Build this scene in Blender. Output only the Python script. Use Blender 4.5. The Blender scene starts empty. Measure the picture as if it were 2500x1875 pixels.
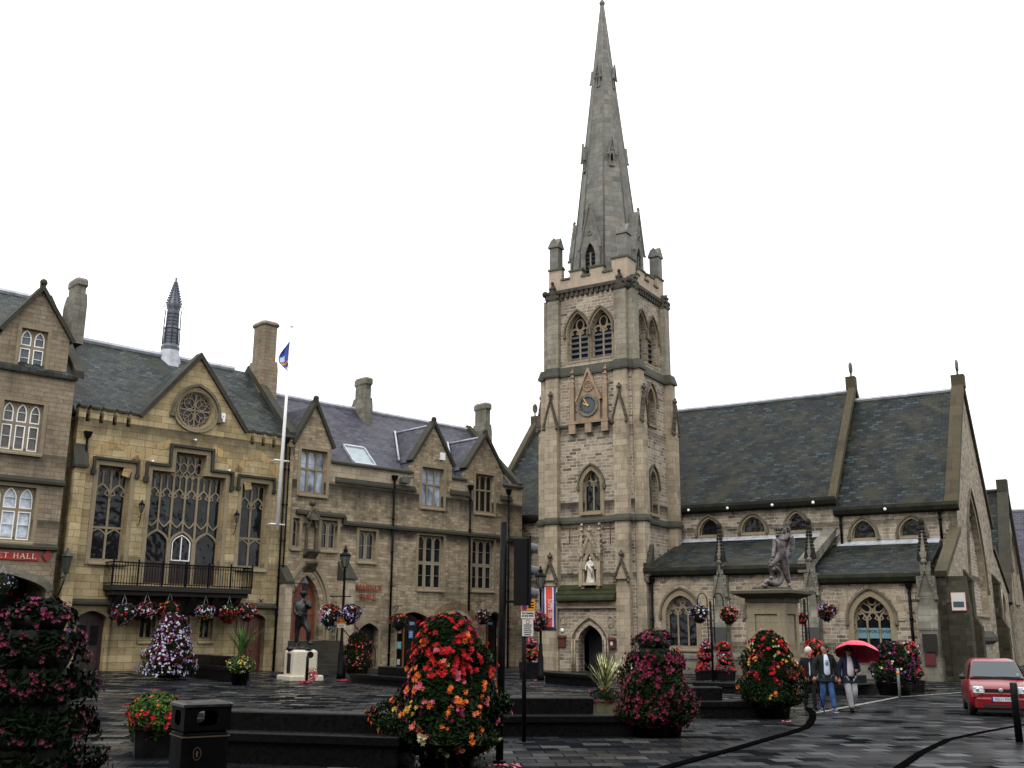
import bpy, bmesh, math, random
from mathutils import Vector, Matrix
from mathutils.geometry import delaunay_2d_cdt
random.seed(7)
R=math.radians
# ------------------------------------------------------------------ camera model (solved from the photograph's vanishing points)
F_=2483.45; PITCH=R(13.657); ROLL=R(.343); HC=2.05
cp,sp=math.cos(PITCH),math.sin(PITCH); cr,sr=math.cos(ROLL),math.sin(ROLL)
def ray(px,py):
    a=(px-1250)/F_; b=-(py-937.5)/F_
    x=a*cr-b*sr; k=a*sr+b*cr
    return (x,cp-k*sp,sp+k*cp)
def G(px,py,z=0.0):
    d=ray(px,py); t=(z-HC)/d[2]; return Vector((d[0]*t,d[1]*t,z))
def PT(px,py,Y):
    d=ray(px,py); t=Y/d[1]; return Vector((d[0]*t,Y,HC+d[2]*t))
def sm(t): t=max(0,min(1,t)); return t*t*(3-2*t)
def gz(x,y): return 0.27*sm((-x-7)/11)*sm((y-30)/12)
class Fr:
    def __init__(s,px,py,depth,ang):
        p=PT(px,py,depth); s.o=(p.x,p.y); s.a=R(ang); s.c=math.cos(s.a); s.s=math.sin(s.a)
    def loc(s,x,y):
        x-=s.o[0]; y-=s.o[1]; return (x*s.c+y*s.s,-x*s.s+y*s.c)
    def wld(s,x,y,z=0): return Vector((s.o[0]+x*s.c-y*s.s, s.o[1]+x*s.s+y*s.c, z))
    def P(s,px,py,y0=0.0):
        d=ray(px,py); c=s.loc(0,0); dx,dy=d[0]*s.c+d[1]*s.s,-d[0]*s.s+d[1]*s.c
        t=(y0-c[1])/dy; return (c[0]+dx*t,HC+d[2]*t)
    def S(s,px,py,x0):
        d=ray(px,py); c=s.loc(0,0); dx,dy=d[0]*s.c+d[1]*s.s,-d[0]*s.s+d[1]*s.c
        t=(x0-c[0])/dx; return (c[1]+dy*t,HC+d[2]*t)
def Z(ox,oy,k): return lambda X,Y:(ox+X/k,oy+Y/k)
zA=Z(0,1050,3.16); zB=Z(0,600,3.16); zC=Z(600,1150,3.16); zD=Z(500,750,2.765)
zE=Z(1280,560,4.1475); zF=Z(1280,880,4.1475); zG=Z(1230,1230,3.687); zH=Z(1600,850,2.458)
zI=Z(1560,1200,3.607); zJ=Z(1960,1200,3.318); zK=Z(0,1350,3.16); zL=Z(600,1350,3.16); zM=Z(1200,1500,1.7015)
TH=Fr(221,1636,45.4,43.2)
CH=Fr(1330,1640,57,-31.8)
# ------------------------------------------------------------------ scene, objects
sc=bpy.context.scene
col=sc.collection
def tag(o,label=None,cat=None,group=None,kind=None):
    if label: o['label']=label
    if cat: o['category']=cat
    if group: o['group']=group
    if kind: o['kind']=kind
    return o
def empty(name,loc,rz=0,label=None,cat=None,group=None):
    o=bpy.data.objects.new(name,None); col.objects.link(o); o.location=loc; o.rotation_euler=(0,0,rz)
    o.empty_display_size=.2
    return tag(o,label,cat,group)
class MB:
    def __init__(s): s.v=[]; s.f=[]; s.m=None; s.sm=[]; s.cuts=[]
    def cut(s):
        if s.f and (not s.cuts or s.cuts[-1]!=len(s.f)): s.cuts.append(len(s.f))
        return s
    def add(s,vs,fs,smooth=False):
        b=len(s.v)
        if s.m is None: s.v+= [Vector(v) for v in vs]
        else: s.v+=[s.m@Vector(v) for v in vs]
        for f in fs: s.f.append([b+i for i in f]); s.sm.append(smooth)
        return s
    def box(s,x0,x1,y0,y1,z0,z1):
        if x0>x1:x0,x1=x1,x0
        if y0>y1:y0,y1=y1,y0
        if z0>z1:z0,z1=z1,z0
        return s.add([(x0,y0,z0),(x1,y0,z0),(x1,y1,z0),(x0,y1,z0),(x0,y0,z1),(x1,y0,z1),(x1,y1,z1),(x0,y1,z1)],
            [(0,3,2,1),(4,5,6,7),(0,1,5,4),(1,2,6,5),(2,3,7,6),(3,0,4,7)])
    def bbox(s,x0,x1,y0,y1,z0,z1,b=.03):
        # box with chamfered vertical and top edges
        pts=[(x0+b,y0),(x1-b,y0),(x1,y0+b),(x1,y1-b),(x1-b,y1),(x0+b,y1),(x0,y1-b),(x0,y0+b)]
        cx,cy=(x0+x1)/2,(y0+y1)/2
        ins=[(x+(b if x<cx else -b),y+(b if y<cy else -b)) for x,y in pts]
        vs=[(x,y,z0) for x,y in pts]+[(x,y,z1-b) for x,y in pts]+[(x,y,z1) for x,y in ins]
        fs=[[i,(i+1)%8,8+(i+1)%8,8+i] for i in range(8)]+[[8+i,8+(i+1)%8,16+(i+1)%8,16+i] for i in range(8)]
        return s.add(vs,fs+[list(range(16,24)),list(range(7,-1,-1))])
    def prismY(s,pts,y0,y1,caps=True):   # polygon in (x,z), extruded along y
        n=len(pts)
        area=sum(pts[i][0]*pts[(i+1)%n][1]-pts[(i+1)%n][0]*pts[i][1] for i in range(n))
        if area<0: pts=pts[::-1]
        vs=[(x,y0,z) for x,z in pts]+[(x,y1,z) for x,z in pts]
        fs=[[(i+1)%n,i,n+i,n+(i+1)%n] for i in range(n)]
        if caps: fs+=[list(range(n)),list(range(2*n-1,n-1,-1))]
        return s.add(vs,fs)
    def prismX(s,pts,x0,x1):   # polygon in (y,z)
        n=len(pts)
        area=sum(pts[i][0]*pts[(i+1)%n][1]-pts[(i+1)%n][0]*pts[i][1] for i in range(n))
        if area<0: pts=pts[::-1]
        vs=[(x0,y,z) for y,z in pts]+[(x1,y,z) for y,z in pts]
        return s.add(vs,[[i,(i+1)%n,n+(i+1)%n,n+i] for i in range(n)]+[list(range(n-1,-1,-1)),list(range(n,2*n))])
    def prismZ(s,pts,z0,z1,top=None):
        n=len(pts)
        area=sum(pts[i][0]*pts[(i+1)%n][1]-pts[(i+1)%n][0]*pts[i][1] for i in range(n))
        if area<0:
            pts=pts[::-1]
            if top: top=top[::-1]
        top=top or pts
        vs=[(x,y,z0) for x,y in pts]+[(x,y,z1) for x,y in top]
        return s.add(vs,[[i,(i+1)%n,n+(i+1)%n,n+i] for i in range(n)]+[list(range(n-1,-1,-1)),list(range(n,2*n))])
    def wall(s,outer,holes=(),y=0.0,depth=.3,back=None):
        pts=[Vector(p) for p in outer]; segs=[(i,(i+1)%len(outer)) for i in range(len(outer))]
        faces=[list(range(len(outer)))]
        for h in holes:
            b=len(pts); n=len(h); pts+=[Vector(p) for p in h]; segs+=[(b+i,b+(i+1)%n) for i in range(n)]; faces.append(list(range(b,b+n)))
        vs,_,fs,*_r=delaunay_2d_cdt(pts,[],faces,2 if len(holes) else 1,1e-5)
        V=[(v[0],y,v[1]) for v in vs]; F=[]
        for f in fs:
            a,b_,c=[vs[i] for i in f[:3]]
            ar=(b_[0]-a[0])*(c[1]-a[1])-(b_[1]-a[1])*(c[0]-a[0])
            F.append(list(f) if ar>0 else list(f)[::-1])
        s.add(V,F)
        if back is not None: s.add([(v[0],back,v[1]) for v in vs],[f[::-1] for f in F])
        for h in holes:
            n=len(h); d=depth
            ar=sum(h[i][0]*h[(i+1)%n][1]-h[(i+1)%n][0]*h[i][1] for i in range(n))
            hh=h if ar>0 else h[::-1]
            s.add([(x,y,z) for x,z in hh]+[(x,y+d,z) for x,z in hh],[[i,(i+1)%n,n+(i+1)%n,n+i] for i in range(n)])
        return s
    def edge(s,outer,y0,y1):
        n=len(outer); ar=sum(outer[i][0]*outer[(i+1)%n][1]-outer[(i+1)%n][0]*outer[i][1] for i in range(n))
        if ar<0: outer=outer[::-1]
        return s.add([(x,y0,z) for x,z in outer]+[(x,y1,z) for x,z in outer],[[(i+1)%n,i,n+i,n+(i+1)%n] for i in range(n)])
    def stroke(s,pts,w,y0,y1,closed=False,off=0.0):
        # a bar of width w following pts in the xz plane, between depth y0 (front) and y1
        P=[Vector(p) for p in pts]; n=len(P)
        if n<2: return s
        L=[];Rr=[]
        for i in range(n):
            if closed: a,b=P[i-1],P[(i+1)%n]
            else: a,b=P[max(0,i-1)],P[min(n-1,i+1)]
            d1=(P[i]-a); d2=(b-P[i])
            if d1.length<1e-6: d1=d2
            if d2.length<1e-6: d2=d1
            d1=d1.normalized(); d2=d2.normalized(); t=(d1+d2)
            t=t.normalized() if t.length>1e-4 else d1
            nn=Vector((-t.y,t.x)); k=max(.5,abs(nn.dot(Vector((-d1.y,d1.x)))))
            L.append(P[i]+nn*(w/2+off)/k); Rr.append(P[i]-nn*(w/2-off)/k)
        vs=[]
        for i in range(n):
            for q,y in ((L[i],y0),(Rr[i],y0),(Rr[i],y1),(L[i],y1)): vs.append((q.x,y,q.y))
        fs=[]
        rng=range(n) if closed else range(n-1)
        for i in rng:
            a=4*i; b=4*((i+1)%n)
            fs+=[[a,a+1,b+1,b],[a+1,a+2,b+2,b+1],[a+2,a+3,b+3,b+2],[a+3,a,b,b+3]]
        if not closed: fs+=[[3,2,1,0],[4*n-4,4*n-3,4*n-2,4*n-1]]
        return s.add(vs,fs)
    def tube(s,pts,r,n=8,caps=True,smooth=True):
        P=[Vector(p) for p in pts]; rs=r if isinstance(r,(list,tuple)) else [r]*len(P)
        vs=[];prev=None
        for i,p in enumerate(P):
            t=(P[min(i+1,len(P)-1)]-P[max(i-1,0)]).normalized()
            u=t.cross(Vector((0,0,1)))
            if u.length<.05: u=t.cross(Vector((0,1,0)))
            u.normalize(); w=t.cross(u)
            for k in range(n):
                a=2*math.pi*k/n; vs.append(p+(u*math.cos(a)+w*math.sin(a))*rs[i])
        fs=[]
        for i in range(len(P)-1):
            for k in range(n): fs.append([i*n+k,i*n+(k+1)%n,(i+1)*n+(k+1)%n,(i+1)*n+k][::-1])
        s.add(vs,fs,smooth)
        if caps: s.f.append([len(s.v)-len(vs)+k for k in range(n)]); s.sm.append(False); s.f.append([len(s.v)-n+k for k in range(n-1,-1,-1)]); s.sm.append(False)
        return s
    def lathe(s,prof,cx=0,cy=0,n=16,smooth=True,a0=0.0):   # prof [(r,z)]
        vs=[]
        for r_,z in prof:
            for k in range(n): a=a0+2*math.pi*k/n; vs.append((cx+r_*math.cos(a),cy+r_*math.sin(a),z))
        fs=[[i*n+k,i*n+(k+1)%n,(i+1)*n+(k+1)%n,(i+1)*n+k] for i in range(len(prof)-1) for k in range(n)]
        s.add(vs,fs,smooth); b=len(s.v)-len(vs)
        if prof[0][0]>1e-4: s.f.append([b+k for k in range(n-1,-1,-1)]); s.sm.append(False)
        if prof[-1][0]>1e-4: s.f.append([len(s.v)-n+k for k in range(n)]); s.sm.append(False)
        return s
    def ball(s,c,r,n=8,m=6,sq=(1,1,1)):
        vs=[];fs=[]
        for i in range(m+1):
            t=math.pi*i/m
            for k in range(n):
                a=2*math.pi*k/n; vs.append((c[0]+r*sq[0]*math.sin(t)*math.cos(a),c[1]+r*sq[1]*math.sin(t)*math.sin(a),c[2]+r*sq[2]*math.cos(t)))
        for i in range(m):
            for k in range(n): fs.append([i*n+k,(i+1)*n+k,(i+1)*n+(k+1)%n,i*n+(k+1)%n])
        return s.add(vs,fs,True)
    def build(s,name,mat,parent=None,uv=True,recalc=False):
        if s.cuts:   # every cut piece becomes an object of its own
            ends=[c for c in s.cuts if c<len(s.f)]+[len(s.f)]; a=0; first=None
            for e in ends:
                q=MB(); mp={}
                for f in s.f[a:e]:
                    g=[]
                    for i in f:
                        if i not in mp: mp[i]=len(q.v); q.v.append(s.v[i])
                        g.append(mp[i])
                    q.f.append(g)
                q.sm=s.sm[a:e]; a=e; o=q.build(name,mat,parent,uv,recalc); first=first or o
            return first
        me=bpy.data.meshes.new(name); me.from_pydata([tuple(v) for v in s.v],[],s.f)
        me.polygons.foreach_set('use_smooth',s.sm)
        if isinstance(mat,(list,tuple)):
            for m_ in mat: me.materials.append(m_)
        else: me.materials.append(mat)
        if recalc:
            bm=bmesh.new(); bm.from_mesh(me); bmesh.ops.recalc_face_normals(bm,faces=bm.faces[:]); bm.to_mesh(me); bm.free()
        if uv: boxuv(me)
        me.validate()
        o=bpy.data.objects.new(name,me); col.objects.link(o)
        if parent: o.parent=parent
        return o
def boxuv(me):
    lay=me.uv_layers.new(name='UVMap'); d=lay.data; V=me.vertices
    for p in me.polygons:
        n=p.normal
        if abs(n.z)>.97: u=Vector((1,0,0)); w=Vector((0,1,0))
        else:
            u=Vector((0,0,1)).cross(n); u.normalize(); w=n.cross(u)
        for li in p.loop_indices:
            c=V[me.loops[li].vertex_index].co
            d[li].uv=(c.dot(u),c.z if abs(n.z)<.25 else c.dot(w))
def arc(x0,x1,zs,za,kind='pointed',n=8):
    # right spring -> apex -> left spring
    xc=(x0+x1)/2; w=(x1-x0)/2; h=za-zs; out=[]
    if kind=='pointed' and h<w*1.02: kind='tudor'
    if kind=='flat': return [(x1,zs),(x0,zs)]
    for i in range(n+1):
        if kind=='pointed':
            Rr=(w*w+h*h)/(2*w); th=math.asin(min(1,h/Rr)); a=th*i/n; x=Rr*math.cos(a)-(Rr-w); z=Rr*math.sin(a)
        else:
            a=math.pi/2*i/n; t=math.cos(a); x=w*t
            z=h*math.sin(a) if kind=='round' else h*(.6*math.sin(a)+.4*(1-t))
        out.append((xc+x,zs+z))
    l=[(2*xc-x,z) for x,z in out[:-1]][::-1]
    return out+l
def opening(x0,x1,z0,zs,za,kind='pointed',n=8):
    return [(x0,z0),(x1,z0)]+arc(x0,x1,zs,za,kind,n)
def rect(fr,zm,xl,xr,yt,yb,y0=0.0):
    ym=(yt+yb)/2; xm=(xl+xr)/2
    x0=fr.P(*zm(xl,ym),y0)[0]; x1=fr.P(*zm(xr,ym),y0)[0]
    z1=fr.P(*zm(xm,yt),y0)[1]; z0=fr.P(*zm(xm,yb),y0)[1]
    return x0,x1,z0,z1
# ------------------------------------------------------------------ materials
def newmat(name):
    m=bpy.data.materials.new(name); m.use_nodes=True; nt=m.node_tree; b=nt.nodes['Principled BSDF']; return m,nt,b
def nd(nt,t,**k):
    n=nt.nodes.new(t)
    for a,v in k.items():
        if a.startswith('i_'):
            key=a[2:]; key=int(key) if key.isdigit() else key.replace('_',' ')
            n.inputs[key].default_value=v
        else: setattr(n,a,v)
    return n
def lk(nt,a,b): nt.links.new(a,b)
def rgb(h,v=1.0):
    h=h.lstrip('#'); c=[int(h[i:i+2],16)/255 for i in (0,2,4)]
    return tuple([(x/12.92 if x<=.04045 else ((x+.055)/1.055)**2.4)*v for x in c]+[1])
def plain(name,c,rough=.6,metal=0,spec=.5,noise=0.0,scale=6,emit=None,coat=0):
    m,nt,b=newmat(name); b.inputs['Base Color'].default_value=c; b.inputs['Roughness'].default_value=rough
    b.inputs['Metallic'].default_value=metal; b.inputs['Specular IOR Level'].default_value=spec; b.inputs['Coat Weight'].default_value=coat
    if noise:
        tc=nd(nt,'ShaderNodeTexCoord'); n=nd(nt,'ShaderNodeTexNoise',i_Scale=scale,i_Detail=5.0); lk(nt,tc.outputs['Object'],n.inputs['Vector'])
        r=nd(nt,'ShaderNodeMapRange',i_1=.3,i_2=.7,i_3=1-noise,i_4=1+noise); lk(nt,n.outputs[0],r.inputs[0])
        mx=nd(nt,'ShaderNodeVectorMath',operation='SCALE'); mx.inputs[0].default_value=c[:3]; lk(nt,r.outputs[0],mx.inputs['Scale']); lk(nt,mx.outputs[0],b.inputs['Base Color'])
        r2=nd(nt,'ShaderNodeMapRange',i_1=.3,i_2=.7,i_3=max(.05,rough-.12),i_4=min(1,rough+.12)); lk(nt,n.outputs[0],r2.inputs[0]); lk(nt,r2.outputs[0],b.inputs['Roughness'])
    return m
def ramp(nt,fac,stops):
    r=nd(nt,'ShaderNodeValToRGB'); e=r.color_ramp.elements
    e[0].position=stops[0][0]; e[0].color=stops[0][1]; e[1].position=stops[-1][0]; e[1].color=stops[-1][1]
    for p,c in stops[1:-1]: q=e.new(p); q.color=c
    if fac is not None: lk(nt,fac,r.inputs[0])
    return r
def mixc(nt,f,a,b,mode='MIX'):
    m=nd(nt,'ShaderNodeMix',data_type='RGBA',blend_type=mode)
    for s,v in ((0,f),(6,a),(7,b)):
        if isinstance(v,(int,float,tuple)): m.inputs[s].default_value=v
        else: lk(nt,v,m.inputs[s])
    return m.outputs[2]
def masonry(name,stops,bw=.5,bh=.24,mortar=.012,mcol=(.2,.18,.15,1),warp=.02,stain=.5,staincol=(.03,.028,.02,1),moss=0.0,rough=.85,bump=.6,vary=1.0,streak=.5,msmooth=.15,rowvar=0.0,spec=.22,mossc=(.042,.045,.022,1),mlo=.45,bands=()):
    m,nt,b=newmat(name)
    uv=nd(nt,'ShaderNodeUVMap',uv_map='UVMap'); tc=nd(nt,'ShaderNodeTexCoord'); obj=tc.outputs['Object']
    nw=nd(nt,'ShaderNodeTexNoise',i_Scale=3.0,i_Detail=2.0); lk(nt,uv.outputs[0],nw.inputs['Vector'])
    sb=nd(nt,'ShaderNodeVectorMath',operation='SUBTRACT'); lk(nt,nw.outputs[1],sb.inputs[0]); sb.inputs[1].default_value=(.5,.5,.5)
    sc_=nd(nt,'ShaderNodeVectorMath',operation='SCALE'); lk(nt,sb.outputs[0],sc_.inputs[0]); sc_.inputs['Scale'].default_value=warp*2
    ad=nd(nt,'ShaderNodeVectorMath',operation='ADD'); lk(nt,uv.outputs[0],ad.inputs[0]); lk(nt,sc_.outputs[0],ad.inputs[1])
    br=nd(nt,'ShaderNodeTexBrick',offset=.5,i_Scale=1.0); br.inputs['Brick Width'].default_value=bw; br.inputs['Row Height'].default_value=bh
    br.squash=1.35 if rowvar else 1.0; br.squash_frequency=3
    br.inputs['Mortar Size'].default_value=mortar; br.inputs['Mortar Smooth'].default_value=msmooth; br.inputs['Bias'].default_value=0
    br.inputs['Color1'].default_value=(0,0,0,1); br.inputs['Color2'].default_value=(1,1,1,1); br.inputs['Mortar'].default_value=(.5,.5,.5,1)
    lk(nt,ad.outputs[0],br.inputs['Vector'])
    n2=nd(nt,'ShaderNodeTexNoise',i_Scale=1.4,i_Detail=6.0,i_Roughness=.65); lk(nt,obj,n2.inputs['Vector'])
    mm=nd(nt,'ShaderNodeMapRange',i_1=0.0,i_2=1.0,i_3=.5-.5*vary,i_4=.5+.5*vary); lk(nt,br.outputs[0],mm.inputs[0])
    ma=nd(nt,'ShaderNodeMath',operation='MULTIPLY_ADD'); lk(nt,n2.outputs[0],ma.inputs[0]); ma.inputs[1].default_value=.9; ma.inputs[2].default_value=-.45
    aa=nd(nt,'ShaderNodeMath',operation='ADD',use_clamp=True); lk(nt,mm.outputs[0],aa.inputs[0]); lk(nt,ma.outputs[0],aa.inputs[1])
    rp=ramp(nt,aa.outputs[0],stops)
    c=mixc(nt,br.outputs['Fac'],rp.outputs[0],mcol)
    # grain
    n3=nd(nt,'ShaderNodeTexNoise',i_Scale=22.0,i_Detail=6.0,i_Roughness=.7); lk(nt,obj,n3.inputs['Vector'])
    g=nd(nt,'ShaderNodeMapRange',i_1=.3,i_2=.7,i_3=.72,i_4=1.25); lk(nt,n3.outputs[0],g.inputs[0])
    sg=nd(nt,'ShaderNodeVectorMath',operation='SCALE'); lk(nt,c,sg.inputs[0]); lk(nt,g.outputs[0],sg.inputs['Scale']); c=sg.outputs[0]
    # soot and water staining with shapes of its own
    n4=nd(nt,'ShaderNodeTexNoise',i_Scale=.42,i_Detail=7.0,i_Roughness=.7); lk(nt,obj,n4.inputs['Vector'])
    r4=nd(nt,'ShaderNodeMapRange',i_1=.5,i_2=.74,i_3=0.0,i_4=stain); lk(nt,n4.outputs[0],r4.inputs[0])
    c=mixc(nt,r4.outputs[0],c,staincol)
    mp=nd(nt,'ShaderNodeMapping'); mp.inputs['Scale'].default_value=(2.2,2.2,.16); lk(nt,obj,mp.inputs[0])
    n5=nd(nt,'ShaderNodeTexNoise',i_Scale=1.0,i_Detail=6.0,i_Roughness=.65); lk(nt,mp.outputs[0],n5.inputs['Vector'])
    r5=nd(nt,'ShaderNodeMapRange',i_1=.54,i_2=.78,i_3=0.0,i_4=streak); lk(nt,n5.outputs[0],r5.inputs[0])
    c=mixc(nt,r5.outputs[0],c,(.045,.042,.032,1))
    if moss:
        n6=nd(nt,'ShaderNodeTexNoise',i_Scale=.8,i_Detail=7.0,i_Roughness=.7); lk(nt,obj,n6.inputs['Vector'])
        r6=nd(nt,'ShaderNodeMapRange',i_1=mlo,i_2=mlo+.17,i_3=0.0,i_4=moss); lk(nt,n6.outputs[0],r6.inputs[0])
        c=mixc(nt,r6.outputs[0],c,mossc)
    if bands:   # soot and run-off below string courses, gutters and copings; shade painted into the lowest storey
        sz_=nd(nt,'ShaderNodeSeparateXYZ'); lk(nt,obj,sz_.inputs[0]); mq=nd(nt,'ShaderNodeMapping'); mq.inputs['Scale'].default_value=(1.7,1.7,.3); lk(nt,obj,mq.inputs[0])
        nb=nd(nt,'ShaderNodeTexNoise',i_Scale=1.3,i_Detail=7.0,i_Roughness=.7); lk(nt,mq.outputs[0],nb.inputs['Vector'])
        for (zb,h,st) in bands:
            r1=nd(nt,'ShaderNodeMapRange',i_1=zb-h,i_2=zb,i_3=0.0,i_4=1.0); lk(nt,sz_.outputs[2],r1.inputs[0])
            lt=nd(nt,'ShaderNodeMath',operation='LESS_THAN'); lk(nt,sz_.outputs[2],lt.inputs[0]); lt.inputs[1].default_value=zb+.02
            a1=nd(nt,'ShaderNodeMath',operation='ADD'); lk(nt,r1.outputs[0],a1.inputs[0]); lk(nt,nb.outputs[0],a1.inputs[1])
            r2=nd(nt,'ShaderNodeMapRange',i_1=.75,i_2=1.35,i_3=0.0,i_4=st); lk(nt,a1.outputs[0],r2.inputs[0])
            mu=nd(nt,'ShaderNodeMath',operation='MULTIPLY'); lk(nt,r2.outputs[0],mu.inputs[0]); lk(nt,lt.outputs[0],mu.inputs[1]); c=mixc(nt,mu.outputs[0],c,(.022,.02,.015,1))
    lk(nt,c,b.inputs['Base Color']); b.inputs['Roughness'].default_value=rough; b.inputs['Specular IOR Level'].default_value=spec
    h=nd(nt,'ShaderNodeMath',operation='MULTIPLY_ADD'); lk(nt,n3.outputs[0],h.inputs[0]); h.inputs[1].default_value=.45
    iv=nd(nt,'ShaderNodeMath',operation='SUBTRACT'); iv.inputs[0].default_value=1; lk(nt,br.outputs['Fac'],iv.inputs[1]); lk(nt,iv.outputs[0],h.inputs[2])
    bp=nd(nt,'ShaderNodeBump',i_Strength=bump,i_Distance=.03); lk(nt,h.outputs[0],bp.inputs['Height']); lk(nt,bp.outputs[0],b.inputs['Normal'])
    return m
def s3(*h): 
    n=len(h); return [(i/(n-1),rgb(c)) for i,c in enumerate(h)]
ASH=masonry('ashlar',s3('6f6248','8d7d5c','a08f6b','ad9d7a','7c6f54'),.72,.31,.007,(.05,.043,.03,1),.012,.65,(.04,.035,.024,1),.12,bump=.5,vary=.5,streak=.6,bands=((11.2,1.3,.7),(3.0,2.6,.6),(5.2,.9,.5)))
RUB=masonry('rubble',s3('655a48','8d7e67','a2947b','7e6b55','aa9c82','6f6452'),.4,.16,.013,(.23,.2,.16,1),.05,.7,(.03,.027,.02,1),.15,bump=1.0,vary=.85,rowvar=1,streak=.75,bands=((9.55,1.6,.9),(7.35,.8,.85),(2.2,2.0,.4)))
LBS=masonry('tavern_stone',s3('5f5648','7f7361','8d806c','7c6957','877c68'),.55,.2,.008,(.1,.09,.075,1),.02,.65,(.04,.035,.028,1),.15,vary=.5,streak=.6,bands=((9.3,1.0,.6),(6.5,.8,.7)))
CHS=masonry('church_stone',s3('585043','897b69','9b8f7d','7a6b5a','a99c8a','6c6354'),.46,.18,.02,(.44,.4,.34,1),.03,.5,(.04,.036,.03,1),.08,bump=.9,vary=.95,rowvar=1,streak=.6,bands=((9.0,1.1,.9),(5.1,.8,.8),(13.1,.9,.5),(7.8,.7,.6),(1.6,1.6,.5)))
DRS=masonry('dressed_stone',s3('6b6253','948773','a59882','897d6a'),.6,.34,.009,(.15,.135,.11,1),.01,.6,(.04,.036,.03,1),.15,bump=.5,vary=.5,streak=.65)
DRG=masonry('grey_dressed_stone',s3('4b4a42','67645a','7a766b','5b5950'),.6,.3,.008,(.08,.076,.066,1),.01,.65,(.038,.04,.03,1),.4,bump=.45,vary=.45,streak=.65)
PAR=masonry('parapet_stone',s3('918271','a49482','988a78','837768'),.8,.4,.005,(.2,.17,.14,1),.01,.45,(.06,.05,.04,1),.1,bump=.3,vary=.4,streak=.4)
COP=masonry('mossy_coping',s3('292823','3b3931','32312a','444137'),.9,.5,.006,(.02,.02,.015,1),.01,.6,(.015,.016,.012,1),.4,bump=.5,vary=.6,streak=.5,mossc=(.036,.036,.022,1))
SPR=masonry('spire_stone',s3('565653','6c6b66','787771','64635d','827a70'),.62,.34,.009,(.09,.09,.085,1),.008,.4,(.07,.08,.06,1),.12,bump=.35,vary=.85,streak=.4)
TRC=masonry('tracery_stone',s3('6f6450','867a64','786c57'),.9,.5,.003,(.1,.085,.06,1),.0,.35,(.05,.045,.03,1),.05,bump=.3,vary=.3,streak=.3)
SLT=masonry('town_slate',s3('161b1c','272d2f','3b4243','20282a','474f4e'),.34,.19,.016,(.006,.007,.008,1),.004,.35,(.025,.026,.016,1),.6,rough=.5,bump=.8,vary=1,streak=.45,msmooth=.05,spec=.14,mossc=(.032,.032,.018,1))
SLP=masonry('purple_slate',s3('2f2e38','3f3e4b','4d4c59','37363f'),.42,.22,.015,(.02,.02,.026,1),.003,.25,(.05,.05,.05,1),.15,rough=.55,bump=.6,vary=.9,streak=.35,msmooth=.05,spec=.18)
SLC=masonry('church_slate',s3('0c1011','161c1f','20272a','111718','344042','181f21'),.42,.22,.024,(.004,.005,.005,1),.006,.5,(.008,.008,.006,1),.8,rough=.5,bump=.9,vary=1.2,streak=.7,msmooth=.05,spec=.1,mossc=(.03,.029,.016,1),mlo=.47)
LEAD=plain('lead',rgb('9c9fa6'),.5,.0,.5,.25,3)
IRON=plain('black_iron',(.004,.004,.0045,1),.45,0,.07,.3,9)
def glassmat(name,c=(.006,.007,.009,1),c2=(.03,.032,.034,1),spec=.32):
    m,nt,b=newmat(name); tc=nd(nt,'ShaderNodeTexCoord'); n=nd(nt,'ShaderNodeTexNoise',i_Scale=1.3,i_Detail=3.0); lk(nt,tc.outputs['Object'],n.inputs['Vector'])
    r=nd(nt,'ShaderNodeMapRange',i_1=.5,i_2=.75); lk(nt,n.outputs[0],r.inputs[0]); lk(nt,mixc(nt,r.outputs[0],c,c2),b.inputs['Base Color'])
    b.inputs['Roughness'].default_value=.07; b.inputs['Specular IOR Level'].default_value=spec
    n2=nd(nt,'ShaderNodeTexNoise',i_Scale=2.6,i_Detail=1.0); lk(nt,tc.outputs['Object'],n2.inputs['Vector']); bp=nd(nt,'ShaderNodeBump',i_Strength=.35,i_Distance=.06); lk(nt,n2.outputs[0],bp.inputs['Height']); lk(nt,bp.outputs[0],b.inputs['Normal']); return m
GLS=glassmat('dark_glass')
GLSL=plain('pale_window',rgb('8a95a5',.6),.15,0,.5,.35,2.5)
CURT=plain('net_curtain',rgb('b8c2cc'),.8,0,.2,.3,7)
WHT=plain('white_paint',rgb('dcdcdc'),.45,0,.4,.06,5)
WOOD=None
def wood(name,c1,c2,pw=.16):
    m,nt,b=newmat(name); uv=nd(nt,'ShaderNodeUVMap',uv_map='UVMap'); tc=nd(nt,'ShaderNodeTexCoord')
    br=nd(nt,'ShaderNodeTexBrick',offset=.0,i_Scale=1.0); br.inputs['Brick Width'].default_value=pw; br.inputs['Row Height'].default_value=9
    br.inputs['Mortar Size'].default_value=.008; br.inputs['Color1'].default_value=c1; br.inputs['Color2'].default_value=c2; br.inputs['Mortar'].default_value=(.01,.006,.004,1)
    lk(nt,uv.outputs[0],br.inputs['Vector'])
    mp=nd(nt,'ShaderNodeMapping'); mp.inputs['Scale'].default_value=(14,14,1.2); lk(nt,tc.outputs['Object'],mp.inputs[0])
    n=nd(nt,'ShaderNodeTexNoise',i_Scale=2.0,i_Detail=6.0); lk(nt,mp.outputs[0],n.inputs['Vector'])
    g=nd(nt,'ShaderNodeMapRange',i_1=.3,i_2=.7,i_3=.6,i_4=1.3); lk(nt,n.outputs[0],g.inputs[0])
    sg=nd(nt,'ShaderNodeVectorMath',operation='SCALE'); lk(nt,br.outputs[0],sg.inputs[0]); lk(nt,g.outputs[0],sg.inputs['Scale'])
    lk(nt,sg.outputs[0],b.inputs['Base Color']); b.inputs['Roughness'].default_value=.5
    return m
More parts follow.
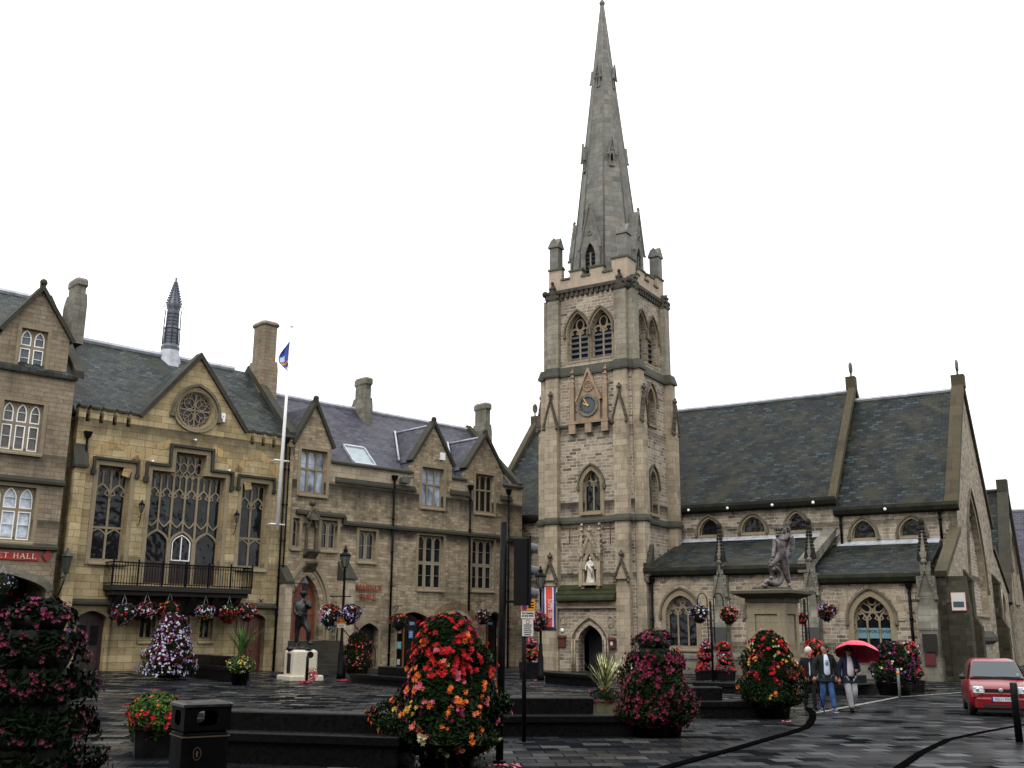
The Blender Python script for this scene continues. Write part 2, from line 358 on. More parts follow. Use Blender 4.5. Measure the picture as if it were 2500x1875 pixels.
DOORW=wood('orange_brown_oak',rgb('7a4024'),rgb('6a3620')); DOORR=wood('red_brown_door',rgb('5a2f20'),rgb('4c281c')); DOORD=wood('dark_door',rgb('2a1a14'),rgb('20140f'))
TIMB=plain('timber',rgb('6e4a26'),.5,0,.4,.2,8)
GRAN=plain('black_granite',(.0035,.0035,.004,1),.34,0,.1,.35,14)
STEP=masonry('step_stone',s3('1e1c18','2a2721','332f28'),.9,.5,.006,(.01,.01,.01,1),.01,.4,(.015,.015,.01,1),.3,rough=.6)
PALE=masonry('pale_plinth_stone',s3('a69f8e','b3ac9b','aca593'),5,5,.001,(.3,.3,.25,1),.0,.3,(.2,.18,.14,1),.0,bump=.2,vary=.1,streak=.25)
PEDS=masonry('pedestal_stone',s3('7a705a','8a806a','81775f'),1.4,.8,.006,(.1,.09,.07,1),.0,.45,(.08,.075,.05,1),.3,bump=.3,vary=.3,streak=.4)
BRZ=plain('dark_bronze',(.008,.0085,.009,1),.4,.2,.3,.35,10)
LEADS=plain('weathered_lead_figure',rgb('4c4746'),.42,.1,.5,.85,5)
MARB=plain('white_figure_stone',rgb('b9b3a8'),.7,0,.3,.25,8)
def emis(name,c,s):
    m,nt,b=newmat(name); b.inputs['Base Color'].default_value=c; return m
HOODM=masonry('weathered_hood',s3('3f392f','5a5244','6a6152','4a443a'),.9,.5,.003,(.05,.045,.035,1),.0,.6,(.03,.027,.02,1),.2,bump=.4,vary=.5,streak=.5)
# windows ----------------------------------------------------------
def window(par,kind,x0,x1,z0,zs,za,y=0.0,dep=.3,lights=2,transoms=(),glass=GLS,bar=.07,stone=None,surround=.14,hood=0,cusp=True,frame=None,style='arched',sill=True,name='window',lightarch=None,louvre=False,mull=True,sur_proud=.025,headtop=True,pane_name='pane'):
    """stone tracery (the window mesh) + pane (+ white frame / louvres) as its sub-parts; returns the hole outline for the wall."""
    stone=stone or TRC
    hole=opening(x0,x1,z0,zs,za,kind)
    m=MB(); yy=y+dep*.72
    ins=hole
    m.stroke(ins,bar,yy,yy+.1,closed=True,off=bar*.4)
    if surround: m.stroke(hole,surround,y-sur_proud,y+.01,closed=True,off=-surround/2)
    w=(x1-x0)/lights
    la=lightarch if lightarch is not None else w*.85
    top=zs if kind in('pointed','tudor','round') else za
    segs=[]
    zl=(zs if kind!='flat' else za)     # top of lights zone
    if style=='arched':
        base=zl-la*.9 if kind!='flat' else za-la
        if kind!='flat': base=zs-la*.15 if lights>1 else zs
        for i in range(1,lights):
            xm=x0+w*i
            m.box(xm-bar/2,xm+bar/2,yy,yy+.1,z0,base+la*.5)
        if lights>1 or kind=='flat':
            for i in range(lights):
                m.stroke(arc(x0+w*i,x0+w*(i+1),base,base+la,'pointed',6),bar*.9,yy+.004,yy+.09)
                if cusp:
                    xc=x0+w*(i+.5)
                    for sgn in(-1,1):
                        m.stroke([(xc+sgn*w*.46,base+la*.15),(xc+sgn*w*.16,base+la*.33),(xc+sgn*w*.3,base+la*.62)],bar*.55,yy+.01,yy+.08)
        if kind in('pointed',) and lights==2:
            # reticulated oculus above two lights
            xc=(x0+x1)/2; rr=w*.42; zc=base+la+ rr*.75
            pts=[(xc+rr*1.0*math.sin(a)*(.85),zc+rr*1.15*math.cos(a)) for a in [2*math.pi*k/14 for k in range(14)]]
            m.stroke(pts,bar*.8,yy+.006,yy+.09,closed=True)
        if kind=='pointed' and lights==3:
            xc=(x0+x1)/2; h=za-zs
            def petal(cx_,cz_,ang,L,wd):
                p=[]
                for k in range(12):
                    t=2*math.pi*k/12; lx=L*math.cos(t); lz=wd*math.sin(t)*(1-.25*math.cos(t))
                    p.append((cx_+lx*math.cos(ang)-lz*math.sin(ang),cz_+lx*math.sin(ang)+lz*math.cos(ang)))
                m.stroke(p,bar*.8,yy+.006,yy+.09,closed=True)
            b2=base+la
            petal(xc-w*.62,b2+h*.16,math.pi*.80,w*.52,w*.3); petal(xc+w*.62,b2+h*.16,math.pi*.20,w*.52,w*.3)
            petal(xc,b2+h*.5,math.pi/2,w*.46,w*.33)
            petal(xc-w*1.1,base+la*1.0,math.pi*.6,w*.25,w*.16); petal(xc+w*1.1,base+la*1.0,math.pi*.4,w*.25,w*.16)
            m.stroke([(xc,b2-.1),(xc,b2+h*.12)],bar*.8,yy+.006,yy+.09)
    for t in transoms:
        m.box(x0,x1,yy-.005,yy+.095,t-bar/2,t+bar/2)
    if sill: m.prismX([(y-.12,z0-.2),(y-.12,z0-.12),(y+dep*.7,z0+.02),(y+dep*.7,z0-.2)],x0-.08,x1+.08)
    o=m.build(name,stone,par)
    if hood:
        hd=MB()
        a=arc(x0-surround-.02,x1+surround+.02,zs,za+surround*1.5,kind) if kind!='flat' else None
        if a:
            hd.stroke(a,.09,y-.12,y+.02)
            for e in (a[0],a[-1]): hd.box(e[0]-.08,e[0]+.08,y-.14,y+.02,e[1]-.2,e[1]+.02)
        else:
            x_=(x0-surround-.05,x1+surround+.05); zt=za+surround+.08
            hd.stroke([(x_[0],zt-hood),(x_[0],zt),(x_[1],zt),(x_[1],zt-hood)],.11,y-.14,y+.02)
            for e in x_: hd.box(e-.1,e+.1,y-.16,y+.02,zt-hood-.18,zt-hood)
        hd.build('hood_mould',COP if kind=='flat' else HOODM,o)
    p=MB(); 
    p.wall(hole,(),y+dep*.72+.06)
    pane=p.build(pane_name,glass,o)
    if frame:
        f=MB()
        ts=[z0]+list(transoms)+[None]
        for i in range(lights):
            a0=x0+w*i+bar*.5; a1=x0+w*(i+1)-bar*.5
            for j in range(len(ts)-1):
                zb=ts[j]+(bar/2 if j else 0.02)
                if ts[j+1] is not None: f.stroke([(a0,zb),(a1,zb),(a1,ts[j+1]-bar/2),(a0,ts[j+1]-bar/2)],.045,yy-.01,yy+.05,closed=True,off=.02)
                else:
                    base=za-la
                    f.stroke([(a0,zb),(a1,zb)]+arc(a0,a1,base,za-.05,'pointed',5),.045,yy-.01,yy+.05,closed=True,off=.02)
                zm_=(zb+(ts[j+1] if ts[j+1] is not None else za))/2
                f.box(a0,a1,yy,yy+.04,zm_-.012,zm_+.012)
        f.build('sash_frame',frame,o)
    if louvre:
        l=MB(); n=max(3,int((zs-z0)/.32))
        for i in range(lights):
            a0=x0+w*i+bar*.4; a1=x0+w*(i+1)-bar*.4
            for k in range(n):
                zz=z0+.1+(zs-z0)*k/n
                l.add([(a0,yy-.02,zz),(a1,yy-.02,zz),(a1,yy+.05,zz+.12),(a0,yy+.05,zz+.12),(a0,yy-.02,zz+.03),(a1,yy-.02,zz+.03),(a1,yy+.05,zz+.15),(a0,yy+.05,zz+.15)],[(0,3,2,1),(4,5,6,7),(0,1,5,4),(2,3,7,6),(1,2,6,5),(3,0,4,7)])
        l.build('louvres',plain('louvre_board',rgb('3c4048'),.6),o)
    return hole,o
def pipe(par,x,y,z0,z1,hop=True,r=.055,name='downpipe'):
    m=MB(); m.tube([(x,y,z0),(x,y,z1)],r,8)
    z=z0+1.0
    while z<z1-.3: m.tube([(x,y,z-.05),(x,y,z+.05)],r*1.45,8); z+=1.8
    if hop: m.prismZ([(x-.1,y-.08),(x+.1,y-.08),(x+.1,y+.08),(x-.1,y+.08)],z1,z1+.28,[(x-.17,y-.14),(x+.17,y-.14),(x+.17,y+.1),(x-.17,y+.1)])
    return m.build(name,IRON,par)
def ev(o):
    dg=bpy.context.evaluated_depsgraph_get(); me=bpy.data.meshes.new_from_object(o.evaluated_get(dg)); return me
def text_mesh(body,size,depth,mat,name,par,M,align='CENTER',xscale=1.0,bold=0.0):
    cu=bpy.data.curves.new('t','FONT'); cu.body=body; cu.size=size; cu.extrude=depth; cu.align_x=align; cu.align_y='CENTER'; cu.offset=bold; cu.resolution_u=3
    o=bpy.data.objects.new('t',cu); col.objects.link(o); bpy.context.view_layer.update()
    me=ev(o); bpy.data.objects.remove(o); bpy.data.curves.remove(cu)
    me.name=name; me.transform(M@Matrix.Rotation(R(90),4,'X')@Matrix.Diagonal((xscale,1,1,1))); me.materials.clear(); me.materials.append(mat)
    q=bpy.data.objects.new(name,me); col.objects.link(q); q.parent=par
    return q
# ================================================================== TOWN HALL ROW (frame TH: x along the facade, y into the building)
def P(zm,X,Y,y0=0.0): return TH.P(*zm(X,Y),y0)
thr=TH.a
# ---- town hall
TO=empty('town_hall',(*TH.o,0),thr,'yellow ashlar town hall with a big central gable, tall traceried windows and an iron balcony','building')
xL=P(zA,520,700)[0]; xR=P(zD,600,1000)[0]          # facade ends
zpar=P(zB,850,1275)[1]; apx,apz=P(zB,1545,868); gl=P(zB,1095,1308); gr_=P(zB,1885,1445); apx=(gl[0]+gr_[0])/2
zf=(gl[1]+gr_[1])/2-.1
H=[]
bal=P(zA,1400,1030,-.9)
# left and right tall windows
tw=[]
for (a,b,yt,yb,hy) in((728,985,275,1008,0),(1850,2058,405,1062,0)):
    x0,x1,z0,z1=rect(TH,zA,a,b,yt,yb); tw.append((x0,x1,z0,z1))
    za=z1; w=(x1-x0)/2
    zt=P(zA,(a+b)/2,750 if a<1000 else 835)[1]; zm=P(zA,(a+b)/2,455 if a<1000 else 560)[1]
    h,o=window(TO,'flat',x0,x1,z0,za,za,dep=.5,lights=2,transoms=(zt,),bar=.1,surround=.2,hood=.55,cusp=False,lightarch=.01)
    me=MB(); yy=.36
    for i in range(2):
        a0=x0+w*i; a1=a0+w
        me.cut(); me.stroke(arc(a0,a1,zm-.35,zm+.25,'pointed',6),.09,yy-.004,yy+.11)
        me.stroke(arc(a0,a1,zt-.4,zt-.06,'tudor',5),.06,yy+.01,yy+.09)
        me.box(a0+w/2-.035,a0+w/2+.035,yy,yy+.09,zm+.2,za)
        for j in range(2): me.stroke(arc(a0+w/2*j,a0+w/2*(j+1),za-.4,za-.08,'pointed',5),.055,yy+.01,yy+.09)
        for s in(-1,1):
            xc=a0+w/2; me.stroke([(xc+s*w*.46,zm-.28),(xc+s*w*.18,zm-.2),(xc+s*w*.3,zm)],.05,yy+.01,yy+.09)
    me.build('tracery',TRC,o)
    H.append(h)
# central stepped window
cx0=P(zA,1133,800)[0]; cx1=P(zA,1712,800)[0]; cm0=P(zA,1350,300)[0]; cm1=P(zA,1585,300)[0]
sx=(cx0+cx1)/2; cm0,cm1=sx-(cm1-cm0)/2,sx+(cm1-cm0)/2
ztop=P(zA,1470,180)[1]; zsh=P(zA,1250,315)[1]; zfl=bal[1]-.0
zfl=P(zA,1400,1195,-.9)[1]+.05
zdo=P(zA,1395,778)[1]; ztr=P(zA,1400,745)[1]; zmid=P(zA,1395,520)[1]
ch=[(cx0,zfl),(cx1,zfl),(cx1,zsh),(cm1,zsh),(cm1,ztop),(cm0,ztop),(cm0,zsh),(cx0,zsh)]
H.append(ch)
m=MB(); dep=.45; yy=.33
m.stroke(ch,.1,yy,yy+.12,closed=True,off=.03)
m.stroke(ch[2:]+[ch[2]] if False else [ch[0],ch[7],ch[6],ch[5],ch[4],ch[3],ch[2],ch[1]],.2,-.03,.02,off=.1)
hz=.28; hm_=MB()
hm_.stroke([(cx0-.3,zsh-.35),(cx0-.3,zsh+hz),(cm0-.3,zsh+hz),(cm0-.3,ztop+hz),(cm1+.3,ztop+hz),(cm1+.3,zsh+hz),(cx1+.3,zsh+hz),(cx1+.3,zsh-.35)],.12,-.15,.02)
for e in(cx0-.3,cx1+.3): hm_.box(e-.11,e+.11,-.17,.02,zsh-.6,zsh-.35)
n=6; w=(cx1-cx0)/n
spz=zdo-.55
for i in range(1,n):
    xm=cx0+w*i; bw=.1 if i%2==0 else .075
    m.box(xm-bw/2,xm+bw/2,yy,yy+.11,(zfl if i%2==0 else zdo-.02),zsh)
for i in range(n):
    a0=cx0+w*i; a1=a0+w; xc=a0+w/2
    m.stroke(arc(a0,a1,zmid-.1,zmid+.42,'pointed',6),.07,yy+.003,yy+.1)
    m.stroke(arc(a0,a1,zdo+.62,zdo+.18,'tudor',5),.06,yy+.003,yy+.1)
    m.box(xc-.03,xc+.03,yy+.01,yy+.09,zmid+.38,zsh)
    for s in(-1,1): m.stroke([(xc+s*w*.46,zmid),(xc+s*w*.18,zmid+.06),(xc+s*w*.3,zmid+.26)],.045,yy+.01,yy+.09)
    for j in range(2): m.stroke(arc(a0+w/2*j,a0+w/2*(j+1),zsh-.32,zsh-.05,'pointed',5),.05,yy+.01,yy+.09)
cw=(cm1-cm0)/4
for i in range(4):
    a0=cm0+cw*i
    if i: m.box(a0-.035,a0+.035,yy,yy+.1,zsh+.2,ztop)
    m.stroke(arc(a0,a0+cw,ztop-.36,ztop-.06,'pointed',5),.05,yy+.01,yy+.09)
    m.stroke(arc(a0,a0+cw,zsh+.28,zsh+.02,'tudor',5),.055,yy+.01,yy+.1)
    m.stroke(arc(a0,a0+cw,zsh+.3,zsh+.56,'tudor',5),.055,yy+.01,yy+.1)
for i in range(3):
    a0=cx0+2*w*i; m.stroke([(a0+.04,zfl)]+arc(a0+.05,a0+2*w-.05,spz,zdo,'pointed',9)[::-1]+[(a0+2*w-.04,zfl)],.1,yy-.03,yy+.12)
ow=m.build('window',TRC,TO); hm_.build('hood_mould',COP,ow)
p=MB().wall(ch,(),yy+.07); p.build('pane',GLS,ow)
for i in range(3):
    a0=cx0+2*w*i+.1; a1=cx0+2*w*(i+1)-.1
    d=MB(); d.wall([(a0,zfl),(a1,zfl),(a1,zfl+1.05),(a0,zfl+1.05)],(),yy+.02); d.stroke([(a0,zfl+.05),(a1,zfl+.05),(a1,zfl+1.05),(a0,zfl+1.05)],.09,yy-.01,yy+.05,closed=True,off=.045); d.box((a0+a1)/2-.04,(a0+a1)/2+.04,yy-.01,yy+.05,zfl+.1,zfl+1.0)
    if i==1:
        pass
    dd=d.build('balcony_door',DOORD,TO)
    if i==1:
        wf=MB(); wf.stroke([(a0+.06,zfl+1.1),(a1-.06,zfl+1.1)]+arc(a0+.06,a1-.06,spz,zdo-.15,'pointed',7),.045,yy+.0,yy+.05,closed=True,off=.02); wf.box((a0+a1)/2-.02,(a0+a1)/2+.02,yy,yy+.05,zfl+1.1,zdo-.25); wf.build('frame',WHT,dd)
# ground floor openings
def gfloor(a,b,yt,yb,kind,rise,hole_only=False):
    x0,x1,z0,z1=rect(TH,zA,a,b,yt,yb); return x0,x1,z0,z1
gd=[]
for (a,b,yt,mat,nm) in((592,822,1392,DOORD,'door'),(1345,1465,1415,DOORD,'door'),(1850,2045,1405,DOORR,'door')):
    x0,x1,_,z1=rect(TH,zA,a,b,yt,1500); hh=opening(x0,x1,-.2,z1-.35,z1,'tudor'); H.append(hh)
    d=MB().wall(hh,(),.3); d.stroke(hh,.1,.26,.31,closed=True,off=.05); xm=(x0+x1)/2; d.box(xm-.05,xm+.05,.265,.31,0,z1-.1)
    for s in(0,1): 
        for zz in(.35,1.3): d.stroke([(x0+.18+s*(x1-x0)/2,zz),(xm-.12+s*(x1-x0)/2,zz),(xm-.12+s*(x1-x0)/2,zz+.75),(x0+.18+s*(x1-x0)/2,zz+.75)],.03,.28,.31,closed=True)
    do=d.build(nm,mat,TO)
    MB().ball((xm+.12,.24,1.1),.04).build('handle',plain('brass',rgb('8a6a30'),.35,.8),do)
    if a==592:
        g=MB()
        for (u,v) in((.16,.42),(.58,.84)):
            g.wall([(x0+(x1-x0)*u,z1-1.45),(x0+(x1-x0)*v,z1-1.45),(x0+(x1-x0)*v,z1-.62),(x0+(x1-x0)*u,z1-.62)],(),.255)
        g.build('pane',GLS,do)
    s=MB(); s.stroke(opening(x0,x1,-.2,z1-.35,z1,'tudor'),.16,-.05,.02,closed=True,off=-.08); s.build('door_surround',ASH,TO)
for (a,b) in((1078,1195),(1540,1640)):
    x0,x1,z0,z1=rect(TH,zA,a,b,1440,1612)
    h,o=window(TO,'flat',x0,x1,z0,z1,z1,dep=.35,lights=2,bar=.09,surround=.1,cusp=False,lightarch=.12,stone=ASH); H.append(h)
# rose window
rc=P(zB,1508,1268); rr=(P(zB,1625,1268)[0]-rc[0])*1.12; rc=(apx,rc[1])
circ=[(rc[0]+rr*math.cos(2*math.pi*k/28),rc[1]+rr*math.sin(2*math.pi*k/28)) for k in range(28)]
H.append(circ)
m=MB(); m.stroke(circ,.07,.1,.25,closed=True,off=.02); m.stroke([(rc[0]+(rr+.07)*math.cos(2*math.pi*k/28),rc[1]+(rr+.07)*math.sin(2*math.pi*k/28)) for k in range(28)],.08,-.05,.02,closed=True)
m.box(rc[0]-.03,rc[0]+.03,.12,.2,rc[1]-rr,rc[1]+rr); m.box(rc[0]-rr,rc[0]+rr,.12,.2,rc[1]-.03,rc[1]+.03)
for q in range(4):
    a=math.pi/4+q*math.pi/2
    cx_,cz_=rc[0]+rr*.5*math.cos(a),rc[1]+rr*.5*math.sin(a)
    m.stroke([(cx_+rr*.3*math.cos(2*math.pi*k/12),cz_+rr*.3*math.sin(2*math.pi*k/12)) for k in range(12)],.035,.13,.2,closed=True)
    m.stroke([(cx_-rr*.3*math.cos(a),cz_-rr*.3*math.sin(a)),(cx_+rr*.3*math.cos(a),cz_+rr*.3*math.sin(a))],.025,.14,.2); m.stroke([(rc[0]+rr*.98*math.cos(a-.5),rc[1]+rr*.98*math.sin(a-.5)),(cx_,cz_),(rc[0]+rr*.98*math.cos(a+.5),rc[1]+rr*.98*math.sin(a+.5))],.03,.145,.2)
for k in range(16):
    a=2*math.pi*(k+.5)/16; m.stroke([(rc[0]+rr*.8*math.cos(a-.15),rc[1]+rr*.8*math.sin(a-.15)),(rc[0]+rr*.97*math.cos(a),rc[1]+rr*.97*math.sin(a)),(rc[0]+rr*.8*math.cos(a+.15),rc[1]+rr*.8*math.sin(a+.15))],.035,.14,.2)
ah=arc(rc[0]-rr*1.38,rc[0]+rr*1.38,rc[1]-.25,P(zB,1525,1078)[1],'pointed',10)
hm_=MB(); hm_.stroke(ah,.13,-.16,.02)
for e in(ah[0],ah[-1]): hm_.box(e[0]-.12,e[0]+.12,-.18,.02,e[1]-.22,e[1])
m.stroke(arc(rc[0]-rr*1.25,rc[0]+rr*1.25,rc[1]-.25,P(zB,1525,1105)[1],'pointed',10),.08,-.07,.02)
m.stroke([(rc[0]+(rr*1.32)*math.cos(a),rc[1]+rr*1.2*math.sin(a)) for a in [math.pi*(1.0+k/12) for k in range(13)]],.1,-.1,.02)
ro=m.build('rose_window',TRC,TO); hm_.build('hood_mould',HOODM,ro); MB().wall(circ,(),.2).build('pane',GLS,ro)
# wall outline with gable and narrow crenels
def cren(xs,zt,w=.2,d=.62):
    out=[]
    for x in xs: out+=[(x-w/2,zt),(x-w/2,zt-d),(x+w/2,zt-d),(x+w/2,zt)]
    return out
lx=[P(zB,a,1290)[0] for a in(683,788,893,1000)]; rx=[P(zB,a,1490)[0] for a in(1950,2034,2116)]
lx=[x for x in lx if x<gl[0]-.1]
top=[(xL,zpar)]+cren(lx,zpar)+[(gl[0],zpar),(apx,apz),(gr_[0],zpar)]+cren(rx,zpar)+[(xR,zpar)]
outer=[(xL,-.4),(xR,-.4)]+top[::-1]
w_=MB(); w_.wall(outer,H,0.0,.35); w_.edge(outer,0.0,.4)
w_.build('front_wall',ASH,TO)
zn=.62
c=MB()
def segx(a,b):   # coping stones between crenels
    c.prismX([(-.1,zpar-.02),(-.1,zpar+.08),(.2,zpar+.2),(.45,zpar+.08),(.45,zpar-.02)],a,b)
xs=[xL]+[v for x in lx for v in(x-.1,x+.1)]+[gl[0]]
for i in range(0,len(xs)-1,2): segx(xs[i],xs[i+1])
c.cut()
xs=[gr_[0]]+[v for x in rx for v in(x-.1,x+.1)]+[xR]
for i in range(0,len(xs)-1,2): segx(xs[i],xs[i+1])
c.cut()
c.stroke([(gl[0]-.1,zpar-.05),(apx,apz+.12),(gr_[0]+.1,zpar-.05)],.2,-.15,.5)
c.build('coping',COP,TO)
# relieving arches flush in the ashlar
m=MB()
for (xc,yc,wd,ht) in((905,90,200,150),(2000,185,160,120)):
    x,z=P(zA,xc,yc); hw=(P(zA,xc+wd,yc)[0]-x); 
    m.stroke(arc(x-hw,x+hw,z-1.3,z,'tudor',9),.36,-.006,.01); m.cut()
x,z=P(zA,1470,40); m.stroke(arc(sx-3.1,sx+3.1,z-2.3,z-.1,'tudor',9)[:8],.36,-.006,.01); m.cut(); m.stroke(arc(sx-3.1,sx+3.1,z-2.3,z-.1,'tudor',9)[-8:],.36,-.006,.01)
m.build('relieving_arches',masonry('arch_ashlar',s3('85714f','a08a63','b0966a'),.34,.6,.008,(.05,.042,.03,1),.01,.45,(.05,.043,.03,1),.1,bump=.5,vary=.6),TO)
# string course above the ground floor
zs_=P(zA,700,1338)[1]; zs2=P(zA,2080,1362)[1]; zsc=(zs_+zs2)/2
m=MB(); m.prismX([(-.16,zsc-.06),(-.16,zsc+.04),(.02,zsc+.2),(.02,zsc-.12)],xL,xR); m.build('string_course',COP,TO)
# roof
ridz=(TH.P(400,870,5)[1]); rfL=P(zB,590,1240,.5)[0]; RYL=5.0
m=MB()
rxl,rxr=xL-.05,P(zB,2060,1130,2.5)[0]
rxr=xR+.1
m.prismX([(.25,zpar-.25),(RYL,ridz),(RYL*2-.25,zpar-.25)],rxl,rxr); m.build('roof',SLT,TO)
m=MB(); # gable roof behind the front gable
m.prismY([(gl[0]+.05,zpar-.1),(apx,apz-.1),(gr_[0]-.05,zpar-.1)],.4,4.6); m.build('gable_roof',SLT,TO)
m=MB(); m.tube([(rxl,RYL,ridz+.03),(rxr-1.2,RYL,ridz+.03)],.16,6,smooth=False); m.build('ridge_capping',LEAD,TO)
# side verge coping, right end
m=MB(); m.prismX([(.1,zpar),(.1,zpar+.35),(RYL,ridz+.4),(RYL,ridz)],xR-.25,xR+.2); m.prismX([(RYL,ridz+.4),(RYL,ridz),(10,zpar),(10,zpar+.35)],xR-.25,xR+.2)
m.build('verge_coping',COP,TO)
# body of the building below the roof
MB().box(xL,xR,.9,9.6,-.4,zpar-.3).build('body_wall',ASH,TO)
MB().prismX([(.4,zpar-.3),(RYL,ridz),(9.6,zpar-.3)],xR-.2,xR+.0).build('gable_end',ASH,TO)
# chimneys
def chimney(par,xa,xb,ya,yb,z0,z1,cap=.35,shoulder=None,mat=DRG,name='chimney_stack'):
    xa+=(yb-ya)*(xa+18)/(ya+45)*.9; xb=max(xb,xa+.55); m=MB(); xc,yc=(xa+xb)/2,(ya+yb)/2; hx,hy=(xb-xa)/2,(yb-ya)/2; E=.04
    def oc(f,g=None): 
        k=.74; a,b=hx*f,hy*(g or f); return [(xc-a,yc-b*k),(xc-a*k,yc-b),(xc+a*k,yc-b),(xc+a,yc-b*k),(xc+a,yc+b*k),(xc+a*k,yc+b),(xc-a*k,yc+b),(xc-a,yc+b*k)]
    sh=shoulder or (z0+(z1-z0)*.35)
    m.prismZ([(xa-E,ya-E),(xb+E,ya-E),(xb+E,yb+.2),(xa-E,yb+.2)],z0,sh-.5)
    m.prismZ([(xa-E,ya-E),(xa-E+.01,ya-E),(xb+E-.01,ya-E),(xb+E,ya-E),(xb+E,yb+.2),(xb+E-.01,yb+.2),(xa-E+.01,yb+.2),(xa-E,yb+.2)],sh-.5,sh,oc(.95) if False else [(xa,ya),(xa+.01,ya),(xb-.01,ya),(xb,ya),(xb,yb),(xb-.01,yb),(xa+.01,yb),(xa,yb)])
    m.prismZ(oc(.95),sh-.1,z1-cap)
    m.prismZ(oc(.95),z1-cap,z1-cap+.1,oc(1.12)); m.prismZ(oc(1.12),z1-cap+.1,z1-.12); m.prismZ(oc(1.12),z1-.12,z1,oc(.95))
    return m.build(name,mat,par)
cyy=3.6
xa=P(zB,1975,900,cyy)[0]; xb=P(zB,2128,900,cyy)[0]; zt=P(zB,2050,570,cyy)[1]
chimney(TO,xa-.3,xb+.1,cyy,cyy+1.3,zpar+2.0,zt,.3,shoulder=P(zB,2050,880,cyy)[1],mat=LBS)
# fleche
fx=P(zB,1312,800,5)[0]; f=lambda Y:P(zB,1340,Y,5)[1]
FL=MB(); FL.lathe([(.8,ridz-1.25),(.44,f(800))],fx,5,8,False,math.pi/8); fo=FL.build('fleche_base',LEAD,TO)
m=MB(); m.lathe([(.47,f(815)),(.49,f(790)),(.4,f(770)),(.37,f(650)),(.42,f(645)),(.34,f(630)),(.31,f(500)),(.36,f(475)),(.38,f(458)),(.27,f(400)),(.14,f(320)),(.045,f(255)),(.07,f(250)),(.02,f(240))],fx,5,8,False,math.pi/8)
for k in range(8):
    a=math.pi/8+k*math.pi/4; 
    for t in range(9):
        r_=.38-.037*t; zz=f(450)+(f(262)-f(450))*t/9.5; m.box(fx+r_*math.cos(a)-.035,fx+r_*math.cos(a)+.035,5+r_*math.sin(a)-.035,5+r_*math.sin(a)+.035,zz,zz+.09)
    m.tube([(fx+.43*math.cos(a),5+.43*math.sin(a),f(770)),(fx+.4*math.cos(a),5+.4*math.sin(a),f(520)),(fx+.43*math.cos(a),5+.43*math.sin(a),f(500))],.03,5)
    m.tube([(fx+.38*math.cos(a),5+.38*math.sin(a),f(470)),(fx+.6*math.cos(a),5+.6*math.sin(a),f(480))],[.03,.012],4)
fl=m.build('fleche',plain('grey_leadwork',rgb('4c505a'),.5,0,.5,.3,6),TO)
m=MB()
for k in range(8):
    a=k*math.pi/4
    for (za,zb,r_) in((f(760),f(665),.33),(f(620),f(510),.28)):
        for t in range(4):
            zz=za+(zb-za)*t/4; u=Vector((math.cos(a),math.sin(a),0)); v=Vector((-math.sin(a),math.cos(a),0)); c0=Vector((fx,5,zz))+u*(r_+.04)
            q=[c0-v*.1,c0+v*.1,c0+v*.1-u*.1+Vector((0,0,.12)),c0-v*.1-u*.1+Vector((0,0,.12))]; m.add(q+[p_+Vector((0,0,.05)) for p_ in q],[(0,1,2,3),(7,6,5,4),(0,4,5,1),(1,5,6,2),(2,6,7,3),(3,7,4,0)])
m.build('louvres',plain('dark_louvre',rgb('23262c'),.6),fl)
# balcony
y1=-.95; bx0=P(zA,872,1100,y1)[0]; bx1=P(zA,1945,1130,y1)[0]; bz1=(P(zA,1400,1040,y1)[1]); bz0=P(zA,1400,1210,y1)[1]
m=MB(); m.box(bx0,bx1,y1-.05,0,bz0-.22,bz0); m.box(bx0+.1,bx1-.1,y1+.1,0,bz0-.42,bz0-.22)
nb=6
for i in range(nb):
    x=bx0+.5+(bx1-bx0-1.0)*i/(nb-1); m.prismX([(0,bz0-.42),(y1+.15,bz0-.42),(y1+.3,bz0-.6),(-.3,bz0-.95),(0,bz0-1.5)],x-.13,x+.13)
m.prismX([(0,bz0-.45),(y1+.45,bz0-.45),(-.12,bz0-1.15),(0,bz0-1.3)],bx0+.3,bx1-.3)  # dark cove added for the shadow under the balcony; its colour holds soot too
bo=m.build('balcony',plain('soot_and_shade_stone',rgb('1d1b17'),.75,0,.3,.4,5),TO)
m=MB()
for zz,t in((bz1,.035),(bz1-.14,.018),(bz0+.08,.025)): m.tube([(bx0,0,zz),(bx0,y1,zz),(bx1,y1,zz),(bx1,0,zz)],t,6)
k=int((bx1-bx0)/.125)
for i in range(k+1):
    x=bx0+(bx1-bx0)*i/k; m.box(x-.011,x+.011,y1-.011,y1+.011,bz0,bz1)
    if i<k: m.tube([(x,y1,bz1-.14),(x+.06,y1,bz1-.03),(x+.12,y1,bz1-.14)],.01,3)
for i in range(7):
    for x in(bx0,bx1): m.box(x-.011,x+.011,y1*i/7-.011,y1*i/7+.011,bz0,bz1)
for i in range(7):
    x=bx0+(bx1-bx0)*i/6; m.box(x-.03,x+.03,y1-.03,y1+.03,bz0,bz1+.06); m.ball((x,y1,bz1+.1),.05)
m.build('railing',IRON,bo)
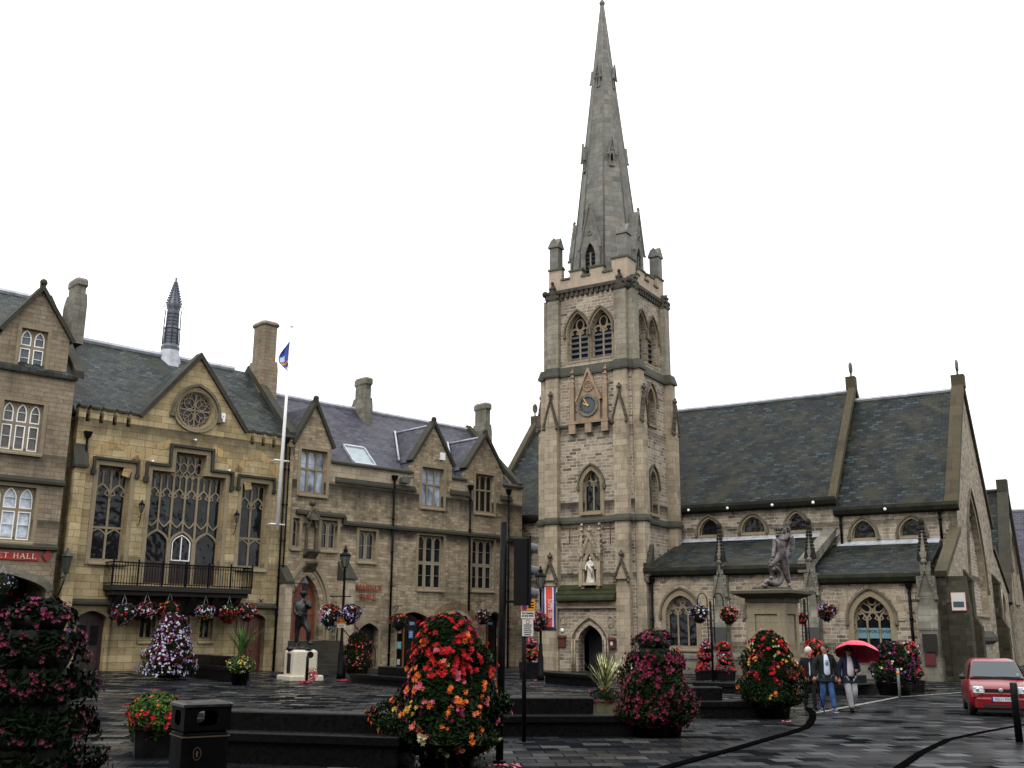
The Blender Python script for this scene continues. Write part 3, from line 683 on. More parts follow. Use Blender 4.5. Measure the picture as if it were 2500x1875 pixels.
# wall lanterns of the town hall, drainpipes, boxes
def wall_lantern(par,x,z,sc_=1.0,name='wall_lantern'):
    m=MB(); m.tube([(x,0,z-.75*sc_),(x,-.12,z-.7*sc_),(x,-.25,z-.35*sc_),(x,-.25,z-.1*sc_)],.025*sc_,6)
    m.tube([(x,0,z-.3*sc_),(x,-.25,z-.32*sc_)],.02*sc_,5)
    m.lathe([(.06*sc_,z-.12*sc_),(.07*sc_,z-.08*sc_)],x,-.25,6,False); m.lathe([(.17*sc_,z+.3*sc_),(.19*sc_,z+.33*sc_),(.05*sc_,z+.48*sc_),(.03*sc_,z+.58*sc_)],x,-.25,6,False)
    for k_ in range(6):
        a=k_*math.pi/3; m.tube([(x+.07*sc_*math.cos(a),-.25+.07*sc_*math.sin(a),z-.08*sc_),(x+.16*sc_*math.cos(a),-.25+.16*sc_*math.sin(a),z+.3*sc_)],.012*sc_,4)
    o=m.build(name,IRON,par); MB().lathe([(.06*sc_,z-.08*sc_),(.145*sc_,z+.3*sc_)],x,-.25,6,False).build('lantern_glass',plain('lantern_glass',rgb('5a5c58'),.2),o)
for X,Y in((1072,625),(1805,700)):
    x,z=P(zA,X,Y); wall_lantern(TO,x,z,.85)
x,_=P(zA,625,700); pipe(TO,P(zA,610,600)[0],-.12,0,P(zA,655,60)[1])
px_=P(zA,2160,800)[0]; pipe(TO,px_,-.12,0,P(zA,2190,100)[1])
pipe(TO,px_+.22,-.12,0,P(zA,2190,130)[1],False,.045)
x,z=P(zB,1707,1325); m=MB(); m.box(x-.17,x+.17,-.1,0,z-.22,z+.22)
o=m.build('white_wall_box',WHT,TO)
m=MB()
for a,b in((-.08,.1),(.06,.04),(0,-.09)): m.lathe([(.028,0)],0,0,3) if False else m.box(x+a-.02,x+a+.02,-.104,-.1,z+b-.03,z+b+.03)
m.build('box_holes',IRON,o)
# pier with weathered cap between the two buildings
x0=P(zA,548,400)[0]; x1=P(zA,632,400)[0]; zc=P(zA,590,290)[1]; zc2=P(zA,590,100)[1]
m=MB(); m.box(x0,x1,-.35,0,-.4,zc); m.build('pier',ASH,TO)
m=MB(); m.prismX([(-.45,zc),(-.45,zc+.1),(0,zc2),(0,zc)],x0-.08,x1+.08); m.build('pier_cap',COP,TO)
x,z=P(zA,515,1010,-.5); m=MB()
m.lathe([(.13,z-.5),(.2,z+.15),(.26,z+.2),(.08,z+.42),(.03,z+.55)],x,-.5,6,False); m.tube([(x,0,z-1.4),(x,-.3,z-1.0),(x,-.5,z-.5)],.05,6); m.tube([(x,0,z-.7),(x,-.5,z-.6)],.035,6)
m.build('corner_lantern',plain('green_black_lantern',rgb('23291f'),.5,0,.5,.3,8),TO)
# vent and string of bolts
x,z=P(zA,2010,1318); m=MB(); m.box(x-.15,x+.15,-.03,0,z-.16,z+.16); v=m.build('air_vent',DRS,TO); MB().stroke([(x-.1,z-.1),(x+.1,z+.1)],.03,-.05,-.03).stroke([(x-.1,z+.1),(x+.1,z-.1)],.03,-.052,-.03).build('vent_grille',IRON,v)
for X,Y in((1495,75),(1165,238),(1755,310)):
    x,z=P(zA,X,Y); m=MB(); m.box(x-.02,x+.02,-.2,0,z-.02,z+.02); m.ball((x,-.22,z-.04),.06); m.build('spot_lamp',WHT,TO)

# ================================================================== LEFT BUILDING (tavern with the market hall sign)
LB=empty('gabled_stone_building',(*TH.o,0),thr,'brown stone building at the left edge with white framed windows and a red sign','building')
yb=-.25
def PL(zm,X,Y,y=None): return TH.P(*zm(X,Y),yb if y is None else y)
lx0=-8.5; lx1=PL(zA,440,900)[0]
agx,agz=PL(zB,328,345); gR=PL(zB,540,728); gL=(2*agx-gR[0],gR[1])
eav=PL(zB,545,1005)[1]
HL=[]
def wrect(zm,a,b,yt,yb_): return rect(TH,zm,a,b,yt,yb_,yb)
x0,x1,z0,z1=wrect(zB,150,358,645,958); zt=PL(zB,255,783)[1]
h,o=window(LB,'flat',x0,x1,z0,z1,z1,y=yb,lights=2,transoms=(zt,),glass=plain('grey_sky_glass',rgb('4a525c'),.15,0,.5,.4,1.5),bar=.13,surround=.16,lightarch=.42,cusp=False,frame=WHT,dep=.22); HL.append(h)
x0,x1,z0,z1=wrect(zB,8,322,1205,1580); zt=PL(zB,165,1370)[1]
h,o=window(LB,'flat',x0,x1,z0,z1,z1,y=yb,lights=3,transoms=(zt,),glass=plain('grey_curtained_glass',rgb('4c4a45'),.2,0,.5,.5,2.5),bar=.14,surround=.16,lightarch=.45,cusp=False,frame=WHT,dep=.22); HL.append(h)
x0,x1,z0,z1=wrect(zA,-250,262,422,838); zt=PL(zA,130,612)[1]
h,o=window(LB,'flat',x0,x1,z0,z1,z1,y=yb,lights=4,transoms=(zt,),glass=CURT,bar=.13,surround=.16,lightarch=.5,cusp=False,frame=WHT,dep=.22); HL.append(h)
# curtains gathered behind
ax0,_=PL(zA,-420,1300); ax1=PL(zA,355,1240)[0]; az=PL(zA,-20,1098)[1]
azs=PL(zA,350,1250)[1]
ah=opening(ax0,ax1,-.3,azs,az,'tudor',9); HL.append(ah)
out=[(lx0,-.4),(lx1,-.4),(lx1,eav),(gR[0],eav),(gR[0],gR[1]),(agx,agz),(gL[0],gL[1]),(gL[0],eav),(lx0,eav)]
m=MB(); m.wall(out,HL,yb,.45); m.edge(out,yb,.3); m.build('front_wall',LBS,LB)
m=MB(); m.stroke(arc(ax0,ax1,azs,az,'tudor',9),.3,yb-.1,yb+.02,off=-.15); m.build('arch_moulding',DRG,LB)
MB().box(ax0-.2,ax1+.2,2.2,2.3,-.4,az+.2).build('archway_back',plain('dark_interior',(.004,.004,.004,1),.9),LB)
MB().box(lx0,ax0-.01,.3,9.6,-.4,eav).box(ax1+.01,lx1,.3,9.6,-.4,eav).box(ax0-.01,ax1+.01,.3,9.6,az+.21,eav).build('body_wall',LBS,LB)
m=MB()
m.stroke([(gR[0]+.15,gR[1]-.12),(agx,agz+.1),(gL[0]-.15,gR[1]-.12)],.16,yb-.18,.5); m.ball((agx,yb-.05,agz+.35),.17); m.box(agx-.1,agx+.1,yb-.1,yb+.1,agz+.05,agz+.3)
m.build('gable_coping',COP,LB)
rz_=TH.P(70,726,5)[1]; xr=PL(zB,600,800,2.5)[0]
m=MB(); m.prismX([(yb-.15,eav-.2),(yb-.15,eav),(5,rz_),(10.2,eav),(10.2,eav-.2)],lx0,lx1+.05); m.build('roof',SLT,LB)
m=MB(); m.prismY([(gL[0]-.1,gL[1]-.1),(agx,agz),(gR[0]+.1,gR[1]-.1)],.3,4.4); m.build('gable_roof',SLT,LB)
MB().tube([(lx0,5,rz_+.03),(lx1-.2,5,rz_+.03)],.15,6,smooth=False).build('ridge_capping',LEAD,LB)
m=MB(); m.prismX([(yb-.2,eav-.1),(yb-.2,eav+.25),(5,rz_+.35),(5,rz_-.1)],lx1-.12,lx1+.28); m.prismX([(5,rz_+.35),(5,rz_-.1),(10.2,eav-.1),(10.2,eav+.25)],lx1-.12,lx1+.28); m.build('verge_coping',COP,LB)
MB().prismX([(yb,eav-.1),(5,rz_),(10,eav-.1)],lx1-.2,lx1).build('gable_end',LBS,LB)
cyy=3.6; xa=TH.P(*zB(515,450),cyy)[0]; xb=TH.P(*zB(640,450),cyy)[0]; chimney(LB,xa,xb,cyy,cyy+1.2,rz_-2.2,TH.P(*zB(590,235),cyy)[1],.45,shoulder=rz_+.35)
m=MB()
for (a,y1_) in((PL(zA,240,395)[1],0),(PL(zA,220,903)[1],0)): m.prismX([(yb-.2,a-.08),(yb-.2,a+.03),(yb+.02,a+.2),(yb+.02,a-.12)],lx0,lx1); m.cut()
m.build('string_course',COP,LB)
# red sign
sz=PL(zA,150,970)[1]; sh=PL(zA,150,937)[1]-PL(zA,150,1003)[1]; sx1=PL(zA,300,970)[0]
sg=MB().box(sx1-4.9,sx1,yb-.07,yb-.0,sz-sh/2,sz+sh/2).build('sign_board',plain('red_sign_paint',rgb('8e1a18'),.45),LB)
def serif(txt,h,gap=.12):
    """hand built serif capitals as strokes: list of (polyline, weight)"""
    T=.15*h; t=.07*h; out=[]; x=0
    G_={'M':(1.05,[([(.16,0),(.16,1)],t),([(.16,1),(.53,.05)],T),([(.53,.05),(.9,1)],t),([(.9,0),(.9,1)],T)],[(.16,0),(.9,0),(.12,1),(.94,1)]),
     'A':(.95,[([(.1,0),(.47,1)],t),([(.47,1),(.84,0)],T),([(.24,.35),(.7,.35)],t)],[(.1,0),(.84,0)]),
     'R':(.9,[([(.2,0),(.2,1)],T),([(.2,.97),(.5,.97),(.66,.85),(.66,.65),(.5,.52),(.2,.52)],t*1.5),([(.45,.52),(.8,0)],T)],[(.2,0),(.84,0),(.16,1)]),
     'K':(.95,[([(.2,0),(.2,1)],T),([(.22,.42),(.75,1)],t),([(.38,.58),(.82,0)],T)],[(.2,0),(.2,1),(.78,1),(.84,0)]),
     'E':(.82,[([(.2,0),(.2,1)],T),([(.2,.97),(.72,.97),(.72,.84)],t),([(.2,.52),(.6,.52)],t),([(.2,.03),(.74,.03),(.74,.18)],t)],[]),
     'T':(.86,[([(.43,0),(.43,1)],T),([(.06,.82),(.06,.97),(.8,.97),(.8,.82)],t)],[(.43,0)]),
     'H':(1.0,[([(.2,0),(.2,1)],T),([(.8,0),(.8,1)],T),([(.2,.5),(.8,.5)],t)],[(.2,0),(.8,0),(.2,1),(.8,1)]),
     'L':(.8,[([(.2,0),(.2,1)],T),([(.2,.03),(.7,.03),(.7,.2)],t)],[(.2,1)]),' ':(.5,[],[])}
    for c_ in txt:
        w_c,ss,sf=G_[c_]
        for pl,ww in ss: out.append(([(x+a*h,b*h) for a,b in pl],ww))
        for a,b in sf: out.append(([(x+(a-.13)*h,(b if b else .0)*h+(.03*h if b==0 else -.03*h)),(x+(a+.13)*h,b*h+(.03*h if b==0 else -.03*h))],t))
        x+=w_c*h+gap*h
    return out,x
def letters(par,txt,xc,zc,h,y0,y1,mat,name='lettering',right=None,gap=.12,xs=1.0):
    ss,W=serif(txt,h,gap); W*=xs; m=MB(); xo=(xc-W/2) if right is None else right-W; k=0
    for pl,w in ss: k+=1; m.stroke([(xo+a*xs,zc-h/2+b) for a,b in pl],w,y0-.0008*(k%5),y1)
    return m.build(name,mat,par)
letters(sg,'MARKET HALL',0,sz,sh*.62,yb-.095,yb-.07,plain('cream_paint',rgb('c9b9a0'),.5),right=sx1-.1,xs=1.1)
x,z=PL(zA,357,972); MB().prismY([(x-.2,z),(x,z-.24),(x+.2,z),(x,z+.24)],yb-.1,yb).build('red_diamond_boss',plain('red_boss',rgb('7a1614'),.5),LB)

# ================================================================== MARKET HALL
MH=empty('market_hall',(*TH.o,0),thr,'stone market hall with three gabled window bays, purple slate roof and pointed oak door','building')
mx0=xR; mx1=P(zD,2142,1300)[0]
zp=(P(zD,1150,1092)[1]+P(zD,2070,1212)[1])/2
Hm=[]
bays=[((750,655),(600,872),(895,945),(645,822,965,1258,1092)),((1540,792),(1405,1030),(1670,1062),(1465,1612,1085,1347,1195)),((1887,872),(1765,1082),(2012,1112),(1828,1952,1130,1385,1235))]
tops=[]; gb=[]
GL3=plain('sky_painted_glass',rgb('7f8a98'),.12,0,.5,.95,1.3)  # pale sky reflection put into the pane colour
for (ap,fl_,fr_,(a,b,yt,yb_,ytr)) in bays:
    ax,az_=P(zD,*ap); rxx,rz2=P(zD,*fr_); ax=(P(zD,*fl_)[0]+rxx)/2 if ap[0]!=750 else ax
    hw=rxx-ax; gb.append((ax,az_,hw,rz2))
    x0,x1,z0,z1=rect(TH,zD,a,b,yt,yb_); xc=(x0+x1)/2; 
    h,o=window(MH,'flat',x0,x1,z0,z1,z1,lights=3,transoms=(P(zD,(a+b)/2,ytr)[1],),glass=GL3 if ap[0]!=1887 else GLS,bar=.1,surround=.17,lightarch=.36,cusp=False,dep=.28,stone=TRC); Hm.append(h)
top=[]
x=mx0
top.append((mx0,zp))
for (ax,az_,hw,rz2) in gb:
    top+=[(ax-hw,zp),(ax-hw,rz2),(ax,az_),(ax+hw,rz2),(ax+hw,zp)]
top=[t for t in top if t[0]>=mx0-1e-6]
if gb[0][0]-gb[0][2]<mx0: 
    ax,az_,hw,rz2=gb[0]; gb[0]=(ax,az_,min(hw,ax-mx0-.05),rz2); ax,az_,hw,rz2=gb[0]
    top=[(mx0,zp),(ax-hw,zp),(ax-hw,rz2),(ax,az_),(ax+hw,rz2),(ax+hw,zp)]+top[-10:]
top.append((mx1,zp))
FR3=WHT
def mwin(zm,a,b,yt,yb_,n,tr=None,kind='flat',**k):
    x0,x1,z0,z1=rect(TH,zm,a,b,yt,yb_)
    t=(P(zm,(a+b)/2,tr)[1],) if tr else ()
    h,o=window(MH,kind,x0,x1,z0,z1,z1,lights=n,transoms=t,bar=k.pop('bar',.1),surround=k.pop('surround',.17),lightarch=k.pop('la',.36),cusp=False,dep=.28,**k); Hm.append(h); return o
WF=plain('grey_white_sash',rgb('857f72'),.5)
mwin(zC,1330,1522,498,905,3,710,frame=WF,hood=0)
mwin(zC,1745,1912,530,912,3,728,frame=WF)
mwin(zC,872,1002,462,690,2,None,hood=0,frame=WF,glass=plain('brown_glass',rgb('1c1713'),.15))
mwin(zC,582,706,380,602,2,None,frame=WF,glass=bpy.data.materials['brown_glass'])
mwin(zC,360,412,362,585,1,None,frame=WF,glass=bpy.data.materials['brown_glass'])
# hood string over the small windows stepping down to the long string course
zs1=P(zC,650,345)[1]; zs2=(P(zC,1000,437)[1]+P(zC,1650,480)[1])/2; xst=P(zC,752,380)[0]
m=MB()
m.prismX([(-.2,zs1-.07),(-.2,zs1+.05),(.02,zs1+.2),(.02,zs1-.12)],mx0+.3,xst+.05)
m.prismX([(-.2,zs2-.07),(-.2,zs2+.05),(.02,zs2+.2),(.02,zs2-.12)],xst-.05,mx1)
m.box(xst-.06,xst+.1,-.19,.02,zs2,zs1)
m.build('string_course',COP,MH)
# big pointed door
dx0=P(zC,350,1000)[0]; dx1=P(zC,572,1000)[0]; dz0=P(zC,455,1305)[1]; dza=P(zC,462,800)[1]; dzs=dza-(dx1-dx0)*.95
dh=opening(dx0,dx1,dz0,dzs,dza,'pointed',10); Hm.append(dh)
d=MB().wall(dh,(),.4)
for k_ in range(1,7):
    x=dx0+(dx1-dx0)*k_/7; d.box(x-.012,x+.012,.385,.41,dz0,dza-.2-abs(x-(dx0+dx1)/2)*.9)
d.box(dx0,dx1,.36,.41,dz0+1.25,dz0+1.4); do=d.build('arched_door',DOORW,MH)
MB().ball(((dx0+dx1)/2+.15,.33,dz0+1.1),.05).build('handle',IRON,do)
m=MB()
for q,(of,yy_) in enumerate(((.1,.2),(.22,.08),(.36,-.04),(.52,-.14))): m.stroke([(dx0-of+.05,dz0)]+arc(dx0-of+.05,dx1+of-.05,dzs,dza+of*1.35,'pointed',10)[::-1]+[(dx1+of-.05,dz0)],.13 if q<3 else .16,yy_,yy_+.3 if q<2 else .02)
m.build('door_arch',TRC,MH)
# steps
m=MB(); sn=7
for k_ in range(sn): m.box(dx0-.5-.05*k_,dx1+1.0+.16*k_,-.5-.3*(k_+1),-.5-.3*k_ if k_ else 0,-.4,dz0-(k_)*dz0/sn-.02)
m.build('steps',STEP,MH)
m=MB(); xr_=dx1+1.15
for s in(0,1): 
    xx=dx1+.95+s*.9; m.tube([(xx,-.25,dz0-.1),(xx,-.25,dz0+.95)],.03,6); m.tube([(xx,-2.4,.3),(xx,-2.4,1.15)],.03,6); m.tube([(xx,-.25,dz0+.9),(xx,-2.4,1.1)],.025,6)
m.build('handrail',IRON,MH)
# buttresses beside the door with mossy weathered caps
m=MB(); c_=MB()
for (a,b,yt,yb_) in((303,352,725,862),(765,838,700,836)):
    x0,x1,_,_=rect(TH,zC,a,b,yb_,1100,-.7); zc=P(zC,(a+b)/2,yb_,-.8)[1]; zt_=P(zC,(a+b)/2,yt)[1]
    m.box(x0,x1,-.75,0,-.4,zc); c_.prismX([(-.85,zc),(-.85,zc+.08),(0,zt_),(0,zc)],x0-.06,x1+.06); m.cut(); c_.cut()
m.build('buttress',DRS,MH); c_.build('buttress_caps',COP,MH)
# niche
x0,x1,z0,z1=rect(TH,zC,468,528,440,600); m=MB()
m.box(x0-.1,x0,-.16,.0,z0-.1,z1+.8); m.box(x1,x1+.1,-.16,.0,z0-.1,z1+.8)
m.stroke(arc(x0,x1,z1,z1+.5),.1,-.2,.0); m.prismX([(-.35,z0-.15),(-.35,z0-.05),(0,z0-.05),(0,z0-.5)],x0-.15,x1+.15); m.prismX([(-.4,z0-.75),(-.4,z0-.65),(0,z0-.65),(0,z0-1.2)],x0-.08,x1+.08)
xc=(x0+x1)/2; zt_=P(zC,505,225)[1]
m.prismZ([(x0-.12,-.3),(x1+.12,-.3),(x1+.12,0),(x0-.12,0)],z1+.4,zt_-.4,[(xc-.05,-.12),(xc+.05,-.12),(xc+.05,0),(xc-.05,0)]); m.ball((xc,-.08,zt_-.15),.16)
for t in range(5):
    for s in(-1,1): m.ball((xc+s*(x1-x0+.2)/2*(1-t/5.5),-.25+t*.03,z1+.5+(zt_-z1-.9)*t/5),.09,6,4)
for s in(x0-.1,x1+.1): m.prismZ([(s-.07,-.2),(s+.07,-.2),(s+.07,-.06),(s-.07,-.06)],z1+.2,z1+1.0,[(s-.01,-.14),(s+.01,-.14),(s+.01,-.12),(s-.01,-.12)])
m.build('canopied_niche',plain('soot_stained_carving',rgb('4c473b'),.85,0,.2,.5,4),MH)
# small arched doorway and shopfronts
zg=-.3
def shop(a,b,yt,ysp,mat_in,posters,seg='tudor'):
    x0,x1,_,z1=rect(TH,zC,a,b,yt,1400); zs0=P(zC,(a+b)/2,ysp)[1]
    h_=opening(x0,x1,zg,zs0,z1,seg,9); Hm.append(h_)
    m=MB(); m.stroke(h_,.13,-.03,.02,closed=True,off=-.065); m.build('shop_arch',TRC,MH)
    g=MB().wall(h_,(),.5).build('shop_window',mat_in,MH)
    t=MB()
    for u in(.02,.34,.98) if posters else (): t.box(x0+(x1-x0)*u-.05,x0+(x1-x0)*u+.05,.36,.48,zg,z1-.1-abs(u-.5)*.9)
    if posters: t.build('timber_posts',TIMB,g)
    cols={'r':rgb('8c1d1a'),'b':rgb('2f6fa0'),'c':rgb('4f9aa5'),'w':rgb('a9aaa4')}
    for (X0,X1,Y0,Y1,c) in posters:
        xa,xb,za,zb=rect(TH,zC,X0,X1,Y0,Y1,.45); p=MB().box(xa,xb,.445,.455,za,zb)
        po=p.build('poster',plain('poster_'+c,cols[c],.5),g)
        q=MB()
        for k_ in range(3): q.box(xa+(xb-xa)*.18,xb-(xb-xa)*.18,.441,.444,za+(zb-za)*(.2+.25*k_),za+(zb-za)*(.3+.25*k_))
        q.build('poster_print',plain('print_white',rgb('c8c8c4'),.5),po)
    return x0,x1,z1
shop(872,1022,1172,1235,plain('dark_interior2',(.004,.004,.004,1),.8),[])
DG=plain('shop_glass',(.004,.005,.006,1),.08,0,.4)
shop(1165,1412,1085,1150,DG,[(1168,1203,1205,1255,'r'),(1165,1200,1315,1372,'c'),(1256,1290,1230,1290,'b'),(1165,1188,1450,1495,'w'),(1350,1378,1233,1275,'w'),(1258,1305,1162,1190,'b')])
shop(1500,1680,1092,1150,plain('fanlight',rgb('23282c'),.2),[])
shop(1850,1985,1085,1150,DG,[(1935,1952,1210,1270,'c'),(1935,1950,1292,1345,'w'),(1875,1900,1408,1455,'c'),(1862,1905,1165,1185,'b')])
x0,x1,_,z1=rect(TH,zC,1480,1745,1055,1400); m=MB(); m.stroke(arc(x0,x1,P(zC,1600,1150)[1],z1,'tudor',9),.4,-.02,.01,off=-.2); m.build('relieving_arch',masonry('voussoirs',s3('5c4c3c','7b6851','6a5540'),.3,.7,.01,(.07,.06,.045,1),.02,.5,vary=.8),MH)
outer=[(mx0,-.4),(mx1,-.4)]+top[::-1]
m=MB(); m.wall(outer,Hm,0,.35); m.edge(outer,0,.4); m.build('front_wall',RUB,MH)
# lower thickened rubble skin: mossy set-off ledges under the parapet
m=MB()
for (a,b,ya,yb2) in((880,1420,1166,1238),(1655,1790,1255,1270),(1993,2070,1292,1302)):
    p0=P(zD,a,ya); p1=P(zD,b,yb2); z_=(p0[1]+p1[1])/2; m.prismX([(-.14,z_-.1),(-.14,z_),(0,z_+.22),(0,z_-.1)],p0[0],p1[0]); m.cut()
m.build('set_off',COP,MH)
m=MB()
for (a,b) in((gb[0][0]+gb[0][2],gb[1][0]-gb[1][2]),(gb[1][0]+gb[1][2],gb[2][0]-gb[2][2]),(gb[2][0]+gb[2][2],mx1)):
    m.prismX([(-.14,zp-.03),(-.14,zp+.08),(.1,zp+.2),(.45,zp+.08),(.45,zp-.03)],a,b); m.cut()
for (ax,az_,hw,rz2) in gb:
    m.stroke([(ax-hw-.12,rz2-.12),(ax,az_+.1),(ax+hw+.12,rz2-.12)],.17,-.16,.45); m.ball((ax,0,az_+.32),.16,8,6); m.box(ax-.11,ax+.11,-.12,.12,az_+.02,az_+.25); m.cut()
m.build('coping',COP,MH)
m=MB()   # smooth ashlar band below the parapet and round the bay windows
for (a,b,yb3) in((gb[0][0]+gb[0][2],gb[1][0]-gb[1][2],1200),(gb[1][0]+gb[1][2],gb[2][0]-gb[2][2],1262),(gb[2][0]+gb[2][2],mx1,1297)):
    m.box(a,b,-.012,.0,zp-1.0,zp-.03); m.cut()
m.build('ashlar_band',DRS,MH)
mr=TH.P(920,1010,5)[1]
m=MB(); m.prismX([(.25,zp-.2),(5,mr),(9.75,zp-.2)],mx0-.3,mx1-.1); m.build('roof',SLP,MH)
m=MB()
for (ax,az_,hw,rz2) in gb: m.prismY([(ax-hw-.05,rz2-.15),(ax,az_-.03),(ax+hw+.05,rz2-.15)],.35,4.2); m.cut()
m.build('gable_roofs',SLP,MH)
m=MB()
for (ax,az_,hw,rz2) in gb:
    m.box(ax-hw+.02,ax+hw-.02,.4,3.0,zp-.3,rz2-.15); m.cut()
m.build('dormer_cheeks',plain('lead_cheek',rgb('5b6068'),.5,0,.5,.3,3),MH)
m=MB(); m.tube([(mx0,5,mr+.03),(mx1-.3,5,mr+.03)],.14,6,smooth=False)
sl=(mr-zp+.2)/4.75
for (ax,az_,hw,rz2) in gb[1:]:
    yv=.25+(az_-zp+.2)/sl; m.tube([(ax,.5,az_+.0),(ax,yv,az_+.0)],.08,5); 
    ye=.25+(rz2-zp+.05)/sl; m.tube([(ax-hw-.08,ye,rz2+.03),(ax-.1,yv,az_+.08)],.07,5)
m.build('ridge_capping',LEAD,MH)
m=MB(); m.prismX([(.0,zp-.1),(.0,zp+.3),(5,mr+.32),(5,mr-.1)],mx1-.35,mx1+.02); m.prismX([(5,mr+.32),(5,mr-.1),(9.9,zp-.1),(9.9,zp+.3)],mx1-.35,mx1+.02); m.build('verge_coping',COP,MH)
MB().prismX([(.1,zp-.1),(5,mr),(9.9,zp-.1)],mx1-.3,mx1-.01).build('gable_end',RUB,MH)
MB().box(mx0+.0,mx1-.01,.55,9.6,-.4,zp-.25).build('body_wall',RUB,MH)
for (a,b,yt,ysh) in((1015,1107,462,600),(1826,1910,635,780)):
    cyy=4.0; xa=P(zD,a,550,cyy)[0]; xb=P(zD,b,550,cyy)[0]; zt_=P(zD,(a+b)/2,yt,cyy)[1]; ch_=chimney(MH,xa,xb,cyy,cyy+1.15,mr-1.6,zt_,.5,shoulder=P(zD,(a+b)/2,ysh,cyy)[1])
    ff=MB(); ff.prismX([(cyy-.6,mr-1.75),(cyy-.6,mr-1.65),(cyy-.1,mr-1.1),(cyy-.1,mr-1.3)],xa-.2,xb+.2); ff.build('lead_flashing',LEAD,ch_)
# skylight on the slope
def onroof(X,Y):
    for i in range(400):
        y_=.3+i*.012; x_,z_=P(zD,X,Y,y_)
        if z_<=zp-.2+(y_-.25)*sl: return (x_,y_,z_)
    return (x_,y_,z_)
q=[onroof(*p_) for p_ in((940,935),(1087,957),(1143,1078),(992,1062))]
xa=(q[0][0]+q[3][0])/2; xb=(q[1][0]+q[2][0])/2; ya=(q[0][1]+q[1][1])/2; yb4=(q[2][1]+q[3][1])/2; zf_=lambda y_:zp-.2+(y_-.25)*sl
m=MB()
for (u0,u1,v0,v1) in((xa,xb,ya-.09,ya),(xa,xb,yb4,yb4+.09),(xa,xa+.09,yb4,ya),(xb-.09,xb,yb4,ya)):
    m.add([(u0,v0,zf_(v0)-.02),(u1,v0,zf_(v0)-.02),(u1,v1,zf_(v1)-.02),(u0,v1,zf_(v1)-.02),(u0,v0-.06,zf_(v0)+.1),(u1,v0-.06,zf_(v0)+.1),(u1,v1-.06,zf_(v1)+.1),(u0,v1-.06,zf_(v1)+.1)],[(0,3,2,1),(4,5,6,7),(0,1,5,4),(1,2,6,5),(2,3,7,6),(3,0,4,7)])
so=m.build('skylight',LEAD,MH)
MB().add([(xa+.05,yb4+.05,zf_(yb4+.05)+.06),(xb-.05,yb4+.05,zf_(yb4+.05)+.06),(xb-.05,ya-.05,zf_(ya-.05)+.06),(xa+.05,ya-.05,zf_(ya-.05)+.06)],[(0,1,2,3)]).build('pane',plain('skylight_glass',rgb('7d8a8f'),.15,0,.5,.15,3),so)
# pipes, flood lamp, box, lettering
for (X,Y0,Y1) in((1138,75,1490),(1736,150,1080),(2035,180,1480)):
    x=(P(zC,X,Y0)[0]+P(zC,X-(25 if Y1>1200 else 13),Y1)[0])/2; x=P(zC,X-20,700)[0]; pipe(MH,x,-.12,max(-.2,P(zC,X,Y1)[1]) if Y1<1200 else -.2,P(zC,X,Y0)[1],r=.06)
x,z=P(zD,1340,1165); m=MB(); m.box(x-.3,x+.25,-.35,-.05,z-.2,z+.1); m.box(x-.05,x+.05,-.1,0,z+.1,z+.2); m.tube([(x+.1,-.2,z+.15),(x+.35,-.5,z+.12)],.06,6); m.build('flood_lamp',plain('lamp_grey',rgb('4c504a'),.5),MH)
x,z=P(zD,1602,1008); MB().box(x-.17,x+.17,-.1,0,z-.22,z+.22).build('white_wall_box',WHT,MH)
REDL=plain('gilt_red_letters',rgb('8a4634'),.45,0,.3)
for (t_,a,b,yt,yb5) in(('MARKET',845,1047,877,922),('HALL',880,1002,950,991)):
    x0,x1,z0,z1=rect(TH,zC,a,b,yt,yb5); _,W=serif(t_,z1-z0,.05); letters(MH,t_,(x0+x1)/2,(z0+z1)/2,z1-z0,-.12,-.06,REDL,xs=(x1-x0)/W,gap=.05)
# little kneeler where nave roof region starts / lamp over the door on a bracket
lamp_x,lamp_z=P(zC,455,880,-1.0); x_,z_=P(zC,310,880,-.4)
m=MB(); m.tube([(x_,-.3,lamp_z+.1),(lamp_x,-1.0,lamp_z+.1)],.03,6); m.tube([(x_+.2,-.3,lamp_z-.45),(x_+.5,-.6,lamp_z-.3),(lamp_x-.5,-.85,lamp_z+.05)],.02,6)
m.lathe([(.1,lamp_z-.42),(.2,lamp_z+.05),(.24,lamp_z+.08),(.07,lamp_z+.3),(.03,lamp_z+.42)],lamp_x,-1.0,6,False)
m.build('bracket_lantern',plain('lantern_black',rgb('22201d'),.45),MH)
# ================================================================== CHURCH (frame CH)
CO=empty('church',(*CH.o,0),CH.a,'gothic stone church with a tall grey spire on its tower and steep dark slate roofs','church')
def C(zm,X,Y,y0=0.0): return CH.P(*zm(X,Y),y0)
def CS(zm,X,Y,x0): return CH.S(*zm(X,Y),x0)
def crect(zm,xl,xr,yt,yb,y0): return rect(CH,zm,xl,xr,yt,yb,y0)
ROT=Matrix.Rotation(R(90),4,'Z')
def east(X): return Matrix.Translation((X,0,0))@ROT
def place(o,X): o.location=(X,0,0); o.rotation_euler=(0,0,R(90))
X0,X1,Y0,Y1=-.15,5.3,.4,5.85
XC,YC=(X0+X1)/2,(Y0+Y1)/2
zc1,zc2,zc3,zpa,zpt=8.0,13.35,16.35,21.6,22.2
# --- south openings
HS=[];HE=[]
x0,x1,z0,z1=crect(zF,590,770,1110,1528,Y0); zs=C(zF,680,1270,Y0)[1]
h,o=window(CO,'pointed',x0,x1,z0,zs,z1,y=Y0,lights=2,bar=.08,dep=.4,surround=.24,hood=1,lightarch=.42); HS.append(h)
# door
dx0,dx1,_,dza=crect(zG,673,888,1090,1400,Y0-.25); dzs=dza-.75
yD=Y0-.28
HS.append(opening(dx0,dx1,-.3,dzs,dza,'tudor',10))
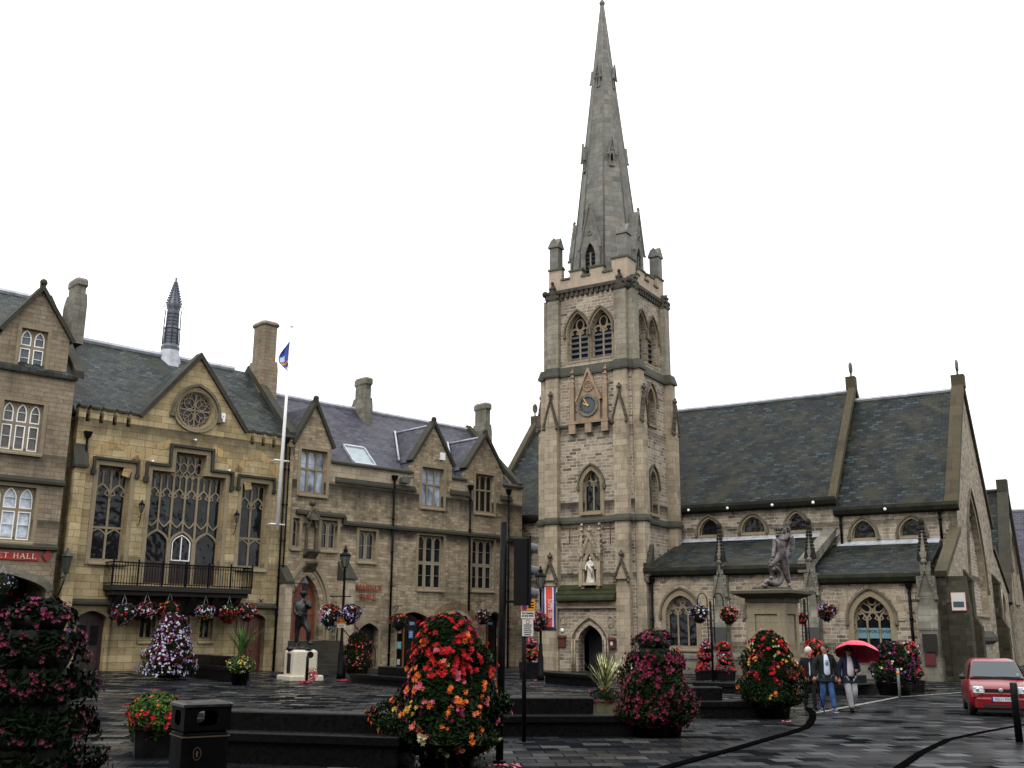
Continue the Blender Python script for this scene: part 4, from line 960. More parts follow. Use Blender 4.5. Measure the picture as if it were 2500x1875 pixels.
# --- east openings lower
def er(zm,a,b,yt,yb,X): 
    ym=(yt+yb)/2; xm=(a+b)/2; u0=CS(zm,a,ym,X)[0]; u1=CS(zm,b,ym,X)[0]; return u0,u1,CS(zm,xm,yb,X)[1],CS(zm,xm,yt,X)[1]
for (a,b,yt,yb,ys) in((1268,1345,1118,1545,1290),(1243,1320,282,640,400)):
    u0,u1,z0,z1=er(zF,a,b,yt,yb,X1); uc=YC-.1; w=.52
    zs=z1-.85
    h,o=window(CO,'pointed',uc-w,uc+w,z0,zs,z1,y=0,lights=1,bar=.1,dep=.4,surround=.22,hood=1,cusp=False); place(o,X1); HE.append(h)
def tower_stage(m,x0,x1,y0,y1,z0,z1,hs=(),he=()):
    m.m=None; m.wall([(x0,z0),(x1,z0),(x1,z1),(x0,z1)],hs,y0,.4)
    m.m=east(x1); m.wall([(y0,z0),(y1,z0),(y1,z1),(y0,z1)],he,0,.4); m.m=None
    m.add([(x0,y0,z0),(x0,y1,z0),(x0,y1,z1),(x0,y0,z1)],[(0,3,2,1)]); m.add([(x0,y1,z0),(x1,y1,z0),(x1,y1,z1),(x0,y1,z1)],[(0,3,2,1)])
m=MB(); tower_stage(m,X0,X1,Y0,Y1,-.4,zc3,HS,HE)
# belfry stage
bx0,bx1,by0,by1=.05,5.1,.6,5.65
HB=[];HBE=[]
uL=[]
for (a,b,yt,yb,ysp) in((428,640,850,1330,1040),(680,895,800,1290,1000)):
    x0,x1,z0,z1=crect(zE,a,b,yt,yb,by0); uL.append((x0,x1,z0,z1))
zt_=(uL[0][3]+uL[1][3])/2; zb_=(uL[0][2]+uL[1][2])/2; wd=(uL[0][1]-uL[0][0]+uL[1][1]-uL[1][0])/2; gap=.16
c0=(uL[0][0]+uL[1][1])/2; wd=min(wd,1.35)
for s in(-1,1):
    for E_ in(0,1):
        cc=(c0 if not E_ else (by0+by1)/2)+s*(wd/2+gap/2)
        h,o=window(CO,'pointed',cc-wd/2,cc+wd/2,zb_,zt_-1.25,zt_,y=0 if E_ else by0,lights=2,bar=.11,dep=.42,surround=.13,hood=1,lightarch=.45,louvre=True,glass=IRON,sill=False,name='belfry_window')
        (HBE if E_ else HB).append(h)
        if E_: place(o,bx1)
tower_stage(m,bx0,bx1,by0,by1,zc3,zpa,HB,HBE)
m.build('tower_wall',CHS,CO)
# buttresses
m=MB(); g=MB()
def but(x0,x1,y0,y1,z0,z1,mm): mm.box(x0,x1,y0,y1,z0,z1)
for (a,b) in((0.0,.8),(4.34,5.14)):
    but(a,b,0,Y0,-.4,zc2+.1,m); but(a,b,.14,Y0,zc2+.1,zc3,m); but(a+.03,b-.03,.3,by0,zc3,zpa-.55,g)
    but(a-.07,b+.07,-.1,Y0,-.4,1.0,m); m.cut(); g.cut()
for (a,b) in((.55,1.2),(4.95,5.6)):
    but(X1,5.85,a,b,-.4,zc2+.1,m);  but(X1,5.72,a,b,zc2+.1,zc3,m); but(bx1,5.5,a+.02,b-.02,zc3,zpa-.55,g); m.cut(); g.cut()
    but(-.7,X0,a,b,-.4,zc2+.1,m); but(-.56,X0,a,b,zc2+.1,zc3,m); but(-.35,bx0,a+.02,b-.02,zc3,zpa-.55,g); m.cut(); g.cut()
m.build('buttress',DRS,CO); g.build('belfry_buttress',masonry('belfry_buttress_stone',s3('5c584d','7a7466','8c8576','6b665a'),.6,.3,.008,(.1,.095,.08,1),.01,.5,(.045,.045,.035,1),.2,bump=.45,vary=.45,streak=.6),CO)
# string courses
def ring(m,x0,x1,y0,y1,z,p=.14,h=.16,sl=.25):
    o=[(x0-p,y0-p),(x1+p,y0-p),(x1+p,y1+p),(x0-p,y1+p)]; i=[(x0,y0),(x1,y0),(x1,y1),(x0,y1)]
    m.prismZ(o,z-h,z); m.prismZ(o,z,z+sl,i)
def bring(m,z,p=.12,h=.14,sl=.22,core=(X0,X1,Y0,Y1),dp=(0.0,5.85,-.7)):
    ring(m,*core,z,p,h,sl)
    for (a,b) in((0.0,.8),(4.34,5.14)): ring(m,a,b,dp[0],core[2]+.01,z,p,h,sl)
    for (a,b) in((.55,1.2),(4.95,5.6)): ring(m,core[1]-.01,dp[1],a,b,z,p,h,sl); ring(m,dp[2],core[0]+.01,a,b,z,p,h,sl)
m=MB(); bring(m,zc1-.02); m.cut(); bring(m,zc3+.02,.12,.12,.45,dp=(.14,5.72,-.56)); m.cut()
m.box(.8,4.34,Y0-.12,Y0,zc2-.1,zc2+.04)
m.build('string_course',masonry('weathered_string',s3('33342c','474740','3c3c35'),.9,.5,.005,(.02,.02,.015,1),.01,.6,(.015,.016,.011,1),.4,bump=.5,vary=.6,streak=.5),CO)
# gabled set-offs (crocketed) on the buttresses at two heights
GF=None
def gablet(m,cx,hw,y,z,h,th=.14):
    (GF if GF is not None and m.m is not None or GF is not None else m).m=m.m
    (GF if GF is not None else m).prismY([(cx-hw,z),(cx+hw,z),(cx,z+h)],y,y+th+.2)
    if GF is not None: GF.cut()
    m.stroke([(cx-hw-.06,z-.05),(cx,z+h+.05),(cx+hw+.06,z-.05)],.1,y-.09,y+.16)
    for t in range(4):
        for s in(-1,1): m.ball((cx+s*(hw+.06)*(1-(t+.4)/4.4),y-.03,z+.05+h*(t+.4)/4.4),.085,6,4)
    m.box(cx-.05,cx+.05,y-.03,y+.07,z+h,z+h+.3); m.ball((cx,y+.02,z+h+.36),.15,6,4,(1.2,.8,.9)); m.ball((cx,y+.02,z+h+.52),.07,6,4)
    for s in(-1,1): m.ball((cx+s*(hw+.04),y-.02,z-.12),.11,6,4)
m=MB(); GF=MB()
for cx in(.4,4.74):
    gablet(m,cx,.38,-.02,zc2+.0,1.5); m.cut(); gablet(m,cx,.36,-.14,4.75,.95); m.cut()
m.m=east(5.85)
for cy in(.87,5.27): gablet(m,cy,.32,-.02,zc2,1.5); m.cut()
gablet(m,.87,.32,-.06,4.75,.95); m.cut()
m.m=Matrix.Translation((-.7,0,0))@Matrix.Rotation(R(-90),4,'Z')
gablet(m,-.87,.34,-.02,zc2,1.6)
m.m=None
GF.build('gablet_infill',DRS,CO); GF=None
m.build('gablet',plain('dark_carved_stone',rgb('4a443a'),.85,0,.2,.5,5),CO)
# clock and its gabled case
ckx,ckz=C(zF,648,455,Y0-.2); ckr=C(zF,742,455,Y0-.2)[0]-ckx; ap=C(zF,645,112,Y0-.15)[1]; lz=C(zF,648,605,Y0-.2)[1]
m=MB(); hw=ckr+.14
m.box(ckx-hw,ckx+hw,Y0-.2,Y0,lz,ckz+ckr*.6)
m.prismY([(ckx-hw,ckz+ckr*.6),(ckx+hw,ckz+ckr*.6),(ckx,ap)],Y0-.18,Y0)
m.stroke([(ckx-hw-.05,ckz+ckr*.5),(ckx,ap+.1),(ckx+hw+.05,ckz+ckr*.5)],.12,Y0-.3,Y0)
for t in range(6):
    for s in(-1,1): m.ball((ckx+s*hw*(1-(t+.3)/6.5),Y0-.22,ckz+ckr*.7+(ap-ckz-ckr*.5)*(t+.3)/6.4),.08,6,4)
m.stroke([(ckx+.3*math.cos(2*math.pi*k/12),ckz+ckr+.55+.3*math.sin(2*math.pi*k/12)) for k in range(12)],.07,Y0-.24,Y0-.17,closed=True)
for k in range(3): m.stroke([(ckx+.12*math.cos(a)+.1*math.cos(2*math.pi*k/3+.5),ckz+ckr+.55+.12*math.sin(a)+.1*math.sin(2*math.pi*k/3+.5)) for a in [2*math.pi*j/8 for j in range(8)]],.04,Y0-.22,Y0-.17,closed=True)
for s in(-1,1):
    xx=ckx+s*(hw+.32); m.box(xx-.13,xx+.13,Y0-.22,Y0,lz,ckz+ckr+.5); m.prismZ([(xx-.14,Y0-.23),(xx+.14,Y0-.23),(xx+.14,Y0),(xx-.14,Y0)],ckz+ckr+.5,ckz+ckr+1.7,[(xx-.02,Y0-.1),(xx+.02,Y0-.1),(xx+.02,Y0-.05),(xx-.02,Y0-.05)])
    for t in range(4):
        for q in(-1,1): m.ball((xx+q*.12*(1-t*.2),Y0-.16,ckz+ckr+.6+t*.28),.075,6,4)
m.box(ckx-hw-.55,ckx+hw+.55,Y0-.3,Y0,lz-.16,lz)
for t in(-1,0,1): m.prismZ([(ckx+t*(hw+.3)-.2,Y0-.28),(ckx+t*(hw+.3)+.2,Y0-.28),(ckx+t*(hw+.3)+.2,Y0),(ckx+t*(hw+.3)-.2,Y0)][::1],lz-.7,lz-.16); 
co=m.build('clock_case',masonry('clock_case_stone',s3('78665a','937f6a','86705c'),.9,.5,.005,(.1,.08,.06,1),.0,.5,bump=.3,vary=.4),CO)
m=MB(); fy=Y0-.24
face=[(ckx+ckr*.97*math.cos(2*math.pi*k/32),ckz+ckr*.97*math.sin(2*math.pi*k/32)) for k in range(32)]
m.prismY(face,fy,Y0-.18); fo=m.build('clock_face',plain('slate_blue_face',rgb('3b4045'),.5),CO)
m=MB(); m.stroke(face,.15,fy-.05,fy+.03,closed=True); m.build('clock_rim',DRG,fo)
gold=plain('gilt',rgb('c0a040'),.35,.4); dk=plain('numeral_black',rgb('1c2028'),.5)
m=MB()
for k in range(12):
    a=math.pi/2-k*math.pi/6; 
    for s in((-.05,0,.05) if k%3 else (-.07,-.02,.03,.07)): m.stroke([(ckx+ckr*.63*math.cos(a)-s*math.sin(a),ckz+ckr*.63*math.sin(a)+s*math.cos(a)),(ckx+ckr*.86*math.cos(a)-s*math.sin(a),ckz+ckr*.86*math.sin(a)+s*math.cos(a))],.025,fy-.012,fy)
m.build('numerals',dk,fo)
m=MB()
for (dxp,dyp,w_,L_) in((-48,-70,.05,1),(-52,-20,.06,1)):
    hx,hz_=C(zF,648+dxp,455+dyp,Y0-.26); m.stroke([(ckx,ckz),(hx,hz_)],w_,fy-.04-w_*.2,fy-.02)
m.prismY([(ckx+.06*math.cos(a),ckz+.06*math.sin(a)) for a in [2*math.pi*k/10 for k in range(10)]],fy-.065,fy-.02)
m.build('clock_hands',gold,fo)
# crosses, niche with figure
m=MB()
for X in(594,959):
    x,z=C(zG,X,222,Y0); 
    m.box(x-.035,x+.035,Y0-.008,Y0+.0,z-.85,z+.45); m.box(x-.42,x+.42,Y0-.009,Y0+.0,z-.05,z+.03)
    for (a,b) in((0,.45),(-.42,0),(.42,0)): m.prismY([(x+a+.1*math.cos(2*math.pi*k/8),z+b+.1*math.sin(2*math.pi*k/8)) for k in range(8)],Y0-.01,Y0)
    m.cut()
m.build('incised_cross',plain('incised_dark',rgb('4a3326'),.9),CO)
nx0,nx1,nz0,nz1=crect(zG,733,825,430,710,Y0-.25)
nx0-=.05;nx1+=.05
m=MB(); xc=(nx0+nx1)/2; m.box(nx0-.2,nx0,Y0-.3,Y0,nz0-.4,nz1-.2); m.box(nx1,nx1+.2,Y0-.3,Y0,nz0-.4,nz1-.2)
m.stroke(arc(nx0-.02,nx1+.02,nz1-.95,nz1,'pointed'),.18,Y0-.36,Y0); m.stroke([(nx0-.25,nz1-.55),(xc,nz1+.8),(nx1+.25,nz1-.55)],.14,Y0-.4,Y0)
gablet(m,xc,.45,Y0-.34,nz1-.1,.9,.1)
for s in(nx0-.18,nx1+.18):
    m.box(s-.1,s+.1,Y0-.4,Y0,nz0-.2,nz1-.1); m.prismZ([(s-.13,Y0-.42),(s+.13,Y0-.42),(s+.13,Y0-.05),(s-.13,Y0-.05)],nz1-.1,nz1+1.4,[(s-.02,Y0-.2),(s+.02,Y0-.2),(s+.02,Y0-.16),(s-.02,Y0-.16)])
    for t in range(5):
        for q in(-1,1): m.ball((s+q*.12*(1-t*.14),Y0-.24,nz1+.1+t*.27),.075,6,4)
    m.ball((s,Y0-.2,nz1+1.45),.1,6,4)
m.box(nx0-.12,nx1+.12,Y0-.45,Y0,nz0-.14,nz0)
m.build('niche',DRS,CO)
m=MB(); m.wall(opening(nx0,nx1,nz0,nz1-.95,nz1),(),Y0-.02); m.build('niche_recess',plain('niche_dark',rgb('5a4c3e'),.9),CO)
# porch with mossy weathering and moulded doorway
px0,px1=.8,4.34; zpr=C(zG,740,728,Y0)[1]; zpb=C(zG,740,850,Y0-.6)[1]; zfr=C(zG,740,925,Y0-.55)[1]
m=MB(); dh=opening(dx0,dx1,-.3,dzs,dza,'tudor',10)
m.wall([(px0,-.4),(px1,-.4),(px1,zpb-.05),(px0,zpb-.05)],[dh],yD,.5)
m.build('porch_wall',CHS,CO)
m=MB(); m.box(px0,px1,yD-.12,yD,zfr+.03,zpb-.15); m.box(px0,px1,yD-.2,yD,zfr-.08,zfr+.03)
for k in range(22):
    x=px0+.35+(px1-px0-.7)*k/21; zz=(zfr+zpb)/2-.05; m.stroke([(x-.055,zz-.08),(x+.055,zz+.08)],.025,yD-.14,yD-.12); m.stroke([(x+.055,zz-.08),(x-.055,zz+.08)],.025,yD-.141,yD-.12)
m.build('porch_frieze',DRS,CO)
m=MB(); n_=3
for k in range(n_):
    za=zpb+(zpr-zpb)*k/n_; zb=zpb+(zpr-zpb)*(k+1)/n_; ya=-.3+(Y0+.3)*k/n_; yb_=-.3+(Y0+.3)*(k+1)/n_
    m.prismX([(ya-.1,za-.12),(ya-.1,za),(yb_,zb+.0),(Y0,zb),(Y0,za-.12)],px0-.02,px1+.02)
m.build('porch_weathering',masonry('bright_moss_stone',s3('191c0e','282d14','20240f'),1.1,.5,.008,(.01,.012,.005,1),.01,.5,(.02,.02,.012,1),.6,vary=.7),CO)
m=MB()
for (of,ya) in((.1,yD+.12),(.24,yD-.0),(.4,yD-.12)): m.stroke([(dx0-of,-.1 if of<.4 else .9+dzs*.0+.9)]+arc(dx0-of,dx1+of,dzs,dza+of*1.1,'tudor',10)[::-1]+[(dx1+of,-.1 if of<.4 else 1.8)],.13,ya,ya+.3)
for s in(-1,1):
    for of in(.2,.36): m.tube([(((dx0+dx1)/2)+s*((dx1-dx0)/2+of),yD-.06,0),(((dx0+dx1)/2)+s*((dx1-dx0)/2+of),yD-.06,dzs)],.05,8)
m.build('door_arch',DRS,CO)
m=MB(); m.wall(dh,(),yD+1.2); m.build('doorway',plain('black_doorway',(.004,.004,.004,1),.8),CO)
m=MB()
for X in(535,965):
    x,z=C(zG,X,1060,yD); m.stroke([(x+.2*math.cos(2*math.pi*k/14)*(1+.15*math.cos(4*math.pi*k/14)),z+.28*math.sin(2*math.pi*k/14)) for k in range(14)],.06,yD-.04,yD+.01,closed=True); m.box(x-.1,x+.1,yD-.03,yD+.01,z-.14,z+.14); m.cut()
m.build('carved_shield',DRS,CO)
# notice boards by the door
for (X0_,X1_,Ya,Yb,red) in((484,548,1208,1290,1),(948,1000,1228,1300,0)):
    a,b,z0,z1=crect(zG,X0_,X1_,Ya,Yb,-.02); yy=yD-.08 if red else -.08; m=MB().box(a,b,yy,yy+.08,z0,z1); m.prismX([(yy-.06,z1+.0),(yy-.06,z1+.06),(yy+.08,z1+.14),(yy+.08,z1)],a-.04,b+.04)
    o=m.build('notice_board',plain('maroon_board',rgb('4a1e18'),.5),CO)
    if not red: MB().box(a+.1,b-.1,yy-.006,yy,z0+.15,z1-.08).build('paper_notice',plain('paper',rgb('b5b5b0'),.7),o)
a,z=C(zG,530,1138,yD); MB().lathe([(.01,0),(.11,0),(.11,.08),(.01,.08)],a,0,14).build('round_alarm',WHT,CO).data.transform(Matrix.Translation((0,yD,z))@Matrix.Rotation(R(90),4,'X'))
# cornice, parapet
m=MB(); ring(m,bx0,bx1,by0,by1,zpa-.02,.18,.2,.02)
for k in range(15):
    x=bx0+.25+(bx1-bx0-.5)*k/14; m.box(x-.09,x+.09,by0-.14,by0,zpa-.52,zpa-.22); m.ball((x,by0-.12,zpa-.5),.08,6,4)
    m.box(bx1,bx1+.14,x-bx0+by0-.09,x-bx0+by0+.09,zpa-.52,zpa-.22)
for (a,b) in((0.0,.8),(4.34,5.14)):
    zz=zpa-.62; m.prismY([(a,zz),(b,zz),((a+b)/2,zz+1.0)],.24,by0); m.ball(((a+b)/2,.3,zz+1.05),.12,6,4)
    for t in range(3):
        for q in(-1,1): m.ball(((a+b)/2+q*.36*(1-t/3.2),.26,zz+.1+t*.3),.1,6,4)
for (a,b) in((.55,1.2),(4.95,5.6)):
    m.m=east(5.5); m.prismY([(a,zpa-.62),(b,zpa-.62),((a+b)/2,zpa+.3)],-.04,.4)
    for t in range(3):
        for q in(-1,1): m.ball(((a+b)/2+q*.3*(1-t/3.2),-.02,zpa-.5+t*.28),.09,6,4)
    m.m=None
for (u,v) in((bx0,by0),(bx1,by0),(bx1,by1)): m.ball((u,v,zpa-.35),.33,8,6); m.ball((u+(.2 if u>1 else -.2),v-.2 if v<1 else v+.2,zpa-.15),.2,8,6)
m.build('cornice',plain('soot_carved_stone',rgb('3d3a33'),.85,0,.2,.6,4),CO)
fr=[(0,.17,1),(.17,.27,0),(.27,.43,.6),(.43,.53,0),(.53,.70,.6),(.70,.81,0),(.81,1,1)]
pa0,pa1,pb0,pb1=bx0-.04,bx1+.04,by0-.04,by1+.04
m=MB(); c_=MB()
def par(mm,cc,L0,L1,y,th,face):
    for (a,b,h) in fr:
        x0=L0+(L1-L0)*a; x1=L0+(L1-L0)*b; z1=zpt+h*.72
        mm.box(x0,x1,y,y+th,zpa,z1); cc.prismX([(y-.07,z1),(y-.07,z1+.1),(y+th/2,z1+.2),(y+th+.05,z1+.1),(y+th+.05,z1)],x0-.05,x1+.05)
par(m,c_,pa0,pa1,pb0,.3,0); 
for (X_) in(pa1,):
    m.m=east(X_); c_.m=east(X_); par(m,c_,pb0+.31,pb1,0,.3,0)
m.m=c_.m=Matrix.Translation((pa0,0,0))@Matrix.Rotation(R(-90),4,'Z'); par(m,c_,-pb1,-pb0-.31,0,.3,0)
m.m=c_.m=Matrix.Translation((0,pb1,0))@Matrix.Rotation(R(180),4,'Z'); par(m,c_,-pa1+.31,-pa0-.31,0,.3,0)
m.m=c_.m=None; m.box(pa0+.3,pa1-.3,pb0+.3,pb1-.3,zpa,zpa+.3)
m.build('parapet',PAR,CO); c_.build('parapet_coping',masonry('grey_green_coping',s3('3f4238','545747','484b3c'),.8,.5,.005,(.03,.03,.02,1),.01,.4,(.03,.03,.02,1),.6,vary=.5),CO)
# corner pillars
for (u,v) in((pa0+.32,pb0+.32),(pa1-.32,pb0+.32),(pa1-.32,pb1-.32),(pa0+.32,pb1-.32)):
    m=MB(); zt_=25.0; w=.29
    m.box(u-w,u+w,v-w,v+w,zpa+.3,zt_-.5)
    m.prismY([(u-w-.08,zt_-.62),(u-w-.08,zt_-.5),(u,zt_+.02),(u+w+.08,zt_-.5),(u+w+.08,zt_-.62)],v-w-.05,v+w+.05); m.prismX([(v-w-.08,zt_-.6),(v-w-.08,zt_-.48),(v,zt_+.05),(v+w+.08,zt_-.48),(v+w+.08,zt_-.6)],u-w-.05,u+w+.05)
    m.build('corner_pillar',SPR,CO)
# spire
zs0,zst=22.0,41.55; ra=2.06/math.cos(math.pi/8); k8=lambda i:math.pi/8+i*math.pi/4
m=MB(); prof=[]
NS=26
for i in range(NS+1):
    t=i/NS; prof.append((ra*(1-t)+.1*t,zs0+(zst-zs0)*t))
m.lathe(prof,XC,YC,8,False,math.pi/8)
so=m.build('spire',SPR,CO)
m=MB(); m.lathe([(.1,zst-.1),(.16,zst),(.2,zst+.12),(.12,zst+.28),(.05,zst+.4)],XC,YC,10); m.build('finial',SPR,so)
m=MB()
for i in range(8): m.tube([(XC+(ra+.01)*math.cos(k8(i)),YC+(ra+.01)*math.sin(k8(i)),zs0),(XC+.1*math.cos(k8(i)),YC+.1*math.sin(k8(i)),zst)],[.055,.03],5)
m.build('spire_ribs',SPR,so)
ap_=lambda z:(ra*(1-(z-zs0)/(zst-zs0))+.1*(z-zs0)/(zst-zs0))*math.cos(math.pi/8)
def lucarne(ang,z0,h,w,deep,lights):
    # built facing local -y, then turned to face angle ang
    T=Matrix.Translation((XC,YC,0))@Matrix.Rotation(ang+math.pi/2,4,'Z')
    r0=ap_(z0); m=MB(); m.m=T; y=-r0-deep
    wall=[(-w,z0),(w,z0),(w,z0+h*.5),(0,z0+h),(-w,z0+h*.5)]
    zs=z0+h*.42; hole=opening(-w*.55,w*.55,z0+h*.06,zs-h*.12,zs+h*.08,'pointed',6)
    m.wall(wall,[hole],y,.15); m.edge(wall,y,-ap_(z0+h)+.1)
    m.stroke([(-w-.07,z0+h*.42),(0,z0+h+.1),(w+.07,z0+h*.42)],.1,y-.08,y+.05)
    n=int(h*1.9)
    for t in range(n):
        for s in(-1,1): m.ball((s*(w+.05)*(1-(t+.5)/n),y-.06,z0+h*.45+(h*.6)*(t+.5)/n),.03+.02*w,5,4)
    m.ball((0,y,z0+h+.16),.1*min(1,w+.3),6,4)
    for s in(-1,1): m.ball((s*(w+.1),y-.05,z0+h*.42),.07+.03*w,6,4)
    if lights==2: m.box(-.05,.05,y+.05,y+.15,z0+h*.06,zs-h*.05)
    m.stroke([(w*.22*math.cos(2*math.pi*k/10),z0+h*.63+w*.22*math.sin(2*math.pi*k/10)) for k in range(10)],.05,y-.05,y+.02,closed=True)
    o=m.build('lucarne',SPR,so)
    q=MB(); q.m=T; q.wall(hole,(),y+.14); q.build('opening',IRON,o)
    if w>.4:
        q=MB(); q.m=T
        for k in range(6): zz=z0+h*.08+k*h*.055; q.box(-w*.5,w*.5,y+.07,y+.12,zz,zz+.035)
        q.build('louvres',bpy.data.materials['dark_louvre'],o)
for i in range(4): lucarne(-math.pi/2+i*math.pi/2,22.1,4.6,.62,.12,2)
for i in range(4): lucarne(-math.pi/4+i*math.pi/2,29.6,1.75,.17,.1,1)
for i in range(4): lucarne(-math.pi/2+i*math.pi/2,35.3,1.5,.12,.06,1)
# stair opening door low on the spire (small dark slit)
# ================================================================ nave, chancel, aisles
yc,ya=6.0,.9; ry=12.3; xN0,xN1,xE=-8.0,14.55,20.5
zeN,zeC=9.05,8.45; zrN,zrC=16.25,15.65
# clerestory windows
HN=[];
for (zm,a,b,yt,yb_) in((zI,548,690,258,385),(zI,925,1085,240,362),(zI,1318,1462,207,345),(zJ,415,568,252,380),(zJ,805,962,237,360)):
    x0,x1,z0,z1=crect(zm,a,b,yt,yb_,yc)
    wx=(x1-x0)*.12; x0-=wx; x1+=wx; z1+=.12
    h,o=window(CO,'pointed',x0,x1,z0,z0+.12,z1,y=yc,lights=1,bar=.06,dep=.3,surround=.13,hood=1,cusp=False,sill=False,name='clerestory_window'); HN.append(h)
    t=MB(); xc=(x0+x1)/2; w=(x1-x0)/2
    for (ax,az) in((0,.62),(-.5,.28),(.5,.28)):
        pts=[(xc+ax*w+w*.3*math.cos(2*math.pi*k/10),z0+(z1-z0)*az+w*.3*math.sin(2*math.pi*k/10)) for k in range(10)]
        t.stroke(pts,.018,yc+.22,yc+.27,closed=True)
    t.build('trefoil_tracery',COP,o)
m=MB(); m.wall([(5.2,5.5),(xN1,5.5),(xN1,zeN),(5.2,zeN)],HN[:3],yc,.3); m.box(xN0,-.3,yc,yc+.4,-.4,zeN); m.wall([(xN1,5.2),(xE,5.2),(xE,zeC),(xN1,zeC)],HN[3:],yc,.3)
m.box(xN0,xE-.3,yc+.45,2*ry-yc,-.4,zeC-.1)
m.build('nave_wall',CHS,CO)
m=MB(); m.prismX([(yc-.3,zeN-.12),(yc-.3,zeN+.05),(ry,zrN),(2*ry-yc+.3,zeN+.05),(2*ry-yc+.3,zeN-.12)],xN0+.2,xN1); m.build('nave_roof',SLC,CO)
m=MB(); m.prismX([(yc-.3,zeC-.12),(yc-.3,zeC+.05),(ry,zrC),(2*ry-yc+.3,zeC+.05),(2*ry-yc+.3,zeC-.12)],xN1,xE-.15); m.build('chancel_roof',SLC,CO)
MB().tube([(xN0,ry,zrN+.02),(xN1,ry,zrN+.02)],.13,6,smooth=False).tube([(xN1,ry,zrC+.02),(xE,ry,zrC+.02)],.13,6,smooth=False).build('ridge_capping',LEAD,CO)
def gutter(m,x0,x1,y,z): m.prismX([(y-.42,z-.05),(y-.42,z+.12),(y-.2,z+.12),(y,z-.2),(y,z-.35),(y-.3,z-.25)],x0,x1)
m=MB(); gutter(m,5.3,xN1+.05,yc,zeN-.02); m.cut(); gutter(m,xN1-.1,xE+.15,yc,zeC-.02); m.cut(); gutter(m,xN0,-.8,yc,zeN-.02)
m.build('gutter',masonry('dark_gutter_stone',s3('191914','262620','1f1f19'),1,1,.002,(.01,.01,.01,1),0,.4,(.01,.01,.008,1),.6,vary=.3),CO)
# aisles
xA0,xA1,xB1=5.9,14.3,19.6
zaN,zaC=5.2,4.65; ztN,ztC=7.12,6.62
HA=[]
def aw(zm,a,b,yt,yb_,ysp):
    x0,x1,z0,z1=crect(zm,a,b,yt,yb_,ya); zs=C(zm,(a+b)/2,ysp,ya)[1]
    h,o=window(CO,'pointed',x0,x1,z0,zs,z1,y=ya,lights=3,bar=.085,dep=.4,surround=.26,hood=1,lightarch=.5,name='aisle_window'); HA.append(h)
    m=MB(); pts=arc(x0-.36,x1+.36,zs,z1+.6,'pointed',12)
    for i in range(len(pts)-1):
        p,q=Vector(pts[i]),Vector(pts[i+1]); 
        for k in range(2):
            c=p.lerp(q,(k+.5)/2); d=(q-p).normalized(); n=Vector((d.y,-d.x)); 
            e=.055; A=[c-d*e,c+d*e,c+d*e+n*.42,c-d*e+n*.42]; m.prismY([(v.x,v.y) for v in A],ya-.022,ya+.01)
    m.build('voussoirs',DRS,o)
    return x0,x1,z0,z1,o
aw(zI,238,505,915,1372,1085)
w2=aw(zI,985,1250,900,1330,1075)
w3=aw(zJ,415,712,850,1330,1045)
# shop banner film behind the third window
x0,x1,z0,z1,o=w3; zz0=C(zJ,560,1190,ya)[1]; zz1=C(zJ,560,1105,ya)[1]; 
fm=MB(); w=(x1-x0)/3
for i in range(3): fm.box(x0+w*i+.06,x0+w*(i+1)-.06,ya+.3,ya+.32,zz0,zz1)
f_=fm.build('window_sign',plain('blue_sign_film',rgb('5f8088'),.4),o)
dbl=plain('dark_blue_letters',rgb('16222e'),.5)
for i,wd_ in enumerate(('GATEWAY','WORLD','SHOP')): text_mesh(wd_,.2,.003,dbl,'window_lettering',f_,Matrix.Translation((x0+w*(i+.5),ya+.285,zz1-.16)),xscale=.85)
fm=MB().box(x0+w*1.3,x0+w*1.75,ya+.29,ya+.31,zz0-.75,zz0-.5).build('red_sign',plain('red_film',rgb('a01c24'),.4),o)
# aisle wall
m=MB(); m.wall([(xA0,-.4),(xA1,-.4),(xA1,zaN),(xA0,zaN)],HA[:2],ya,.4); m.wall([(xA1,-.4),(xB1,-.4),(xB1,zaC),(xA1,zaC)],HA[2:],ya,.4)
m.add([(xB1,ya,-.4),(xB1,yc,-.4),(xB1,yc,ztC),(xB1,ya,zaC)],[(0,1,2,3)])
m.box(5.25,xA0,1.3,2.2,-.4,zaN+.1)
m.build('aisle_wall',CHS,CO)
m=MB(); m.prismX([(ya-.3,zaN-.1),(ya-.3,zaN+.08),(yc,ztN),(yc,ztN-.3)],xA0-.25,xA1); m.prismX([(ya-.3,zaC-.1),(ya-.3,zaC+.08),(yc,ztC),(yc,ztC-.3)],xA1,xB1+.1)
m.build('aisle_roof',SLC,CO)
m=MB(); m.add([(5.45,yc-.02,ztN+.02),(xN1,yc-.02,ztN+.02),(xN1,yc-.35,ztN-.09),(5.45,yc-.35,ztN-.09)],[(0,3,2,1)]); m.box(5.45,xN1,yc-.04,yc,ztN-.05,ztN+.13); m.box(xN1,xB1,yc-.04,yc,ztC-.05,ztC+.13)
m.prismX([(yc-.4,ztC-.12),(yc-.4,ztC-.07),(yc,ztC+.07),(yc,ztC)],xN1,xB1)
m.build('lead_flashing',LEAD,CO)
m=MB(); gutter(m,xA0-.2,xA1+.0,ya,zaN+.0); m.cut(); gutter(m,xA1,xB1+.2,ya,zaC+.0); m.build('aisle_gutter',bpy.data.materials['dark_gutter_stone'],CO)
m=MB()  # sloping kneeler between the aisle roofs, plinth and sills
m.prismX([(ya-.35,zaN-.3),(ya-.35,zaN+.3),(yc,ztN+.38),(yc,ztN)],xA1-.42,xA1+.18); m.cut()
m.prismX([(ya-.15,.9),(ya-.15,.75),(ya,.75),(ya,1.05)],xA0,xB1); m.box(xA0,xB1,ya-.12,ya,-.4,.75); m.cut()
